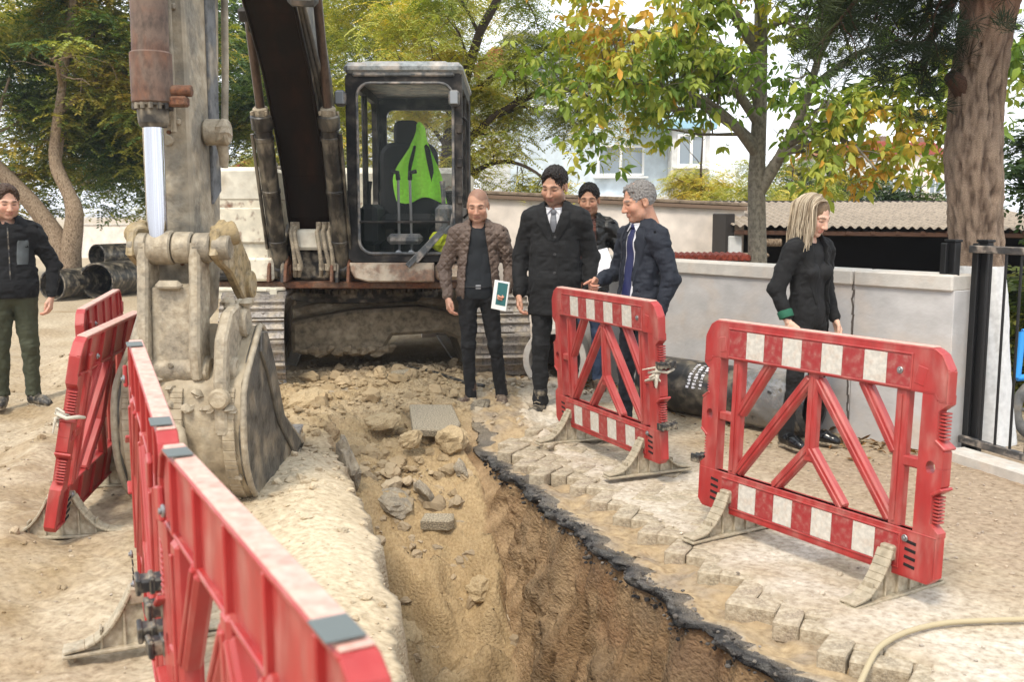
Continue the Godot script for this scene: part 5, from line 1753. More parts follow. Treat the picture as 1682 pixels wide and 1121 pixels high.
# ---------------------------------------------------------------- implicit surfaces for figures
class Paint:
	var n: FastNoiseLite
	var a := Color.WHITE
	var b := Color.WHITE
	var lip := Color.WHITE
	var beard := 0.0
	var buzz := 0.0
	var kind := 0
	func at(p: Vector3) -> Color:
		if kind == 1: return hair(p)
		if kind == 2: return hand(p)
		return face(p)
	func hair(p: Vector3) -> Color:
		var c: Color = a.lerp(b, smoothstep(0.07, 0.0, p.y) * 0.8)
		return c * (1.0 + 0.45 * n.get_noise_3d(p.x * 9, p.y * 4, p.z * 9))
	func hand(p: Vector3) -> Color:
		var c := a * (1.0 + n.get_noise_3d(p.x * 7, p.y * 7, p.z * 7) * 0.1)
		var f := 0.9 if p.y < -0.1 else 1.0
		return Color(c.r, c.g * f, c.b * f)
	func face(p: Vector3) -> Color:
		var c := a
		var sp := n.get_noise_3d(p.x * 8, p.y * 8, p.z * 8)
		c = c * (1.0 + sp * 0.12)
		if p.z > 0.04:
			# warmer cheeks and nose
			c = c.lerp(Color(c.r * 1.05, c.g * 0.80, c.b * 0.78), 0.5 * exp(-(Vector2(absf(p.x) - 0.038, p.y + 0.03).length_squared()) / 0.0006))
		if beard > 0.0 and p.y < -0.028 and p.z > -0.02:
			var m := smoothstep(-0.038, -0.07, p.y - 0.3 * maxf(0.0, absf(p.x) - 0.045)) * smoothstep(-0.13, -0.10, p.y)
			if absf(p.x) < 0.026 and p.y > -0.056: m *= 0.75
			c = c.lerp(b.lerp(a, 0.25), m * beard * 0.7)
		if p.z > 0.072 and absf(p.x) < 0.025 and p.y < -0.054 and p.y > -0.077: c = c.lerp(lip, 0.5)
		if p.z > 0.055:
			var bw := Vector2((absf(p.x) - 0.032) / 0.021, (p.y - 0.0265 + 0.10 * absf(absf(p.x) - 0.026)) / 0.0062)
			if bw.length() < 1.0: c = c.lerp(b * 0.7, 0.75)
			var ex := Vector2(absf(p.x) - 0.032, p.y + 0.0015)
			if p.z > 0.074 and Vector2(ex.x / 0.0135, ex.y / 0.0048).length() < 1.0:
				c = Color(0.20, 0.16, 0.14) if Vector2(ex.x, ex.y * 0.9).length() > 0.0076 else Color(0.02, 0.014, 0.012)
			elif p.z > 0.07 and Vector2(ex.x / 0.017, (ex.y - 0.004) / 0.008).length() < 1.0:
				c = c * 0.82
		if buzz > 0.0:
			var hl := p.y - (0.055 + 0.35 * (p.z - 0.02)) + 0.02 * sin(p.x * 40.0)
			if p.z < 0.0: hl = maxf(hl, p.y + 0.03 + p.z * 0.6)
			c = c.lerp(b, buzz * smoothstep(-0.004, 0.012, hl))
		c.a = 1
		return c

class Field:
	var o: Vector3
	var h: float
	var nx: int
	var ny: int
	var nz: int
	var f := PackedFloat32Array()
	func _init(a: Vector3, b: Vector3, cell: float) -> void:
		o = a; h = cell
		nx = int(ceil((b.x - a.x) / cell)) + 1; ny = int(ceil((b.y - a.y) / cell)) + 1; nz = int(ceil((b.z - a.z) / cell)) + 1
		f.resize(nx * ny * nz)
		f.fill(1.0)
	func cap(a: Vector3, b: Vector3, ra: float, rb: float, k := 0.02, sq := Vector3.ONE, sub := false) -> void:
		# tapered capsule; sq squashes it per axis about a
		var m := k + 2.2 * h
		var r := maxf(ra, rb)
		var lo := Vector3(minf(a.x, b.x), minf(a.y, b.y), minf(a.z, b.z)) - sq * r - Vector3(m, m, m) - o
		var hi := Vector3(maxf(a.x, b.x), maxf(a.y, b.y), maxf(a.z, b.z)) + sq * r + Vector3(m, m, m) - o
		var x0 := maxi(0, int(lo.x / h)); var x1 := mini(nx - 1, int(hi.x / h) + 1)
		var y0 := maxi(0, int(lo.y / h)); var y1 := mini(ny - 1, int(hi.y / h) + 1)
		var z0 := maxi(0, int(lo.z / h)); var z1 := mini(nz - 1, int(hi.z / h) + 1)
		var inv := Vector3(1 / sq.x, 1 / sq.y, 1 / sq.z)
		var ba := (b - a) * inv
		var bb := maxf(ba.length_squared(), 1e-9)
		var dr := rb - ra
		var sc := minf(sq.x, minf(sq.y, sq.z))
		sc = lerpf(sc, 1.0, 0.5)
		for z in range(z0, z1 + 1):
			for y in range(y0, y1 + 1):
				var at := (z * ny + y) * nx
				var pa := (Vector3(x0 * h, y * h, z * h) + o - a) * inv
				var stepx := h * inv.x
				for x in range(x0, x1 + 1):
					var t := clampf(pa.dot(ba) / bb, 0.0, 1.0)
					var d := ((pa - ba * t).length() - ra - dr * t) * sc
					pa.x += stepx
					var g := f[at + x]
					if sub:
						d = -d
						var e := maxf(k - absf(g - d), 0.0)
						f[at + x] = maxf(g, d) + e * e / (4.0 * k)
					else:
						if d > g + k: continue
						var e := maxf(k - absf(g - d), 0.0)
						f[at + x] = minf(g, d) - e * e / (4.0 * k)
	func ell(c: Vector3, r: Vector3, k := 0.012, sub := false) -> void:
		var q := (r.x + r.y + r.z) / 3.0
		cap(c, c + Vector3(0, 1e-4, 0), q, q, k, r / q, sub)
	func cut(n: Vector3, c: float) -> void:
		# keeps the side where n.p < c
		for z in nz:
			for y in ny:
				var at := (z * ny + y) * nx
				var d := n.dot(Vector3(o.x, o.y + y * h, o.z + z * h)) - c
				var s := n.x * h
				for x in nx:
					if d > f[at + x]: f[at + x] = d
					d += s
	func open_front(t: Array, zmin: float) -> void:
		# t: [y, xl, xr] rising; removes what lies between in front of zmin
		for y in ny:
			var yy := o.y + y * h
			if yy < t[0][0] or yy > t[t.size() - 1][0]: continue
			var xl := 0.0; var xr := 0.0
			for k in t.size() - 1:
				if yy <= t[k + 1][0]:
					var u: float = (yy - t[k][0]) / (t[k + 1][0] - t[k][0])
					xl = lerpf(t[k][1], t[k + 1][1], u); xr = lerpf(t[k][2], t[k + 1][2], u)
					break
			for z in nz:
				var zz := o.z + z * h
				if zz < zmin - 0.05: continue
				var at := (z * ny + y) * nx
				for x in nx:
					var xx := o.x + x * h
					var d := minf(minf(xx - xl, xr - xx), zz - zmin)
					if d > f[at + x]: f[at + x] = d
	func wrinkle(n: FastNoiseLite, amp: float, s: Vector3) -> void:
		for z in nz:
			for y in ny:
				var at := (z * ny + y) * nx
				for x in nx:
					var g := f[at + x]
					if g < 0.03 and g > -0.03:
						f[at + x] = g + amp * n.get_noise_3d((o.x + x * h) * s.x, (o.y + y * h) * s.y, (o.z + z * h) * s.z)
	func front(x: float, y: float) -> float:
		# z of the surface met when looking from +z
		var ix := clampi(int(round((x - o.x) / h)), 0, nx - 1)
		var iy := clampi(int(round((y - o.y) / h)), 0, ny - 1)
		for z in range(nz - 1, 0, -1):
			var a := f[(z * ny + iy) * nx + ix]
			if a < 0.0:
				if z == nz - 1: return o.z + z * h
				var b := f[((z + 1) * ny + iy) * nx + ix]
				return o.z + (z + a / (a - b)) * h
		return 0.0
	func mesh_into(mb: MB, paint: Paint = null) -> void:
		var id := PackedInt32Array()
		id.resize(nx * ny * nz)
		id.fill(-1)
		var nxy := nx * ny
		var lim := h * 2.6
		var off := PackedInt32Array([0, 1, nx, nx + 1, nxy, nxy + 1, nxy + nx, nxy + nx + 1])
		var c := PackedFloat32Array(); c.resize(8)
		for z in nz - 1:
			for y in ny - 1:
				var row := (z * ny + y) * nx
				for x in nx - 1:
					var at := row + x
					var g := f[at]
					if g > lim or g < -lim: continue
					var s := 0
					for k in 8:
						var w := f[at + off[k]]
						c[k] = w
						if w < 0.0: s |= 1 << k
					if s == 0 or s == 255: continue
					var p := Vector3.ZERO
					var cnt := 0
					for e in 12:
						var a: int = EA[e]; var b: int = EB[e]
						if ((s >> a) & 1) != ((s >> b) & 1):
							var t := c[a] / (c[a] - c[b])
							p += Vector3((a & 1) + ((b & 1) - (a & 1)) * t, ((a >> 1) & 1) + (((b >> 1) & 1) - ((a >> 1) & 1)) * t, (a >> 2) + ((b >> 2) - (a >> 2)) * t)
							cnt += 1
					p = p / cnt
					var n := Vector3(c[1] + c[3] + c[5] + c[7] - c[0] - c[2] - c[4] - c[6], c[2] + c[3] + c[6] + c[7] - c[0] - c[1] - c[4] - c[5], c[4] + c[5] + c[6] + c[7] - c[0] - c[1] - c[2] - c[3]).normalized()
					var q := o + (Vector3(x, y, z) + p) * h
					if paint: mb.col = paint.at(q)
					id[at] = mb.vert(q, n)
		var ax := [1, nx, nxy]
		for z in range(1, nz - 1):
			for y in range(1, ny - 1):
				var row := (z * ny + y) * nx
				for x in range(1, nx - 1):
					var at := row + x
					if id[at] < 0: continue
					var g := f[at]
					for k in 3:
						var g2 := f[at + ax[k]]
						if (g < 0.0) == (g2 < 0.0): continue
						var u: int = ax[(k + 1) % 3]; var w: int = ax[(k + 2) % 3]
						var a := id[at]; var b := id[at - u]; var cc := id[at - u - w]; var d := id[at - w]
						if a < 0 or b < 0 or cc < 0 or d < 0: continue
						if g < 0.0:
							mb.i.append_array(PackedInt32Array([a, cc, b, a, d, cc]))
						else:
							mb.i.append_array(PackedInt32Array([a, b, cc, a, cc, d]))
const EA := [0, 2, 4, 6, 0, 1, 4, 5, 0, 1, 2, 3]
const EB := [1, 3, 5, 7, 2, 3, 6, 7, 4, 5, 6, 7]

# ---------------------------------------------------------------- people
var fold := ridged(201)
func ridged(sd: int) -> FastNoiseLite:
	var f := fnoise(sd, 0.8, 2)
	f.fractal_type = FastNoiseLite.FRACTAL_RIDGED
	return f
func strip(fd: Field, rows: Array, lift: float) -> MB:
	# rows of [y, x0, x1]: a thin sheet lying on the front of a figure
	var g := Grid.new()
	var n := 6
	g.cols = n + 3
	for r in rows:
		for k in range(-1, n + 2):
			var t := clampf(k / float(n), 0, 1)
			var x := lerpf(r[1], r[2], t)
			var z := fd.front(x, r[0])
			g.p.append(V(x, r[0], z + (lift if k >= 0 and k <= n else -0.012)))
			g.c.append(Color.WHITE)
	g.normals()
	var m := g.part(0, n + 2)
	# make the normals look outwards
	for k in m.n.size():
		if m.n[k].z < 0: m.n[k] = -m.n[k]
	return m.orient()
func rows_of(t: Array, n := 16) -> Array:
	var out := []
	for k in n + 1:
		var y: float = lerpf(t[0][0], t[t.size() - 1][0], k / float(n))
		var a := []; var b := []
		for q in t: a.append([q[0], q[1]]); b.append([q[0], q[2]])
		out.append([y, lerp_table(a, y), lerp_table(b, y)])
	return out

func head_into(mb: MB, x: Transform3D, s: Dictionary) -> void:
	var fd := Field.new(V(-0.105, -0.20, -0.125), V(0.105, 0.145, 0.14), 0.0056)
	var w: float = s.get("wide", 1.0)
	fd.ell(V(0, 0.035, -0.015), V(0.077 * w, 0.088, 0.097), 0.01)
	fd.ell(V(0, -0.022, 0.03), V(0.064 * w, 0.088, 0.064), 0.02)
	fd.cap(V(-0.036 * w, -0.073, 0.025), V(0.036 * w, -0.073, 0.025), 0.034, 0.034, 0.03)
	fd.ell(V(0, -0.097, 0.066), V(0.027, 0.021, 0.022), 0.02)
	for e in [-1, 1]:
		fd.ell(V(e * 0.042 * w, -0.030, 0.058), V(0.027, 0.026, 0.026), 0.02)
		fd.cap(V(e * 0.010, 0.023, 0.088), V(e * 0.046, 0.021, 0.070), 0.011, 0.009, 0.014)
		fd.ell(V(e * 0.033, 0.0, 0.100), V(0.017, 0.012, 0.016), 0.012, true)
		fd.ell(V(e * 0.032, -0.001, 0.073), V(0.0145, 0.0115, 0.0135), 0.003)
		fd.cap(V(e * 0.018, 0.0085, 0.086), V(e * 0.045, 0.006, 0.078), 0.005, 0.005, 0.005)
		fd.ell(V(e * 0.079 * w, -0.008, -0.012), V(0.011, 0.033, 0.021), 0.008)
		fd.ell(V(e * 0.086 * w, -0.004, -0.004), V(0.008, 0.018, 0.010), 0.006, true)
	fd.cap(V(0, 0.012, 0.090), V(0, -0.034, 0.112), 0.0095, 0.0135, 0.012)
	for e in [-1, 1]: fd.ell(V(e * 0.013, -0.039, 0.101), V(0.0105, 0.009, 0.011), 0.008)
	for e in [-1, 1]:
		fd.cap(V(0, -0.0605, 0.089), V(e * 0.019, -0.0645, 0.084), 0.0085, 0.007, 0.008)
		fd.cap(V(0, -0.0705, 0.088), V(e * 0.016, -0.0725, 0.084), 0.0085, 0.007, 0.006)
	for e in [-1, 1]: fd.cap(V(0, -0.0650, 0.101), V(e * 0.021, -0.0695, 0.097), 0.0032, 0.0028, 0.004, Vector3.ONE, true)
	fd.cap(V(0, -0.075, -0.028), V(0, -0.20, -0.042), 0.056 * w, 0.062 * w, 0.03)
	var skin: Color = s.skin.srgb_to_linear()
	var hairc: Color = s.hair.srgb_to_linear()
	var beard: float = s.get("beard", 0.0)
	var buzz: float = s.get("buzz", 0.0)
	var lipc: Color = s.get("lips", C(150, 88, 78)).srgb_to_linear()
	var tmp := MB.new()
	var paint := Paint.new()
	paint.n = nf; paint.a = skin; paint.b = hairc; paint.lip = lipc; paint.beard = beard; paint.buzz = buzz
	fd.mesh_into(tmp, paint)
	mb.add(tmp, x)

func hair_short(x: Transform3D, s: Dictionary) -> MB:
	var fd := Field.new(V(-0.115, -0.10, -0.14), V(0.115, 0.165, 0.125), 0.0062)
	var w: float = s.get("wide", 1.0)
	fd.ell(V(0, 0.04, -0.02), V(0.085 * w, 0.096, 0.104), 0.01)
	if s.get("full", true): fd.ell(V(0, 0.085, 0.03), V(0.06, 0.048, 0.055), 0.02)
	# face opening
	fd.cap(V(0, -0.06, 0.10), V(0, s.get("line", 0.035) + 0.018, 0.13), 0.078, 0.066, 0.01, V(1.0, 1.0, 1.0), true)
	# cut at the nape and round the ears
	fd.cut(V(0, -1, -0.35).normalized(), 0.055)
	for e in [-1, 1]:
		fd.ell(V(e * 0.088, -0.02, 0.012), V(0.03, 0.04, 0.036), 0.01, true)
		fd.cap(V(e * 0.08, -0.05, 0.06), V(e * 0.09, 0.05, 0.085), 0.03, 0.026, 0.01, Vector3.ONE, true)
	if s.has("crown_bald"):
		fd.ell(V(0, 0.16, 0.055), V(0.055, 0.06, 0.085), 0.012, true)
	fd.wrinkle(nf, 0.012, V(2.6, 1.4, 2.6))
	var tmp := MB.new()
	var hc: Color = s.hair.srgb_to_linear()
	var grey: Color = s.get("grey", s.hair).srgb_to_linear()
	var paint := Paint.new()
	paint.n = nf; paint.a = hc; paint.b = grey; paint.kind = 1
	fd.mesh_into(tmp, paint)
	var out := MB.new()
	out.add(tmp, x)
	return out

func hand_into(mb: MB, x: Transform3D, skin: Color, curl := 0.5, point := false, side := 1.0) -> void:
	# local: wrist at the origin, fingers along -y, palm towards -x * side, thumb towards +z
	var fd := Field.new(V(-0.075, -0.20, -0.06), V(0.075, 0.045, 0.085), 0.0046)
	fd.cap(V(0, 0.04, 0), V(0, -0.02, 0), 0.026, 0.025, 0.01, V(0.8, 1, 1))
	var zs := [0.031, 0.0105, -0.010, -0.029]
	var ln := [0.92, 1.0, 0.94, 0.76]
	for k in 4:
		var base := V(0, -0.088 + absf(k - 1) * 0.004, zs[k])
		fd.cap(V(0, -0.015, zs[k] * 0.5), base, 0.016, 0.0125, 0.012, V(0.85, 1, 1))
		var c := curl * (1.0 + 0.12 * k)
		if point: c = 0.03 if k == 0 else 1.25
		var p := base; var a := c * 0.75
		for j in 3:
			var L: float = [0.046, 0.028, 0.022][j] * ln[k]
			var q := p + V(-sin(a) * side, -cos(a), 0) * L
			fd.cap(p, q, 0.0098 - j * 0.0009, 0.0092 - j * 0.0010, 0.004)
			p = q; a += c * [0.95, 0.75, 0.0][j]
	var t0 := V(-0.006 * side, -0.022, 0.022)
	var t1 := V(-0.018 * side, -0.058, 0.046)
	var t2 := V(-0.026 * side, -0.085, 0.046 - 0.012 * curl)
	var t3 := V(-0.030 * side, -0.107, 0.042 - 0.02 * curl)
	fd.cap(t0, t1, 0.017, 0.0125, 0.012)
	fd.cap(t1, t2, 0.0118, 0.0105, 0.004)
	fd.cap(t2, t3, 0.0105, 0.0088, 0.003)
	var sk := skin.srgb_to_linear()
	var tmp := MB.new()
	var paint := Paint.new()
	paint.n = nf; paint.a = sk; paint.kind = 2
	fd.mesh_into(tmp, paint)
	mb.add(tmp, x)

func hand_frame(elbow: Vector3, wrist: Vector3, thumb: Vector3) -> Transform3D:
	var y := (elbow - wrist).normalized()
	var z := (thumb - y * thumb.dot(y)).normalized()
	var xx := y.cross(z)
	return Transform3D(Basis(xx, y, z), wrist)

func torso(fd: Field, s: Dictionary, g: float, low: float) -> void:
	# trunk of the figure, g metres thicker than the body
	var b: float = s.get("build", 1.0)
	var be: float = s.get("belly", 0.0)
	var c: Vector3 = s.chest
	var fl := 0.70
	fd.cap(V(0, low, 0), V(0, 1.02, 0.0), 0.158 * b + g, 0.155 * b + g, 0.03, V(1, 1, 0.74))
	fd.cap(V(0, 1.0, 0.012 + be * 0.5), V(c.x * 0.5, 1.18, c.z * 0.5 + 0.005), 0.148 * b + g + be, 0.142 * b + g, 0.05, V(1, 1, 0.74))
	fd.cap(V(c.x * 0.5, 1.18, c.z * 0.5), V(c.x, 1.36, c.z), 0.145 * b + g, 0.152 * b + g, 0.05, V(1, 1, fl))
	if s.get("woman", false) and g > -0.03:
		for e in [-1, 1]: fd.ell(V(c.x + e * 0.07, 1.275, c.z + 0.085), V(0.062, 0.06, 0.05), 0.035)
	for e in [-1, 1]:
		var sh: Vector3 = s.shoulders[0 if e < 0 else 1]
		fd.cap(V(c.x, 1.415, c.z - 0.005), sh + V(-e * 0.02, -0.01, 0), 0.085 * b + g, 0.062 + g, 0.05, V(1, 1, 0.95))
		fd.cap(sh + V(-e * 0.04, 0.015, 0), V(c.x + e * 0.03, 1.51, c.z - 0.015), 0.042 + g, 0.045 + g, 0.04)

func person(s: Dictionary) -> Node3D:
	var k: float = s.H / 1.78
	var o := thing("person", s.label, "person", s.at, deg_to_rad(s.yaw))
	o.scale = V(k, k, k)
	var inv := Basis(Vector3.UP, -deg_to_rad(s.yaw))
	var feet := []
	for f in s.feet:
		var w: Vector3 = inv * (V(f[0], 0, f[1]) - V(s.at.x, 0, s.at.z)) / k
		feet.append([w + V(0, f[3] / k if f.size() > 3 else 0.0, 0), deg_to_rad(f[2] - s.yaw)])
	if not s.has("chest"): s.chest = V(0, 0, 0)
	var c: Vector3 = s.chest
	var shx: float = s.get("shoulder", 0.174)
	s.shoulders = [V(c.x - shx, 1.43, c.z - 0.01), V(c.x + shx, 1.43, c.z - 0.01)]
	var hip := [V(-0.085, 0.92, 0), V(0.085, 0.92, 0)]
	var ank := []; var knee := []
	for e in 2:
		var a: Vector3 = feet[e][0] + V(0, 0.085, 0) + Basis(Vector3.UP, feet[e][1]) * V(0, 0, -0.045)
		ank.append(a)
		var mid: Vector3 = (hip[e] + a) * 0.5 + V(0, 0.02, 0)
		var len_ = 0.86 - hip[e].distance_to(a)
		knee.append(mid + (Basis(Vector3.UP, feet[e][1] * 0.5) * V(0, 0, 1)) * (0.02 + 0.25 * maxf(0.0, len_) + s.get("bend", [0.0, 0.0])[e]))
	# ---- skin: head, hands and the body under the clothes
	var hd: Dictionary = s.head
	var hx := Transform3D(Basis.from_euler(Vector3(deg_to_rad(hd.pitch), deg_to_rad(hd.yaw), deg_to_rad(hd.get("roll", 0.0)))).scaled(V(1.07, 1.07, 1.07)), V(c.x, 1.66, c.z + hd.get("fwd", 0.02)))
	var body := MB.new()
	head_into(body, hx, hd)
	for e in 2:
		var a = s.arms[e]
		if a[3] >= 0.0:
			hand_into(body, hand_frame(a[0], a[1], a[2]), hd.skin, a[3], a.size() > 4, -1.0 if e == 0 else 1.0)
	var bf := Field.new(V(-0.45, 0.05, -0.4), V(0.45, 1.56, 0.45), 0.03)
	torso(bf, s, -0.035, 1.02)
	for e in 2:
		bf.cap(s.shoulders[e], s.arms[e][0], 0.042, 0.038, 0.02)
		bf.cap(s.arms[e][0], s.arms[e][1], 0.036, 0.03, 0.02)
		bf.cap(hip[e], knee[e], 0.06, 0.045, 0.02)
		bf.cap(knee[e], ank[e], 0.042, 0.034, 0.02)
	bf.cap(V(c.x, 1.44, c.z - 0.02), V(c.x, 1.56, c.z - 0.01), 0.05, 0.05, 0.02)
	body.col = hd.skin.srgb_to_linear()
	bf.mesh_into(body)
	obj("body", body, M.skin, o)
	# ---- hair
	if hd.get("style", "short") == "short":
		obj("hair", hair_short(hx, hd), M.hair, o)
	elif hd.style == "long":
		obj("hair", hair_long(hx, hd), M.hair, o)
	# ---- trousers
	var tr := Field.new(V(-0.42, 0.03, -0.42), V(0.42, 1.10, 0.42), 0.0135)
	var tb: float = s.get("leg", 1.0)
	tr.cap(V(-0.06, 0.95, -0.005), V(0.06, 0.95, -0.005), 0.122 * s.get("build", 1.0), 0.122 * s.get("build", 1.0), 0.04, V(1, 1, 0.9))
	tr.cap(V(0, 1.02, 0), V(0, 1.06, 0), 0.145 * s.get("build", 1.0), 0.14 * s.get("build", 1.0), 0.03, V(1, 1, 0.74))
	for e in 2:
		tr.cap(hip[e] + V(0, -0.02, 0), knee[e], 0.095 * tb, 0.068 * tb, 0.03)
		tr.cap(knee[e], ank[e] + V(0, 0.0, 0), 0.066 * tb, 0.054 * tb, 0.03)
		tr.cap(ank[e] + V(0, 0.05, 0.0), ank[e] + V(0, -0.02, 0.012), 0.054 * tb, 0.060 * tb, 0.02)
	tr.cut(V(0, -1, 0), -s.get("cuff", 0.075))
	tr.wrinkle(fold, 0.011, V(9, 7, 9))
	tr.wrinkle(fold, 0.006, V(14, 26, 14))
	var tm := MB.new()
	tr.mesh_into(tm)
	obj("trousers", tm, M[s.trousers], o)
	# ---- shoes
	for e in 2:
		var sf := Field.new(V(-0.07, -0.01, -0.11), V(0.07, 0.22, 0.20), 0.0075)
		sf.cap(V(0, 0.042, -0.055), V(0, 0.034, 0.125), 0.040, 0.036, 0.03, V(0.95, 1.0, 1.0))
		sf.cap(V(0, 0.058, -0.035), V(0, 0.052, 0.06), 0.044, 0.036, 0.03)
		sf.cap(V(0, 0.05, 0.08), V(0.004, 0.03, 0.155), 0.040, 0.026, 0.03, V(1.1, 1, 1))
		sf.cap(V(0, 0.07, -0.045), V(0, 0.10 if s.boots < 1 else 0.19, -0.045), 0.043, 0.048, 0.03)
		sf.cut(V(0, -1, 0), -0.012)
		var sm := MB.new()
		sf.mesh_into(sm)
		var so := obj("shoe" if s.boots < 1 else "boot", sm, M[s.shoe], o)
		so.transform = Transform3D(Basis(Vector3.UP, feet[e][1]), feet[e][0])
		var sl := MB.new()
		sl.prism(X(V(0, 0.009, 0), 0, 90, 0), P2([-0.036, -0.085, -0.024, -0.1, 0.024, -0.1, 0.036, -0.085, 0.037, -0.02, 0.043, 0.08, 0.036, 0.14, 0.018, 0.172, -0.014, 0.172, -0.036, 0.14, -0.043, 0.08, -0.037, -0.02]), 0.018, 0.003)
		obj("sole", sl, M.sole, so)
		if s.get("laces", false):
			var lc := MB.new()
			for q in 4: lc.tube([V(-0.025, 0.075 + q * 0.02, 0.055 - q * 0.022), V(0, 0.086 + q * 0.02, 0.062 - q * 0.02), V(0.025, 0.075 + q * 0.02, 0.055 - q * 0.022)], [0.004], 5)
			stuffed(obj("laces", lc, M.hose_dusty, so))
	# ---- shirt
	var sf2 := Field.new(V(-0.3, 0.9, -0.25), V(0.3, 1.60, 0.3), 0.013)
	torso(sf2, s, -0.012, 0.95)
	if s.get("high_neck", 0.0) > 0.0: sf2.cap(V(c.x, 1.46, c.z - 0.012), V(c.x, 1.46 + s.high_neck, c.z - 0.008), 0.075, 0.066, 0.02)
	sf2.cap(V(c.x, 1.53 + s.get("high_neck", 0.0), c.z + 0.02), V(c.x, 1.70, c.z + 0.02), 0.058, 0.07, 0.01, Vector3.ONE, true)
	sf2.wrinkle(fold, 0.007, V(10, 8, 10))
	var sm2 := MB.new()
	sf2.mesh_into(sm2)
	obj("shirt", sm2, M[s.shirt], o)
	# ---- jacket
	var j: Dictionary = s.jacket
	var jf := Field.new(V(-0.48, j.hem - 0.04, -0.42), V(0.48, 1.60, 0.5), 0.0125)
	torso(jf, s, j.thick, j.hem - 0.02)
	if j.hem < 0.9: jf.cap(V(0, j.hem - 0.03, 0), V(0, 0.98, 0), 0.185 * s.get("build", 1.0), 0.168 * s.get("build", 1.0), 0.04, V(1, 1, 0.8))
	for e in 2:
		var a = s.arms[e]
		jf.cap(s.shoulders[e], a[0], 0.066 + j.thick * 0.6, 0.056 + j.thick * 0.5, 0.035)
		jf.cap(a[0], a[1] + (a[0] - a[1]).normalized() * s.get("sleeve", [0.02, 0.02])[e], 0.055 + j.thick * 0.5, 0.040 + j.thick * 0.4, 0.02)
	if j.has("collar"): jf.cap(V(c.x, 1.47, c.z - 0.02), V(c.x, 1.47 + j.collar, c.z - 0.015), 0.085, 0.078, 0.03)
	jf.cap(V(c.x, 1.49, c.z + 0.012), V(c.x, 1.72, c.z + 0.02), 0.066, 0.075, 0.008, Vector3.ONE, true)
	jf.wrinkle(fold, j.get("fold", 0.012), V(8, 8, 8))
	jf.wrinkle(fold, j.get("fold", 0.012) * 0.5, V(13, 24, 13))
	jf.cut(V(0, -1, 0), -j.hem)
	if j.has("open"): jf.open_front(j.open, 0.0)
	var jm := MB.new()
	jf.mesh_into(jm)
	obj(j.name, jm, M[j.mat], o)
	s.field = jf
	s.shirt_field = sf2
	s.node = o
	s.hx = hx
	return o

func hair_long(x: Transform3D, s: Dictionary) -> MB:
	var out := MB.new()
	var rr := RandomNumberGenerator.new(); rr.seed = 21
	var hc: Color = s.hair.srgb_to_linear(); var tip: Color = s.tip.srgb_to_linear()
	var fd := Field.new(V(-0.115, -0.12, -0.14), V(0.115, 0.16, 0.125), 0.007)
	fd.ell(V(0, 0.04, -0.022), V(0.085, 0.093, 0.103), 0.01)
	fd.cap(V(0.0, -0.06, 0.11), V(0, 0.03, 0.13), 0.08, 0.066, 0.012, Vector3.ONE, true)
	fd.wrinkle(nf, 0.005, V(2, 2, 2))
	var paint := Paint.new()
	paint.n = nf; paint.a = hc; paint.b = hc; paint.kind = 1
	fd.mesh_into(out, paint)
	var down := x.basis.inverse() * V(0, -1, 0)
	down = down.normalized()
	for k in 480:
		# strands leave the parting, follow the skull to the side and then hang
		var side := -1.0 if k % 2 == 0 else 1.0
		var z0 := rr.randf_range(-0.115, 0.045 if side < 0 else -0.03)
		var q := V(side * 0.006 + 0.012, 0.125 - maxf(0.0, -z0 - 0.05) * 0.8, z0)
		var L := rr.randf_range(0.30, 0.40)
		var pts := []; var rad := []
		var back := clampf(-z0 / 0.11, -0.3, 1.0)
		var ph := rr.randf() * TAU
		var lift := rr.randf_range(1.0, 1.16)
		var n := 13
		for j in n:
			var t := j / (n - 1.0)
			pts.append(q)
			rad.append(lerpf(0.0046, 0.0020, t * t) * (0.6 if j == 0 else 1.0))
			var flow := V(side * (1.0 - 0.6 * maxf(back, 0.0)), 0.0, -0.25 - 0.9 * maxf(back, 0.0))
			var dir := (flow * maxf(0.0, 1.0 - t * 3.2) + down * minf(1.0, 0.25 + t * 2.2) + V(side * 0.10, 0, -0.12) * t + V(sin(ph + t * 7.0), 0, cos(ph + t * 7.0)) * 0.20 * t).normalized()
			q += dir * L / (n - 1)
			var e := V(0.089, 0.106, 0.106) * lift
			var w := (q - V(0, 0.03, -0.02)) / e
			if w.length() < 1.0: q = V(0, 0.03, -0.02) + w.normalized() * e
			# leave the face free
			if q.z > 0.03 and absf(q.x) < 0.072: q.x = side * 0.074
		out.col = hc.lerp(tip, clampf(rr.randf_range(0.1, 1.0), 0, 1)) * rr.randf_range(0.72, 1.1)
		out.tube(pts, rad, 4, false, 0.6)
	var r2 := MB.new()
	r2.add(out, x)
	return r2

func part_on(s: Dictionary, called: String, mb: MB, m: String) -> MeshInstance3D:
	return obj(called, mb, M[m], s.node)

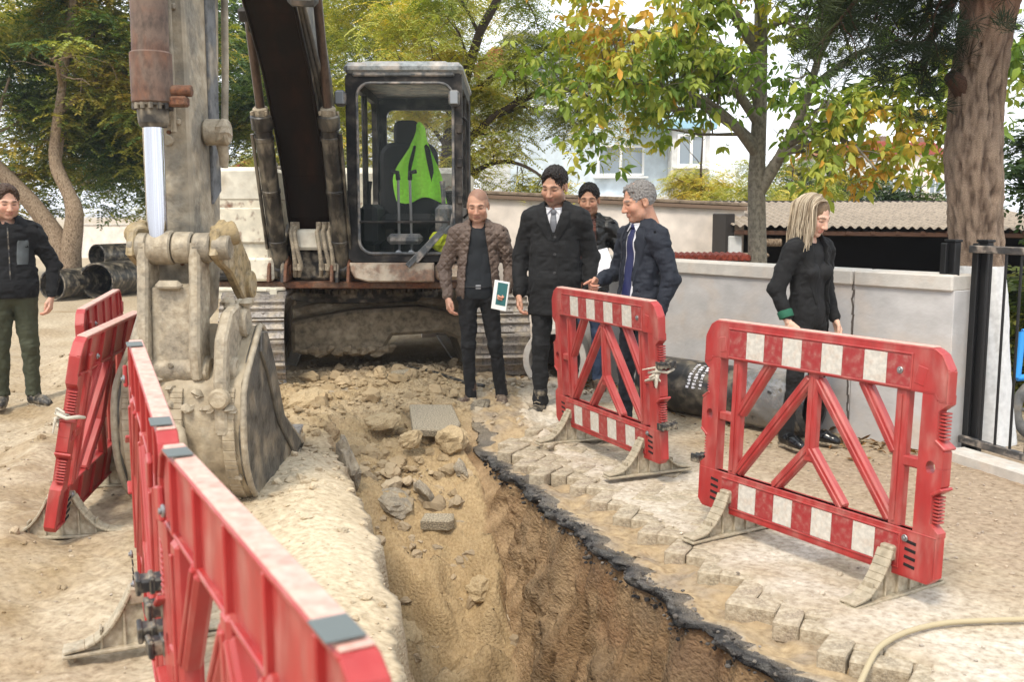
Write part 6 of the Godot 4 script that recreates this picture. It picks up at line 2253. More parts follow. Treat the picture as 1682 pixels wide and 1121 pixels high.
func build_people() -> void:
	# --- brown quilted jacket
	var a := {"label": "man in a brown quilted jacket and dark T-shirt holding a notebook", "at": V(-0.255, 0.03, -7.52), "yaw": 2.0, "H": 1.64, "build": 0.98,
		"feet": [[-0.34, -7.46, -38.0, 0.0], [-0.08, -7.54, 4.0, 0.0]], "bend": [0.0, 0.02],
		"head": {"pitch": 16.0, "yaw": -8.0, "skin": C(190, 146, 122), "hair": C(70, 54, 44), "buzz": 0.55, "beard": 0.25, "style": "none", "fwd": 0.03},
		"arms": [[V(-0.275, 1.15, -0.05), V(-0.25, 0.91, 0.06), V(0.3, 0, 1), 0.55], [V(0.275, 1.14, -0.05), V(0.235, 0.975, 0.15), V(0.1, 0.8, 1), 0.95]],
		"jacket": {"name": "quilted_jacket", "mat": "quilt", "hem": 0.90, "thick": 0.020, "collar": 0.035, "fold": 0.012, "open": [[0.85, -0.115, 0.125], [1.15, -0.10, 0.10], [1.46, -0.055, 0.055], [1.7, -0.05, 0.05]]},
		"shirt": "tee_dark", "trousers": "jeans_black", "shoe": "boot_brown", "boots": 1, "leg": 0.96, "belly": 0.012}
	person(a)
	var nb_ := MB.new()
	nb_.box(X(V(0, 0, 0)), V(0.150, 0.215, 0.010), 0.002)
	var note := thing("notebook", "white-edged teal notebook held by the man in the quilted jacket", "notebook", V(-0.085, 0.90, -7.325), deg_to_rad(-38))
	note.rotation = V(deg_to_rad(-6), deg_to_rad(-42), deg_to_rad(-5))
	obj("cover", nb_, M.note_white, note)
	var nt := MB.new()
	nt.box(X(V(0.016, 0.012, 0.0065)), V(0.098, 0.165, 0.004), 0.001)
	obj("teal_panel", nt, M.note_teal, note)
	var belt := MB.new()
	belt.tube(ring(V(0, 1.005, 0.006), 0.152, 0.118, 30), [0.016], 6, false, 0.35)
	part_on(a, "belt", belt, "leather_black")
	var bk := MB.new()
	bk.box(X(V(0, 1.005, 0.128)), V(0.045, 0.036, 0.01), 0.004)
	part_on(a, "belt_buckle", bk, "metal_grey")
	# --- black coat
	var b := {"label": "tall bearded man in a long black coat, white shirt and grey tie", "at": V(0.315, 0.0, -7.35), "yaw": -13.0, "H": 1.82, "build": 1.04, "shoulder": 0.176,
		"feet": [[0.19, -7.22, -25.0, 0.0], [0.47, -7.58, -5.0, 0.0]],
		"head": {"pitch": 20.0, "yaw": -12.0, "roll": -4.0, "skin": C(184, 142, 118), "hair": C(34, 28, 25), "beard": 0.9, "line": 0.04, "grey": C(60, 52, 46), "fwd": 0.035},
		"arms": [[V(-0.258, 1.15, -0.04), V(-0.25, 0.88, 0.07), V(0.2, 0, 1), 0.6], [V(0.252, 1.16, -0.08), V(0.25, 0.92, 0.02), V(-0.2, 0, 1), 0.6]],
		"jacket": {"name": "coat", "mat": "coat_black", "hem": 0.74, "thick": 0.026, "collar": 0.02, "fold": 0.010, "open": [[1.33, 0.004, 0.016], [1.48, -0.05, 0.062], [1.7, -0.05, 0.06]]},
		"shirt": "shirt_white", "trousers": "trousers_black", "shoe": "boot_black", "boots": 1, "laces": true}
	person(b)
	dress(b, [[1.34, 0.010], [1.47, 0.004]], 0.030, "tie_grey")
	collar_wings(b, "shirt_white", 1.50)
	lapel(b, [[1.28, 0.012, 0.05], [1.40, 0.045, 0.125], [1.485, 0.062, 0.12]], "coat_black")
	lapel(b, [[1.28, -0.03, 0.006], [1.40, -0.115, -0.035], [1.485, -0.11, -0.052]], "coat_black")
	buttons(b, [1.30, 1.18, 1.05, 0.92], 0.025, 0.010)
	var seam := strip(b.field, rows_of([[0.76, 0.047, 0.053], [1.28, 0.047, 0.053]]), 0.003)
	part_on(b, "front_edge", seam, "coat_black")
	# --- leather jacket, plaid shirt
	var c := {"label": "man in a black leather jacket over a checked shirt standing behind the others", "at": V(0.64, 0.0, -8.35), "yaw": -6.0, "H": 1.73,
		"feet": [[0.50, -8.38, -15.0, 0.0], [0.74, -8.40, 8.0, 0.0]],
		"head": {"pitch": 10.0, "yaw": -4.0, "skin": C(172, 130, 106), "hair": C(26, 22, 21), "beard": 0.3, "line": 0.03, "fwd": 0.03},
		"arms": [[V(-0.30, 1.15, -0.02), V(-0.16, 1.04, 0.22), V(0.3, 1, 0.3), 0.8], [V(0.31, 1.15, -0.04), V(0.12, 1.05, 0.22), V(-0.3, 1, 0.3), 0.9]],
		"jacket": {"name": "leather_jacket", "mat": "leather_black", "hem": 0.88, "thick": 0.022, "collar": 0.02, "fold": 0.015, "open": [[0.80, -0.10, 0.09], [1.2, -0.08, 0.07], [1.48, -0.06, 0.06], [1.7, -0.05, 0.05]]},
		"shirt": "plaid", "trousers": "jeans_blue", "shoe": "boot_brown", "boots": 0, "high_neck": 0.015}
	person(c)
	collar_wings(c, "plaid", 1.49)
	lapel(c, [[1.32, 0.07, 0.12], [1.43, 0.065, 0.145], [1.49, 0.062, 0.12]], "leather_black")
	lapel(c, [[1.32, -0.13, -0.08], [1.43, -0.15, -0.068], [1.49, -0.12, -0.062]], "leather_black")
	for q in 2:
		var pg := Grid.new(); pg.cols = 9
		for r in 7:
			for k in 9:
				var u := k / 8.0 - 0.5; var w := r / 6.0 - 0.5
				pg.p.append(V(u * 0.21, w * 0.29 * 0.72, 0.02 * sin(u * 5.0 + q) - w * 0.12)); pg.c.append(Color.WHITE)
		pg.normals()
		var pm := pg.part(0, 8)
		for k in pm.n.size():
			if pm.n[k].z < 0: pm.n[k] = -pm.n[k]
		var po := thing("paper_sheet", "upper white sheet of paper held by the man in the leather jacket" if q == 0 else "lower white sheet folded under the other paper", "paper", V(0.70 + q * 0.01, 1.10 - q * 0.07, -8.02), deg_to_rad(8 - q * 10))
		po.rotation.z = deg_to_rad(14.0 + q * 10)
		obj("sheet", pm.orient(), M.paper, po)
	# --- navy suit
	var d := {"label": "grey-haired man in a navy suit and blue tie pointing at the trench", "at": V(0.845, -0.02, -6.52), "yaw": -62.0, "H": 1.71, "build": 1.0, "belly": 0.02,
		"feet": [[0.74, -6.74, -70.0, 0.0], [0.86, -6.32, -50.0, 0.0]],
		"head": {"pitch": 14.0, "yaw": -14.0, "skin": C(186, 140, 116), "hair": C(120, 116, 112), "grey": C(150, 148, 146), "line": 0.07, "wide": 1.05, "fwd": 0.03, "beard": 0.15, "crown_bald": true},
		"arms": [[V(-0.29, 1.17, 0.0), V(-0.17, 1.115, 0.25), V(0.3, 1, 0.2), 0.5, true], [V(0.275, 1.15, -0.05), V(0.255, 0.89, 0.05), V(-0.2, 0, 1), 0.6]],
		"jacket": {"name": "suit_jacket", "mat": "suit_navy", "hem": 0.80, "thick": 0.020, "fold": 0.012, "open": [[0.76, -0.075, 0.085], [1.1, -0.06, 0.07], [1.47, -0.055, 0.058], [1.7, -0.05, 0.05]]},
		"shirt": "shirt_white", "trousers": "suit_navy", "shoe": "shoe_black", "boots": 0, "high_neck": 0.02}
	person(d)
	dress(d, [[0.98, 0.004], [1.3, 0.002], [1.49, 0.0]], 0.048, "tie_blue")
	collar_wings(d, "shirt_white", 1.51)
	lapel(d, [[1.10, 0.065, 0.085], [1.30, 0.062, 0.125], [1.40, 0.06, 0.15], [1.49, 0.06, 0.115]], "suit_navy")
	lapel(d, [[1.10, -0.08, -0.06], [1.30, -0.12, -0.06], [1.40, -0.14, -0.058], [1.49, -0.11, -0.058]], "suit_navy")
	# --- woman
	var e := {"label": "woman with long fair hair in a black blazer looking down beside the barrier", "at": V(1.87, 0.0, -6.27), "yaw": 34.0, "H": 1.59, "build": 0.90, "woman": true, "shoulder": 0.165, "leg": 0.92,
		"feet": [[1.77, -6.24, 18.0, 0.02], [1.99, -6.36, 42.0, 0.02]],
		"head": {"pitch": 24.0, "yaw": 2.0, "skin": C(212, 172, 150), "hair": C(120, 100, 78), "tip": C(222, 206, 178), "style": "long", "wide": 0.93, "lips": C(176, 74, 74), "fwd": 0.03},
		"arms": [[V(-0.265, 1.16, -0.06), V(-0.245, 0.93, 0.04), V(0.3, 0, 1), 0.45], [V(0.25, 1.16, -0.06), V(0.24, 0.92, 0.05), V(-0.3, 0, 1), 0.45]], "sleeve": [0.055, 0.02],
		"jacket": {"name": "blazer", "mat": "blazer_black", "hem": 0.80, "thick": 0.017, "fold": 0.010, "open": [[0.76, -0.10, 0.16], [1.05, -0.035, 0.085], [1.25, -0.05, 0.07], [1.48, -0.065, 0.065], [1.7, -0.06, 0.06]]},
		"shirt": "top_black", "trousers": "trousers_black", "shoe": "boot_shiny", "boots": 1}
	person(e)
	lapel(e, [[1.05, 0.085, 0.10], [1.25, 0.07, 0.125], [1.40, 0.068, 0.14], [1.49, 0.066, 0.105]], "blazer_black")
	lapel(e, [[1.05, -0.06, -0.04], [1.25, -0.115, -0.05], [1.40, -0.135, -0.066], [1.49, -0.10, -0.066]], "blazer_black")
	var cu := MB.new()
	var ax: Vector3 = (e.arms[0][0] - e.arms[0][1]).normalized()
	cu.tube([e.arms[0][1] + ax * 0.035, e.arms[0][1] + ax * 0.038, e.arms[0][1] + ax * 0.085, e.arms[0][1] + ax * 0.09], [0.044, 0.052, 0.054, 0.046], 16, true)
	part_on(e, "turned_cuff", cu, "cuff_green")
	# --- man at the left edge
	var g := {"label": "man in a black fleece with grey chest panel and olive trousers", "at": V(-3.83, 0.0, -7.62), "yaw": 24.0, "H": 1.70, "build": 1.08, "belly": 0.02,
		"feet": [[-3.99, -7.66, 20.0, 0.0], [-3.74, -7.72, 58.0, 0.0]],
		"head": {"pitch": 14.0, "yaw": 16.0, "skin": C(202, 158, 136), "hair": C(66, 48, 36), "line": 0.05, "wide": 1.06, "beard": 0.3, "fwd": 0.03},
		"arms": [[V(-0.31, 1.15, -0.03), V(-0.28, 0.89, 0.08), V(0.3, 0, 1), 0.5], [V(0.31, 1.15, -0.05), V(0.28, 0.89, 0.05), V(-0.3, 0, 1), 0.6]],
		"jacket": {"name": "fleece", "mat": "fleece_black", "hem": 0.90, "thick": 0.022, "collar": 0.06, "fold": 0.013},
		"shirt": "tee_dark", "trousers": "olive", "shoe": "shoe_black", "boots": 0, "leg": 1.12}
	person(g)
	var pt := strip(g.field, rows_of([[1.17, 0.055, 0.13], [1.20, 0.05, 0.135], [1.34, 0.06, 0.145], [1.36, 0.07, 0.14]], 10), 0.004)
	part_on(g, "chest_panel", pt, "panel_grey")
	var zp := strip(g.field, rows_of([[1.05, -0.005, 0.005], [1.46, -0.005, 0.005]]), 0.003)
	part_on(g, "zip", zp, "clip_black")

func ring(c: Vector3, rx: float, rz: float, n: int) -> Array:
	var a := []
	for k in n + 1: a.append(c + V(rx * cos(TAU * k / n), 0, rz * sin(TAU * k / n)))
	return a
func dress(s: Dictionary, line: Array, w: float, m: String) -> void:
	var t := []
	for k in line.size():
		var u: float = k / (line.size() - 1.0)
		var ww := lerpf(w, w * 0.55, u)
		t.append([line[k][0], line[k][1] - ww, line[k][1] + ww])
	part_on(s, "tie", strip(s.shirt_field, rows_of(t), 0.007), m)
	var kn := MB.new()
	var y: float = line[line.size() - 1][0]
	kn.ball(X(V(line[line.size() - 1][1], y + 0.005, s.shirt_field.front(0, y) + 0.008)), V(0.021, 0.022, 0.014), 10, 6)
	part_on(s, "tie_knot", kn, m)
func collar_wings(s: Dictionary, m: String, y: float) -> void:
	var c: Vector3 = s.chest
	var mb := MB.new()
	var pts := []
	for k in 15:
		var a := lerpf(0.22, TAU - 0.22, k / 14.0)
		pts.append(V(c.x + 0.064 * sin(a), y + 0.012 - 0.012 * cos(a), c.z + 0.005 + 0.062 * cos(a)))
	mb.tube(pts, [0.018], 8, true, 0.35)
	for e in [-1, 1]:
		mb.prism(X(V(c.x + e * 0.035, y - 0.022, c.z + 0.075), e * 24, -28, 0), P2([-0.025 if e > 0 else 0.025, 0.03, 0.03 if e > 0 else -0.03, 0.03, 0.012 if e > 0 else -0.012, -0.03]), 0.006, 0.001)
	part_on(s, "collar", mb, m)
func lapel(s: Dictionary, t: Array, m: String) -> void:
	part_on(s, "lapel", strip(s.field, rows_of(t, 12), 0.006), m)
func buttons(s: Dictionary, ys: Array, x: float, r: float) -> void:
	for y in ys:
		var mb := MB.new()
		var z: float = s.field.front(x, y)
		mb.rod(V(x, y, z - 0.002), V(x, y, z + 0.006), r, 10, 0.002)
		part_on(s, "button", mb, "button")

# ---------------------------------------------------------------- trees
func leaf_blade(mb: MB, at: Vector3, dir: Vector3, up: Vector3, L: float, w: float, fold_ := 0.25, droop := 0.25) -> void:
	# one pointed leaf of six facets, folded along its midrib
	var z := dir.normalized()
	var xx := up.cross(z).normalized()
	var y := z.cross(xx)
	var mid := []; var lf := []; var rt := []
	for k in 4:
		var t := k / 3.0
		var c := at + z * (L * t) - y * (droop * L * t * t)
		var ww: float = w * [0.12, 1.0, 0.72, 0.0][k]
		mid.append(c)
		lf.append(c - xx * ww + y * (ww * fold_)); rt.append(c + xx * ww + y * (ww * fold_))
	for k in 3:
		mb.quad(mid[k], rt[k], rt[k + 1], mid[k + 1])
		mb.quad(lf[k], mid[k], mid[k + 1], lf[k + 1])
func leaf_card(mb: MB, at: Vector3, dir: Vector3, up: Vector3, L: float, w: float) -> void:
	# small leaflet: two triangles
	var z := dir.normalized()
	var xx := up.cross(z).normalized()
	mb.tri(at, at + z * L * 0.5 + xx * w, at + z * L)
	mb.tri(at, at + z * L, at + z * L * 0.5 - xx * w)
func spray(kind: String, sd: int) -> MB:
	# a twig end with its leaves, about one unit of local size in metres
	var mb := MB.new()
	var rr := RandomNumberGenerator.new(); rr.seed = sd
	if kind == "fine":        # drooping pinnate leaves of a locust
		for q in 3:
			var a := TAU * q / 3.0 + rr.randf()
			var d := V(cos(a), rr.randf_range(-0.5, 0.3), sin(a)).normalized()
			var p := Vector3.ZERO
			for k in 9:
				var nd_ := (d + V(0, -0.10 * k, 0)).normalized()
				p += nd_ * 0.032
				var sdv := nd_.cross(Vector3.UP).normalized()
				var g := rr.randf_range(0.85, 1.12)
				mb.col = Color(g, g, g)
				for e in [-1, 1]:
					leaf_card(mb, p, sdv * e + nd_ * 0.5 + V(0, rr.randf_range(-0.5, 0.2), 0), Vector3.UP + sdv * rr.randf_range(-0.6, 0.6), 0.045, 0.011)
	elif kind == "bushy":     # larger pinnate leaves, dense
		for q in 4:
			var a := TAU * q / 4.0 + rr.randf()
			var d := V(cos(a), rr.randf_range(-0.3, 0.5), sin(a)).normalized()
			var p := Vector3.ZERO
			for k in 8:
				var nd_ := (d + V(0, -0.10 * k, 0)).normalized()
				p += nd_ * 0.042
				var sdv := nd_.cross(Vector3.UP).normalized()
				var g := rr.randf_range(0.8, 1.15)
				mb.col = Color(g, g, g)
				for e in [-1, 1]:
					leaf_card(mb, p, sdv * e + nd_ * 0.6 + V(0, rr.randf_range(-0.6, 0.2), 0), Vector3.UP + sdv * rr.randf_range(-0.8, 0.8), 0.075, 0.019)
	elif kind == "needle":
		for k in 46:
			var a := rr.randf() * TAU
			var u := rr.randf_range(-0.1, 1.0)
			var d := V(cos(a) * 0.9, u, sin(a) * 0.9).normalized()
			var p := V(0, rr.randf() * 0.07, 0)
			var g := rr.randf_range(0.75, 1.2)
			mb.col = Color(g, g, g)
			leaf_card(mb, p, d, V(rr.randfn(), rr.randfn(), rr.randfn()), rr.randf_range(0.09, 0.14), 0.0022)
	elif kind == "broad":     # bunch of big hanging leaves
		for q in 5:
			var a := TAU * q / 5.0 + rr.randf() * 0.8
			var d := V(cos(a) * 0.8, rr.randf_range(-0.9, 0.0), sin(a) * 0.8)
			var g := rr.randf_range(0.85, 1.12)
			mb.col = Color(g, g, g)
			leaf_blade(mb, d * 0.03, d, Vector3.UP + V(rr.randfn(), 0, rr.randfn()) * 0.4, rr.randf_range(0.10, 0.15), rr.randf_range(0.026, 0.038), 0.3, rr.randf_range(0.1, 0.5))
	return mb

class Plant:
	var wood := MB.new()
	var tips: Array[Transform3D] = []
	var rr := RandomNumberGenerator.new()
	func limb(pts: Array, r0: float, r1: float, sides := 8) -> void:
		var cv := Curve3D.new()
		for k in pts.size():
			var t: Vector3 = (pts[mini(k + 1, pts.size() - 1)] - pts[maxi(k - 1, 0)]) / 6.0
			cv.add_point(pts[k], -t, t)
		var p := cv.tessellate(3, 6)
		var rad := []
		for k in p.size(): rad.append(lerpf(r0, r1, pow(k / (p.size() - 1.0), 0.8)) * (1.0 + rr.randf_range(-0.06, 0.06)))
		wood.tube(Array(p), rad, sides, true)
	func grow(pts: Array, r0: float, r1: float, level: int, L: float, gaps: int, from := 0.3, up := 0.15) -> void:
		# draws a limb and lets smaller ones leave it
		limb(pts, r0, r1, 10 if level > 1 else 6)
		if level == 0: return
		for k in gaps:
			var t := lerpf(from, 1.0, (k + rr.randf()) / gaps)
			var f := t * (pts.size() - 1)
			var i0 := mini(int(f), pts.size() - 2)
			var p: Vector3 = pts[i0].lerp(pts[i0 + 1], f - i0)
			var d: Vector3 = (pts[i0 + 1] - pts[i0]).normalized()
			var o := Vector3(rr.randfn(), rr.randfn() * 0.6, rr.randfn())
			o = (o - d * o.dot(d)).normalized()
			var dir := (d * rr.randf_range(0.3, 0.9) + o + Vector3(0, up, 0)).normalized()
			var len_ := L * rr.randf_range(0.6, 1.2) * (1.0 - 0.4 * t)
			var sub := [p]
			var q := p
			for j in 4:
				dir = (dir + Vector3(rr.randfn(), rr.randfn() - 0.25 * j * 0.4, rr.randfn()) * 0.22).normalized()
				q += dir * len_ / 4.0
				sub.append(q)
			var r := lerpf(r0, r1, t) * rr.randf_range(0.35, 0.55)
			grow(sub, r, r * 0.35, level - 1, L * 0.55, maxi(3, gaps - 2), 0.25, up * 0.3)
			if level <= 2:
				for j in range(1, 5):
					tips.append(Transform3D(Basis.IDENTITY, sub[j] + Vector3(rr.randfn(), rr.randfn(), rr.randfn()) * 0.06))

func crown(o: Node3D, called: String, meshes: Array, spots: Array, cols: Array, size: Vector2, sd: int, droop := 0.3) -> void:
	# leaves without number: one body of instances per leaf shape
	var rr := RandomNumberGenerator.new(); rr.seed = sd
	var tone := fnoise(sd, 0.55, 2)
	for m in meshes.size():
		var mine := []
		for k in spots.size():
			if k % meshes.size() == m: mine.append(spots[k])
		var mm := MultiMesh.new()
		mm.transform_format = MultiMesh.TRANSFORM_3D
		mm.use_colors = true
		mm.mesh = meshes[m]
		mm.instance_count = mine.size()
		for k in mine.size():
			var p: Vector3 = mine[k]
			var s := rr.randf_range(size.x, size.y)
			var b := Basis(Vector3.UP, rr.randf() * TAU) * Basis(V(1, 0, 0), rr.randfn() * droop)
			mm.set_instance_transform(k, Transform3D(b.scaled(V(s, s, s)), p))
			var t := clampf(0.42 + tone.get_noise_3dv(p) * 0.8 + rr.randf_range(-0.3, 0.3), 0, 0.999)
			var f: float = t * (cols.size() - 1)
			var c: Color = cols[int(f)].lerp(cols[int(f) + 1], f - int(f))
			mm.set_instance_color(k, c)
		var n := MultiMeshInstance3D.new()
		n.multimesh = mm
		n.name = called
		o.add_child(n, true)
		n.set_meta("kind", "stuff")

func cloud(c: Vector3, r: Vector3, n: int, rr: RandomNumberGenerator, shell := 0.35) -> Array:
	# points in uneven clumps inside an ellipsoid
	var out := []
	var clumps := []
	for k in maxi(6, n / 45):
		var d := V(rr.randfn(), rr.randfn(), rr.randfn()).normalized() * pow(rr.randf(), shell)
		clumps.append(c + d * r)
	for k in n:
		var q: Vector3 = clumps[rr.randi() % clumps.size()]
		out.append(q + V(rr.randfn(), rr.randfn() * 0.75, rr.randfn()) * 0.2 * r.length() * 0.5)
	return out

func mesh_of(mb: MB, m: Material) -> ArrayMesh: return mb.mesh(m)

func build_trees() -> void:
	var fine := [mesh_of(spray("fine", 1), M.leaf), mesh_of(spray("fine", 2), M.leaf), mesh_of(spray("fine", 3), M.leaf)]
	var bushy := [mesh_of(spray("bushy", 4), M.leaf), mesh_of(spray("bushy", 5), M.leaf), mesh_of(spray("bushy", 6), M.leaf)]
	var broad := [mesh_of(spray("broad", 7), M.leaf), mesh_of(spray("broad", 8), M.leaf), mesh_of(spray("broad", 9), M.leaf)]
	var needle := [mesh_of(spray("needle", 10), M.needles), mesh_of(spray("needle", 11), M.needles)]
	var green := [CL(58, 84, 44), CL(78, 104, 54), CL(104, 128, 66), CL(140, 150, 76)]
	var greeny := [CL(74, 98, 54), CL(102, 124, 64), CL(142, 150, 74), CL(190, 180, 86), CL(220, 192, 94)]
	var yellow := [CL(116, 130, 60), CL(150, 156, 72), CL(180, 176, 84), CL(204, 190, 92), CL(222, 190, 80)]
	var walnut := [CL(96, 124, 52), CL(118, 144, 62), CL(140, 160, 70), CL(160, 170, 76), CL(178, 182, 80), CL(216, 196, 84), CL(212, 160, 70)]
	# --- tree with two pale trunks at the left edge
	var t := Plant.new(); t.rr.seed = 3
	var B := V(-8.2, 0, -18.4)
	t.grow([B + V(0.0, -0.1, 0), B + V(-0.12, 0.9, 0), B + V(-0.55, 1.7, 0.1), B + V(-1.25, 2.5, 0.2), B + V(-2.3, 3.9, 0.6)], 0.25, 0.11, 3, 2.0, 7, 0.62)
	t.grow([B + V(0.05, -0.1, 0), B + V(0.12, 0.8, 0.1), B + V(0.22, 1.6, 0.1), B + V(-0.12, 2.5, 0), B + V(0.12, 3.7, 0.1), B + V(0.45, 5.2, 0.2), B + V(0.3, 6.6, 0.2)], 0.20, 0.06, 3, 2.0, 8, 0.42)
	var o := thing("broadleaf_tree", "tall dark green tree with two pale trunks behind the man in the fleece", "tree", B)
	place(o, t.wood, "trunk", M.bark_pale)
	var sp := []
	for x in t.tips:
		var q: Vector3 = x.origin - B
		if q.z < 0.25 or q.y > 4.2: sp.append(q)
	var rr := RandomNumberGenerator.new(); rr.seed = 5
	sp.append_array(cloud(V(0.9, 4.3, -1.0), V(2.0, 2.1, 1.0), 1150, rr))
	sp.append_array(cloud(V(-1.6, 4.9, -0.8), V(1.9, 1.6, 1.3), 500, rr))
	crown(o, "crown", bushy, sp, greeny, V2(0.8, 1.35), 5)
	# --- trees in the second row, left to right
	var R := [
		# x, d, height, crown centre y, radius x, y, z, sprays, palette, shapes, label, name
		[-6.9, 22.0, 5.0, 3.3, 2.0, 2.4, 1.4, 1300, greeny, bushy, "bushy green tree with thin trunks between the pale double trunk and the excavator arm", 11],
		[-10.6, 24.0, 5.0, 3.6, 2.2, 2.6, 1.6, 1000, greeny, bushy, "green tree behind the pale double trunk at the left edge", 12],
		[-5.6, 26.0, 7.0, 5.6, 2.6, 2.4, 1.8, 1700, green, bushy, "dark green tree filling the gap between excavator stick and boom", 13],
		[-2.6, 21.0, 6.5, 5.0, 2.3, 2.2, 1.6, 2100, greeny, fine, "olive green fine-leaved tree behind the excavator boom", 14],
		[-1.7, 17.5, 6.0, 3.9, 1.7, 2.1, 1.5, 1900, yellow, fine, "yellow-green locust tree above the excavator cab", 15],
	]
	for q in R:
		var tr := Plant.new(); tr.rr.seed = q[11]
		var base := V(q[0], 0, -q[1])
		tr.grow([V(0, -0.1, 0), V(0.1, q[2] * 0.25, 0), V(-0.08, q[2] * 0.5, 0.1), V(0.1, q[2] * 0.8, 0), V(0.0, q[2], 0)], 0.13, 0.03, 2, q[4] * 0.9, 8, 0.35)
		var n := thing("broadleaf_tree", q[10], "tree", base)
		var wood := obj("trunk", tr.wood, M.bark_dark, n)
		var ps := []
		for x in tr.tips: ps.append(x.origin)
		rr.seed = q[11]
		ps.append_array(cloud(V(0, q[3], 0.2), V(q[4], q[5], q[6]), q[7], rr))
		crown(n, "crown", q[9], ps, q[8], V2(0.85, 1.4), q[11])
	# --- locust leaning over the cream wall
	t = Plant.new(); t.rr.seed = 23
	B = V(-1.0, 0, -13.2)
	t.grow([V(0, -0.1, 0), V(0.05, 1.4, 0), V(0.2, 2.6, 0.1), V(0.6, 3.8, 0.2), V(1.2, 4.8, 0.4)], 0.13, 0.04, 2, 1.5, 9, 0.3)
	t.grow([V(0.1, 1.9, 0), V(0.5, 2.5, 0.2), V(1.1, 2.9, 0.5), V(1.7, 3.0, 0.7), V(2.2, 2.75, 0.9)], 0.06, 0.015, 2, 0.9, 9, 0.25, 0.0)
	t.grow([V(0.1, 1.5, 0), V(0.5, 2.0, 0.3), V(0.9, 2.15, 0.5), V(1.3, 2.0, 0.8), V(1.55, 1.7, 0.9)], 0.04, 0.01, 2, 0.6, 8, 0.25, -0.1)
	t.grow([V(0.3, 2.9, 0), V(1.0, 3.4, 0.2), V(1.9, 3.7, 0.3), V(2.6, 3.6, 0.4)], 0.05, 0.012, 2, 0.9, 8, 0.25, 0.0)
	o = thing("broadleaf_tree", "yellow locust tree with drooping feathery twigs beside the excavator cab", "tree", B)
	obj("trunk", t.wood, M.bark_dark, o)
	sp = []
	for x in t.tips:
		sp.append(x.origin)
	rr.seed = 23
	sp.append_array(cloud(V(0.5, 3.9, 0.2), V(1.1, 0.9, 0.7), 420, rr))
	sp.append_array(cloud(V(1.0, 2.75, 0.3), V(0.8, 0.5, 0.5), 240, rr))
	sp.append_array(cloud(V(-0.1, 2.6, 0.2), V(0.7, 0.7, 0.5), 240, rr))
	crown(o, "crown", fine, sp, yellow, V2(0.7, 1.15), 23)
	build_walnut(broad, walnut)
	build_pine(needle)
	# --- shrubs and small far trees at the right
	var Q := [
		[4.3, 7.9, 0.9, 0.5, 0.45, 0.6, 0.4, 340, [CL(60, 78, 34), CL(96, 110, 44), CL(150, 140, 60)], bushy, "green shrub right of the pine trunk", "shrub"],
		[4.2, 7.2, 0.85, 0.95, 0.36, 0.3, 0.3, 300, [CL(120, 84, 30), CL(176, 128, 40), CL(205, 160, 60)], fine, "orange-leaved bush behind the gate rails", "shrub"],
		[5.6, 9.6, 2.6, 1.9, 0.8, 0.95, 0.7, 700, [CL(52, 74, 40), CL(84, 104, 56), CL(120, 130, 70)], bushy, "grey-green tree at the right edge behind the pine", "small_tree"],
		[6.3, 15.5, 2.2, 1.45, 1.0, 0.5, 0.8, 420, [CL(46, 64, 32), CL(74, 92, 42), CL(120, 120, 60)], bushy, "low dark bush beyond the shed roof beside the pine trunk", "shrub"],
		[4.6, 16.5, 2.4, 1.6, 1.3, 0.55, 0.9, 560, yellow, fine, "yellowing bush beyond the shed roof behind the woman", "shrub"],
		[3.4, 18.0, 3.2, 2.0, 1.0, 0.9, 0.8, 620, yellow, fine, "yellow-green tree between the blue house and the walnut trunk", "small_tree"],
		[9.4, 30.0, 3.6, 2.2, 2.2, 1.0, 1.2, 700, greeny, bushy, "far hedge of trees below the white apartment block", "small_tree"],
		[-9.2, 30.0, 4.0, 2.2, 2.2, 1.6, 1.2, 1100, greeny, fine, "yellowish far tree behind the stacked pipes", "small_tree"],
		[-6.4, 33.0, 4.6, 2.6, 2.4, 2.0, 1.2, 1300, yellow, bushy, "far pale green tree behind the excavator bucket cylinder", "small_tree"],
	]
	for q in Q:
		var tr := Plant.new(); tr.rr.seed = int(q[0] * 31)
		tr.grow([V(0, -0.1, 0), V(0.04, q[2] * 0.4, 0), V(-0.04, q[2] * 0.7, 0.03), V(0, q[2], 0)], 0.03 + q[2] * 0.01, 0.008, 1, q[4] * 0.8, 6, 0.2)
		var n := thing(q[11], q[10], "shrub" if q[11] == "shrub" else "tree", V(q[0], 0, -q[1]))
		obj("trunk", tr.wood, M.bark_dark, n)
		rr.seed = int(q[0] * 77)
		var ps := cloud(V(0, q[3], 0), V(q[4], q[5], q[6]), q[7], rr, 0.5)
		for k in ps.size(): ps[k].y = maxf(ps[k].y, 0.05)
		crown(n, "crown", q[9], ps, q[8], V2(0.7, 1.2), int(q[1] * 10))

func V2(a: float, b: float) -> Vector2: return Vector2(a, b)
func place(o: Node3D, mb: MB, called: String, m: Material) -> void:
	var n := obj(called, mb, m, o)
	n.position = -o.position

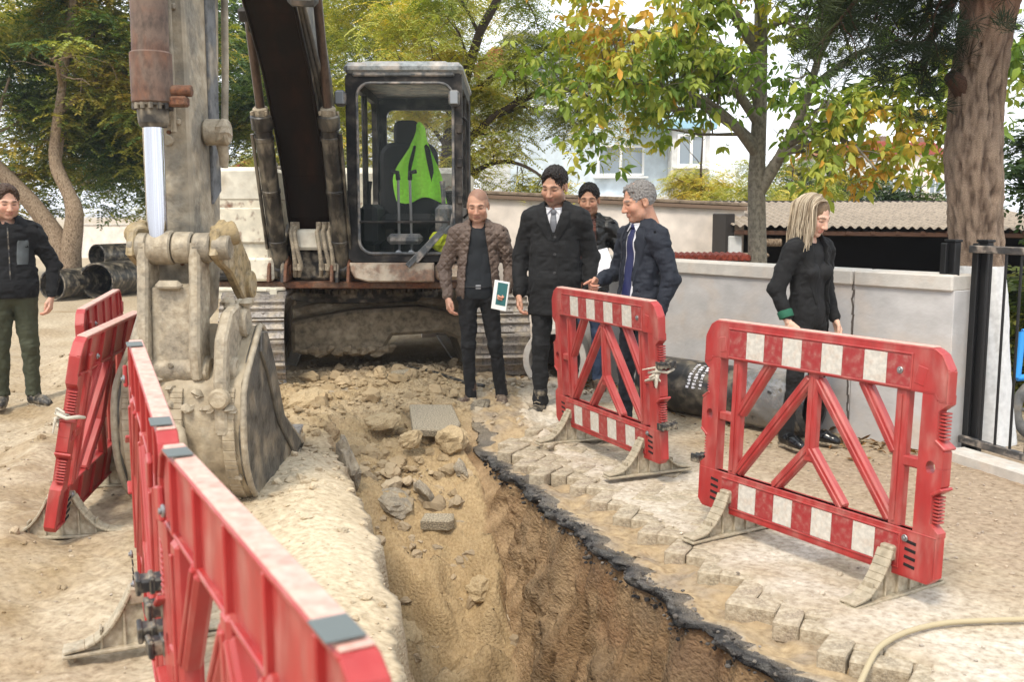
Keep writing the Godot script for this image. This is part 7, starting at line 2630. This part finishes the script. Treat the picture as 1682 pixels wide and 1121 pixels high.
func build_walnut(broad: Array, cols: Array) -> void:
	var t := Plant.new(); t.rr.seed = 41
	var B := V(2.26, 0, -9.2)
	# trunk and limbs in metres from the base
	t.grow([V(0.0, -0.1, 0), V(0.01, 0.9, 0), V(-0.03, 1.8, 0), V(-0.02, 2.5, 0), V(-0.05, 3.4, 0.05), V(0.02, 4.4, 0.1)], 0.105, 0.05, 2, 1.1, 8, 0.55)
	t.grow([V(0, 1.72, 0), V(0.16, 2.0, 0.05), V(0.34, 2.4, 0.1), V(0.46, 2.9, 0.15), V(0.68, 3.4, 0.3)], 0.07, 0.022, 2, 1.0, 9, 0.25)
	t.grow([V(-0.02, 2.02, 0), V(-0.25, 2.25, 0.15), V(-0.62, 2.46, 0.3), V(-1.0, 2.6, 0.5), V(-1.5, 2.62, 0.7)], 0.055, 0.014, 2, 0.95, 9, 0.2, 0.0)
	t.grow([V(-0.02, 2.3, 0), V(-0.4, 2.75, 0.2), V(-0.85, 3.0, 0.35), V(-1.4, 3.05, 0.6)], 0.05, 0.012, 2, 0.9, 8, 0.2, 0.0)
	t.grow([V(-0.03, 2.9, 0), V(-0.5, 3.4, 0.3), V(-1.1, 3.6, 0.5), V(-1.8, 3.4, 0.7)], 0.05, 0.012, 2, 0.9, 8, 0.2, 0.0)
	t.grow([V(-0.02, 2.1, 0), V(-0.6, 2.5, 0.3), V(-1.3, 2.62, 0.45), V(-1.95, 2.52, 0.6)], 0.045, 0.01, 2, 0.85, 9, 0.25, -0.05)
	t.grow([V(0.2, 2.1, 0.05), V(0.6, 2.35, 0.3), V(1.0, 2.4, 0.5), V(1.35, 2.2, 0.75)], 0.04, 0.01, 2, 0.7, 8, 0.3, -0.05)
	t.grow([V(0.4, 2.6, 0.1), V(0.8, 2.9, 0.35), V(1.3, 2.9, 0.6), V(1.7, 2.6, 0.8)], 0.04, 0.01, 2, 0.75, 8, 0.25, -0.05)
	t.grow([V(0.1, 1.95, 0.02), V(0.3, 2.1, 0.35), V(0.55, 2.1, 0.7), V(0.7, 1.85, 1.0)], 0.03, 0.008, 2, 0.55, 6, 0.3, -0.1)
	var o := thing("walnut_tree", "walnut tree with large green and yellow leaves behind the grey wall", "tree", B)
	obj("trunk", t.wood, M.bark_grey, o)
	var rr := RandomNumberGenerator.new(); rr.seed = 42
	var spots := []
	for x in t.tips:
		if x.origin.y < 1.5: continue
		spots.append(x.origin)
	# the lens shows the lower leaves largest; three hundred of them are leaves of their own
	var shapes := []
	for k in 8:
		var mb := MB.new()
		mb.col = cols[[0, 1, 1, 2, 2, 3, 4, 6][k]] * rr.randf_range(0.9, 1.15)
		mb.col.a = 1
		leaf_blade(mb, Vector3.ZERO, V(0, -1, 0.3), V(0, 0.3, 1), rr.randf_range(0.10, 0.145), rr.randf_range(0.024, 0.036), 0.35, rr.randf_range(-0.1, 0.5))
		shapes.append(mb.mesh(M.leaf))
	var order := range(spots.size())
	order.sort_custom(func(a, b): return spots[a].z - 0.5 * spots[a].y > spots[b].z - 0.5 * spots[b].y)
	for k in 300:
		var p: Vector3 = spots[order[(k * 2) % spots.size()]] + V(rr.randfn(), rr.randfn(), rr.randfn()) * 0.05
		put("leaf", shapes[rr.randi() % 8], o, Transform3D(Basis.from_euler(V(rr.randfn() * 0.5, rr.randf() * TAU, rr.randfn() * 0.4)), p))
	var keep := []
	for p in spots:
		if rr.randf() < 0.95: keep.append(p)
	crown(o, "crown", broad, keep, cols, V2(0.5, 0.85), 43, 0.5)

func build_pine(needle: Array) -> void:
	var B := V(3.13, 0, -6.5)
	var o := thing("pine_tree", "pine tree with furrowed grey-brown trunk and white-painted foot behind the gate", "tree", B)
	# trunk: knobbly lathe with furrows
	var g := Grid.new()
	var sides := 110; var rows := 260
	g.cols = sides + 1
	var fn := fnoise(300, 1.0, 4); var f2 := fnoise(301, 1.0, 3, FastNoiseLite.TYPE_CELLULAR)
	for r in rows:
		var y := -0.1 + 3.9 * r / (rows - 1.0)
		var rad := 0.158 + 0.05 * exp(-maxf(y, 0) * 2.5) + 0.022 * exp(-pow((y - 1.75) / 0.35, 2.0)) + 0.035 * smoothstep(2.5, 3.2, y)
		var cx := -0.17 * smoothstep(0.0, 2.2, y) + 0.09 * smoothstep(2.2, 3.2, y)
		for k in sides + 1:
			var a := TAU * (k % sides) / sides
			var d := V(cos(a), 0, sin(a))
			var q := rad
			q += fn.get_noise_3d(d.x * 1.2, y * 1.5, d.z * 1.2) * 0.022
			if y > 1.16:
				q -= smoothstep(-0.62, -0.1, f2.get_noise_3d(d.x * 4.4, y * 6.0, d.z * 4.4)) * 0.028 - fn.get_noise_3d(d.x * 9, y * 14, d.z * 9) * 0.008
			else:
				q += f2.get_noise_3d(d.x * 5.5, y * 7.0, d.z * 5.5) * 0.006
			# a knot facing the road
			var kn := pow((y - 1.62) / 0.14, 2.0) + pow((a - 1.35) / 0.45, 2.0)
			q += 0.02 * exp(-kn) * (1.0 - 2.2 * exp(-kn * 5.0))
			g.p.append(V(cx, y, 0) + d * q)
			var c := CL(176, 152, 130).lerp(CL(90, 70, 56), smoothstep(-0.6, -0.15, f2.get_noise_3d(d.x * 4.4, y * 6.0, d.z * 4.4)))
			c = c.lerp(CL(132, 84, 58), smoothstep(2.35, 3.0, y) * 0.8)
			g.c.append(c)
	g.normals()
	var split := 84
	var t1 := g.part(0, sides, split, rows - 1)
	var t0 := g.part(0, sides, 0, split)
	for m in [t0, t1]:
		for k in m.n.size():
			if m.n[k].dot(V(m.v[k].x, 0, m.v[k].z)) < 0: m.n[k] = -m.n[k]
	obj("trunk", t1.orient(), M.bark_pine, o)
	obj("painted_foot", t0.orient(), M.lime_white, o)
	var t := Plant.new(); t.rr.seed = 51
	t.grow([V(0.0, 2.95, 0.05), V(-0.35, 3.0, 0.15), V(-0.8, 2.95, 0.3), V(-1.2, 3.1, 0.4)], 0.11, 0.03, 2, 0.9, 8, 0.3, 0.0)
	t.grow([V(0.0, 3.0, 0.0), V(0.3, 3.1, 0.1), V(0.8, 3.2, 0.2), V(1.3, 3.1, 0.3)], 0.13, 0.04, 2, 0.8, 7, 0.3, 0.0)
	t.grow([V(-0.05, 3.2, 0.0), V(-0.5, 3.4, 0.1), V(-1.0, 3.35, 0.3), V(-1.6, 3.2, 0.5)], 0.06, 0.02, 2, 0.9, 8, 0.3, -0.05)
	t.grow([V(0.02, 3.3, 0.0), V(0.1, 3.7, 0.0), V(0.0, 4.5, 0.0)], 0.14, 0.08, 2, 1.0, 6, 0.3, 0.0)
	t.grow([V(0.12, 2.5, 0.02), V(0.22, 2.45, 0.1), V(0.3, 2.3, 0.2)], 0.025, 0.008, 1, 0.3, 5, 0.3, -0.1)
	obj("limb", t.wood, M.bark_pine_dark, o)
	var ps := []
	for x in t.tips:
		for k in 2: ps.append(x.origin + V(t.rr.randfn(), t.rr.randfn() - 0.3, t.rr.randfn()) * 0.07)
	crown(o, "needles", needle, ps, [CL(22, 34, 22), CL(40, 54, 30), CL(64, 74, 42)], V2(0.8, 1.2), 52, 0.8)
	var stub := MB.new()
	stub.tube([V(-0.24, 2.25, 0.04), V(-0.32, 2.32, 0.06), V(-0.38, 2.36, 0.08)], [0.075, 0.06, 0.045], 10)
	obj("cut_stub", stub, M.bark_pine_dark, o)

# ---------------------------------------------------------------- walls, houses, gate, pipes
func wall_frame(a: Vector3, b: Vector3) -> Transform3D:
	# x from a to b, y up, z towards the viewer
	var x := (b - a).normalized()
	return Transform3D(Basis(x, Vector3.UP, x.cross(Vector3.UP)), a)
func window_on(o: Node3D, x: Transform3D, w: float, h: float, leaves := 2) -> void:
	var f := MB.new()
	for s in [-1, 1]:
		f.box(x * X(V(s * (w / 2 - 0.03), h / 2, 0.02)), V(0.06, h, 0.08), 0.006)
		f.box(x * X(V(0, h / 2 + s * (h / 2 - 0.03), 0.021)), V(w - 0.124, 0.06, 0.08), 0.006)
	for k in range(1, leaves): f.box(x * X(V(-w / 2 + w * k / leaves, h / 2, 0.02)), V(0.07, h - 0.124, 0.07), 0.006)
	var win := obj("window", f, M.frame_white, o)
	for k in leaves:
		var p := MB.new()
		p.box(x * X(V(-w / 2 + w * (k + 0.5) / leaves, h / 2, 0.0)), V(w / leaves - 0.06, h - 0.12, 0.012), 0.002)
		obj("pane", p, M.window_glass, win)
	var cu := MB.new()
	for k in leaves:
		cu.box(x * X(V(-w / 2 + w * (k + 0.5) / leaves - w / leaves * 0.2, h / 2, -0.08)), V(w / leaves * 0.5, h - 0.1, 0.03), 0.004)
	obj("curtain", cu, M.curtain, win)
	var s := MB.new()
	s.box(x * X(V(0, -0.04, 0.08)), V(w + 0.2, 0.05, 0.18), 0.008)
	obj("sill", s, M.frame_white, win)

func build_town() -> void:
	# --- grey rendered boundary wall in bays with a coping
	var A := V(0.28, 0, -9.53); var B := V(2.70, 0, -6.06)
	var W := wall_frame(A, B)
	var L := A.distance_to(B)
	var o := thing("boundary_wall", "low grey rendered wall with concrete coping behind the black pipe", "wall", A)
	var inv := Transform3D(Basis.IDENTITY, -A)
	var joints := [0.0, 1.35, L - 0.72, L]
	for k in 3:
		var m := MB.new()
		m.box(inv * W * X(V((joints[k] + joints[k + 1]) / 2, 0.45, -0.1)), V(joints[k + 1] - joints[k] - 0.006, 1.16, 0.2), 0.004)
		obj("wall_bay", m, M.render_grey, o)
		var c := MB.new()
		c.box(inv * W * X(V((joints[k] + joints[k + 1]) / 2, 1.075, -0.1), 0, 0, 0.15 * (k - 1)), V(joints[k + 1] - joints[k] - 0.014, 0.105, 0.245), 0.012)
		obj("coping", c, M.concrete_light, o)
	var cr := MB.new()
	var y := 0.03
	var rr := RandomNumberGenerator.new(); rr.seed = 9
	var px := 0.0
	while y < 1.05:
		cr.box(inv * W * X(V(L - 0.72 + px, y, 0.0015), 0, 0, rr.randf_range(-14, 14)), V(0.012, 0.06, 0.004), 0.0)
		px = clampf(px + rr.randf_range(-0.008, 0.008), -0.02, 0.02)
		y += 0.055
	stuffed(obj("crack", cr, M.crack_dark, o))
	# --- cream outbuilding
	o = thing("outbuilding", "flat-roofed cream outbuilding behind the group of men", "building", V(-0.6, 0, -12.0))
	var m := MB.new()
	m.prism(X(V(0, 0, -1.5)), P2([-0.5, -0.1, 3.38, -0.1, 3.38, 1.58, -0.5, 1.76]), 3.0, 0.01)
	obj("wall", m, M.render_cream, o)
	m = MB.new()
	m.prism(X(V(0, 0, -1.5)), P2([-0.55, 1.767, 3.42, 1.583, 3.42, 1.625, -0.55, 1.81]), 3.1, 0.008)
	obj("roof", m, M.roof_edge, o)
	m = MB.new()
	m.prism(X(V(0, 0, 0.035)), P2([-0.5, 1.715, 3.40, 1.536, 3.40, 1.578, -0.5, 1.757]), 0.03, 0.004)
	obj("fascia", m, M.render_brown, o)
	# --- stack of red roof tiles on the wall
	o = thing("roof_tile_stack", "row of red roof tiles laid behind the grey wall", "roof tiles", V(1.75, 0, -9.3))
	for k in 15:
		var tm := MB.new()
		tm.tube([V(-0.36 + k * 0.055, 1.10, 0.16), V(-0.36 + k * 0.055, 1.115, -0.2)], [0.028, 0.026], 8)
		tm.box(X(V(-0.36 + k * 0.055, 1.085, -0.02)), V(0.05, 0.03, 0.36), 0.006)
		obj("tile", tm, M.tile_red, o)
	m = MB.new()
	m.box(X(V(0.02, 0.52, -0.06)), V(0.84, 1.08, 0.26), 0.01)
	obj("base_block", m, M.render_cream, o)
	# --- shed with a corrugated roof, open at the front
	o = thing("shed", "open shed with a dusty corrugated roof and dark inside behind the woman", "shed", V(4.2, 0, -11.2))
	m = MB.new()
	var g := Grid.new(); var n := 240
	g.cols = 2
	for k in n + 1:
		var x := -1.75 + 3.9 * k / n
		var yy := 0.016 * sin(k * TAU / 6.0)
		g.p.append(V(x, 1.345 + yy - x * 0.012, 0.12)); g.p.append(V(x, 1.66 + yy, -2.6))
		g.c.append(Color.WHITE); g.c.append(Color.WHITE)
	g.normals()
	for k in g.n.size():
		if g.n[k].y < 0: g.n[k] = -g.n[k]
	obj("roof", g.part(0, 1).orient(), M.sheet_dusty, o)
	m = MB.new()
	m.box(X(V(0.2, 1.27, 0.06), 0, 0, -0.7), V(3.85, 0.05, 0.06), 0.006)
	for k in 14: m.box(X(V(-1.6 + k * 0.28, 1.285, -0.05)), V(0.05, 0.04, 0.3), 0.004)
	obj("rafter", m, M.wood_dark, o)
	for x in [-1.7, 1.98]:
		m = MB.new()
		m.box(X(V(x, 0.6, -0.05)), V(0.14, 1.3, 0.14), 0.008)
		obj("post", m, M.render_white, o)
	m = MB.new()
	m.box(X(V(0.2, 0.25, 0.0)), V(3.9, 0.7, 0.12), 0.008)
	obj("front_wall", m, M.render_cream, o)
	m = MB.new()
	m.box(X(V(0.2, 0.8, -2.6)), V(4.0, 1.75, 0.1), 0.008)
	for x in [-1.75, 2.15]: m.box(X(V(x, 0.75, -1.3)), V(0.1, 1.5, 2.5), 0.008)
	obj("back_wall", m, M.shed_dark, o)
	m = MB.new()
	m.rod(V(-1.45, 1.18, 0.05), V(-1.2, 1.18, 0.05), 0.045, 12, 0.006)
	m.box(X(V(-1.5, 1.04, 0.06)), V(0.3, 0.05, 0.2), 0.02)
	var st := obj("log", m, M.bark_pale, o)
	# --- pale blue house
	o = thing("blue_house", "pale blue house with white-framed windows behind the trees", "house", V(2.6, 0, -27.0))
	m = MB.new()
	m.box(X(V(-0.2, 3.0, -3.0)), V(4.9, 6.2, 6.0), 0.02)
	obj("wall", m, M.render_blue, o)
	m = MB.new()
	m.box(X(V(2.05, 2.85, 0.35)), V(1.0, 1.75, 0.7), 0.015)
	obj("bay", m, M.render_white, o)
	m = MB.new()
	m.box(X(V(1.6, 3.78, 0.36)), V(2.2, 0.22, 1.0), 0.015)
	obj("cornice", m, M.band_blue, o)
	m = MB.new()
	m.box(X(V(0.1, 1.92, 0.25)), V(5.0, 0.1, 0.6), 0.015)
	obj("ledge", m, M.render_white, o)
	window_on(o, X(V(2.05, 2.72, 0.72)), 0.72, 0.82)
	window_on(o, X(V(0.3, 2.5, 0.03)), 1.25, 0.8)
	window_on(o, X(V(-1.6, 4.3, 0.03)), 1.0, 1.2)
	window_on(o, X(V(0.6, 4.5, 0.03)), 1.2, 1.2)
	m = MB.new()
	m.box(X(V(-0.2, 6.16, -2.9)), V(5.3, 0.12, 6.5), 0.02)
	obj("roof", m, M.render_white, o)
	# --- house with red roof between the locust twigs
	o = thing("white_house", "white house with a red tiled roof glimpsed through the yellow tree", "house", V(-0.4, 0, -36.0))
	m = MB.new()
	m.box(X(V(0.9, 3.2, -2.5)), V(3.2, 6.6, 5.0), 0.02)
	obj("wall", m, M.render_white, o)
	m = MB.new()
	m.prism(X(V(0.9, 6.52, -2.5)), P2([-1.9, 0.0, 1.9, 0.0, 1.2, 0.75, -1.2, 0.75]), 5.6, 0.02)
	obj("roof", m, M.tile_red, o)
	window_on(o, X(V(0.4, 4.6, 0.03)), 1.0, 1.1)
	window_on(o, X(V(1.8, 4.6, 0.03)), 0.9, 1.1)
	# --- far apartments
	for q in [[24.0, 68.0, 5.2, 5.4, "white far apartment block with a low red roof", M.render_white], [30.5, 76.0, 4.2, 5.9, "cream far apartment block beside the pine trunk", M.render_cream], [-13.5, 60.0, 7.0, 4.0, "pale far house behind the left-hand trees", M.render_cream]]:
		o = thing("apartment_block", q[4], "building", V(q[0], 0, -q[1]))
		m = MB.new()
		m.box(X(V(0, q[3] / 2, -4)), V(q[2], q[3], 8), 0.03)
		obj("wall", m, q[5], o)
		m = MB.new()
		m.prism(X(V(0, q[3] + 0.002, -4)), P2([-q[2] / 2 - 0.3, 0, q[2] / 2 + 0.3, 0, q[2] / 4, 0.9, -q[2] / 4, 0.9]), 8.6, 0.02)
		var rf := obj("roof", m, M.tile_red, o)
		m = MB.new()
		m.box(X(V(q[2] * 0.28, q[3] + 0.8, -2)), V(0.7, 1.2, 0.7), 0.02)
		obj("chimney", m, M.render_brown, rf)
		for r in 2:
			for k in 3: window_on(o, X(V(-q[2] * 0.33 + k * q[2] * 0.33, 1.0 + r * 2.0, 0.04)), 0.9, 1.1)
	# --- low wall on the left far side
	o = thing("garden_wall", "low cream garden wall far behind the stacked pipes", "wall", V(-9.5, 0, -34.0))
	m = MB.new()
	m.box(X(V(0, 0.5, 0)), V(11.0, 1.2, 0.2), 0.01)
	obj("wall", m, M.render_cream, o)
	m = MB.new()
	m.box(X(V(0, 1.13, 0)), V(11.1, 0.06, 0.26), 0.01)
	obj("coping", m, M.concrete_light, o)
	build_gate()
	build_pipes()

func build_gate() -> void:
	var o := thing("sliding_gate", "black steel bar gate with posts and rails at the right edge", "gate", V(2.70, 0, -6.12))
	var d := V(0.30, 0, 0.95).normalized()
	var yaw := atan2(d.x, d.z)
	for q in [[V(0.01, 0, -0.02), 0.046], [V(0.185, 0, 0.03), 0.046]]:
		var m := MB.new()
		m.box(Transform3D(Basis(Vector3.UP, 0.3), q[0] + V(0, 0.65, 0)), V(q[1], 1.36, 0.09), 0.006)
		m.box(Transform3D(Basis(Vector3.UP, 0.3), q[0] + V(0, 1.335, 0)), V(q[1] + 0.012, 0.015, 0.10), 0.003)
		obj("post", m, M.gate_black, o)
		m = MB.new()
		m.box(Transform3D(Basis(Vector3.UP, 0.3), q[0] + V(-0.043, 0.65, -0.02)), V(0.026, 1.34, 0.05), 0.004)
		obj("channel", m, M.gate_black, o)
	var s := V(0.06, 0, 0.0)
	for q in [[1.285, 0.030], [0.10, 0.03], [0.015, 0.035]]:
		var m := MB.new()
		m.bar(s + V(0.05, q[0], 0), s + V(0.05, q[0], 0) + d * 2.6, q[1] * 1.3, q[1] * 1.5, Vector3.UP, 0.005)
		obj("rail", m, M.gate_grey, o)
	for k in 17:
		var m := MB.new()
		var p := s + V(0.05, 0, 0) + d * (0.17 + k * 0.115)
		m.rod(p + V(0, 0.10, 0), p + V(0, 1.27, 0), 0.0085, 8, 0.001)
		obj("bar", m, M.gate_black, o)
	var kb := MB.new()
	kb.bar(V(2.72, 0.03, -6.0), V(3.55, 0.03, -3.6), 0.16, 0.08, Vector3.UP, 0.012)
	var ko := struct("kerb", kb, M.concrete_light)
	ko.set_meta("label", "pale concrete kerb under the gate rail")
	# blue frame seen through the bars
	var b := thing("handcart", "bright blue tubular cart with a grey wheel seen through the gate bars", "cart", V(3.50, 0, -6.55))
	var m2 := MB.new()
	for p in [[V(-0.12, 0.72, 0), V(0.35, 0.78, 0)], [V(-0.12, 0.72, 0), V(-0.16, 0.42, 0.05)], [V(0.02, 0.74, 0), V(-0.08, 0.40, 0.02)], [V(-0.16, 0.42, 0.05), V(0.4, 0.46, 0.05)], [V(0.05, 1.0, 0), V(0.02, 0.7, 0)]]:
		m2.tube([p[0], p[1]], [0.022], 10)
	obj("tube", m2, M.blue_paint, b)
	m2 = MB.new()
	m2.prism(X(V(0.12, 0.57, 0.01)), P2([-0.2, -0.12, 0.3, -0.1, 0.3, 0.18, -0.12, 0.14]), 0.02, 0.004)
	obj("panel", m2, M.note_white, b)
	var wh := MB.new()
	var ringp := []
	for k in 25: ringp.append(V(0.02 + 0.2 * cos(TAU * k / 24), 0.22 + 0.2 * sin(TAU * k / 24), 0.1))
	wh.tube(ringp, [0.035], 8, false)
	wh.rod(V(0.02, 0.22, 0.07), V(0.02, 0.22, 0.13), 0.05, 12, 0.005)
	for k in 6: wh.bar(V(0.02, 0.22, 0.1), V(0.02 + 0.19 * cos(TAU * k / 6), 0.22 + 0.19 * sin(TAU * k / 6), 0.1), 0.02, 0.02, V(0, 0, 1), 0.003)
	obj("wheel", wh, M.stick_grey, b)

func pipe(called: String, label: String, a: Vector3, b: Vector3, r: float, m: Material, wall := 0.03, group := "") -> Node3D:
	var o := thing(called, label, "pipe", a, 0.0, group)
	var y := (b - a).normalized()
	var xx := y.cross(Vector3.UP).normalized()
	var h := a.distance_to(b)
	var mb := MB.new()
	var X0 := Transform3D(Basis(xx, y, xx.cross(y)), Vector3.ZERO)
	mb.lathe(X0, [V2(r - wall, 0), V2(r - 0.006, 0), V2(r, 0.006), V2(r, h - 0.006), V2(r - 0.006, h), V2(r - wall, h), V2(r - wall, 0)], 40)
	obj("barrel", mb, m, o)
	return o
func build_pipes() -> void:
	var p := pipe("plastic_pipe", "big black plastic pipe with white print lying along the grey wall", V(1.10, 0.20, -7.72), V(2.02, 0.20, -6.62), 0.205, M.pipe_black)
	var d := V(0.92, 0, 1.10).normalized()
	var xx := d.cross(Vector3.UP).normalized()
	# worn white print: short strokes in three lines round the barrel
	var pr := MB.new()
	var rr := RandomNumberGenerator.new(); rr.seed = 14
	for line in 3:
		for k in 9:
			var a := deg_to_rad(12.0 + k * 7.0)
			var at := 0.52 + line * 0.055
			var nrm := (V(0, 1, 0) * sin(a) + -xx * cos(a) * -1.0).normalized()
			if nrm.z < 0: nrm = V(-nrm.x, nrm.y, -nrm.z)
			var tang := d.cross(nrm).normalized()
			for q in 2:
				pr.box(Transform3D(Basis(d, nrm, d.cross(nrm)), d * (at + q * 0.012) + nrm * 0.206), V(0.006 if rr.randf() < 0.5 else 0.02, 0.002, 0.018 if rr.randf() < 0.6 else 0.006), 0.0)
	stuffed(obj("print", pr, M.paper, p))
	# clear wrapping round the near end
	var wr := Grid.new(); wr.cols = 41
	for r in 16:
		var t := r / 15.0
		for k in 41:
			var a := TAU * k / 40
			var n := xx * cos(a) + V(0, 1, 0) * sin(a)
			var q := 0.212 + 0.022 * nc.get_noise_3d(t * 2.2, cos(a) * 0.9, sin(a) * 0.9) - (0.06 * smoothstep(0.8, 1.0, t))
			wr.p.append(d * (0.95 + t * 0.52) + n * q); wr.c.append(Color.WHITE)
	wr.normals()
	var wm := wr.part(0, 40)
	for k in wm.n.size():
		if wm.n[k].dot(wm.v[k] - d * wm.v[k].dot(d)) < 0: wm.n[k] = -wm.n[k]
	obj("plastic_wrap", wm.orient(), M.wrap, p)
	pipe("concrete_pipe", "pale concrete pipe with its round mouth behind the man in the coat", V(0.36, 0.27, -8.35), V(0.5, 0.27, -9.6), 0.27, M.concrete_light, 0.05)
	pipe("small_pipe", "small black pipe end poking out behind the bucket", V(-2.62, 0.42, -6.75), V(-2.75, 0.40, -7.9), 0.095, M.pipe_black, 0.012)
	# stack under the trees
	var S := [[-7.95, 0.27, 17.2, -7.6, 18.6, 0.27, "front black pipe of the stack under the double-trunked tree"], [-7.35, 0.32, 17.6, -7.2, 19.2, 0.32, "thick black pipe second from the front in the stack"], [-7.15, 0.26, 18.9, -6.8, 20.6, 0.26, "black pipe behind the thick one in the stack"], [-7.65, 0.72, 18.4, -6.9, 20.0, 0.22, "black pipe lying on top of the others"]]
	for s in S:
		pipe("black_pipe", s[6], V(s[0], s[1], -s[2]), V(s[3], s[1], -s[4]), s[5], M.pipe_black, 0.03, "black pipes stacked under the tree")
	for k in 3:
		var rg := thing("manhole_ring", ["nearest grey ring leaning at the end of the pipe stack", "middle grey ring of the three beside the pipes", "farthest grey ring of the three beside the pipes"][k], "ring", V(-7.3 + k * 0.22, 0.42, -20.6 - k * 0.5), 0, "grey rings beside the pipes")
		var pts := []
		for q in 33: pts.append(V(0.34 * cos(TAU * q / 32), 0.34 * sin(TAU * q / 32), 0))
		var m := MB.new()
		m.tube(pts, [0.06], 8, false)
		obj("ring", m, M.concrete_light, rg)
	# a black cable dropped in front of the excavator
	var cb := MB.new()
	var cp := []
	for q in [[-0.95, 9.0], [-0.72, 8.55], [-0.52, 8.15], [-0.36, 7.86], [-0.22, 7.78]]: cp.append(V(q[0], ground_y(q[0], q[1]) + 0.022, -q[1]))
	cb.tube(cp, [0.016], 8)
	var co := obj("cable", cb, M.clip_black)
	tag(co, "black cable lying from under the excavator to the brown boots", "cable")
	# fallen leaves along the foot of the wall
	var mm := MultiMesh.new()
	mm.transform_format = MultiMesh.TRANSFORM_3D
	mm.use_colors = true
	var mb := MB.new()
	leaf_blade(mb, Vector3.ZERO, V(0, 0, 1), Vector3.UP, 0.08, 0.02, 0.4, -0.3)
	mm.mesh = mb.mesh(M.leaf)
	mm.instance_count = 420
	for k in 420:
		var t := rr.randf()
		var off := absf(rr.randfn()) * 0.22 + 0.03
		var q := V(0.4, 0, -9.4).lerp(V(2.64, 0, -6.14), t) + V(-0.82 * off, 0, 0.57 * off) * (2.2 if rr.randf() < 0.15 else 1.0)
		q.y = ground_y(q.x, -q.z) + 0.012
		var s := rr.randf_range(0.35, 1.0)
		mm.set_instance_transform(k, Transform3D(Basis.from_euler(V(rr.randfn() * 0.3, rr.randf() * TAU, rr.randfn() * 0.3)).scaled(V(s, s, s)), q))
		var c := [CL(120, 84, 50), CL(84, 62, 42), CL(150, 112, 62)][k % 3] as Color
		mm.set_instance_color(k, c)
	var lo := MultiMeshInstance3D.new()
	lo.multimesh = mm
	lo.name = numbered("dead_leaves")
	add_child(lo)
	lo.set_meta("kind", "stuff")
	lo.set_meta("label", "dry brown leaves gathered along the foot of the grey wall")
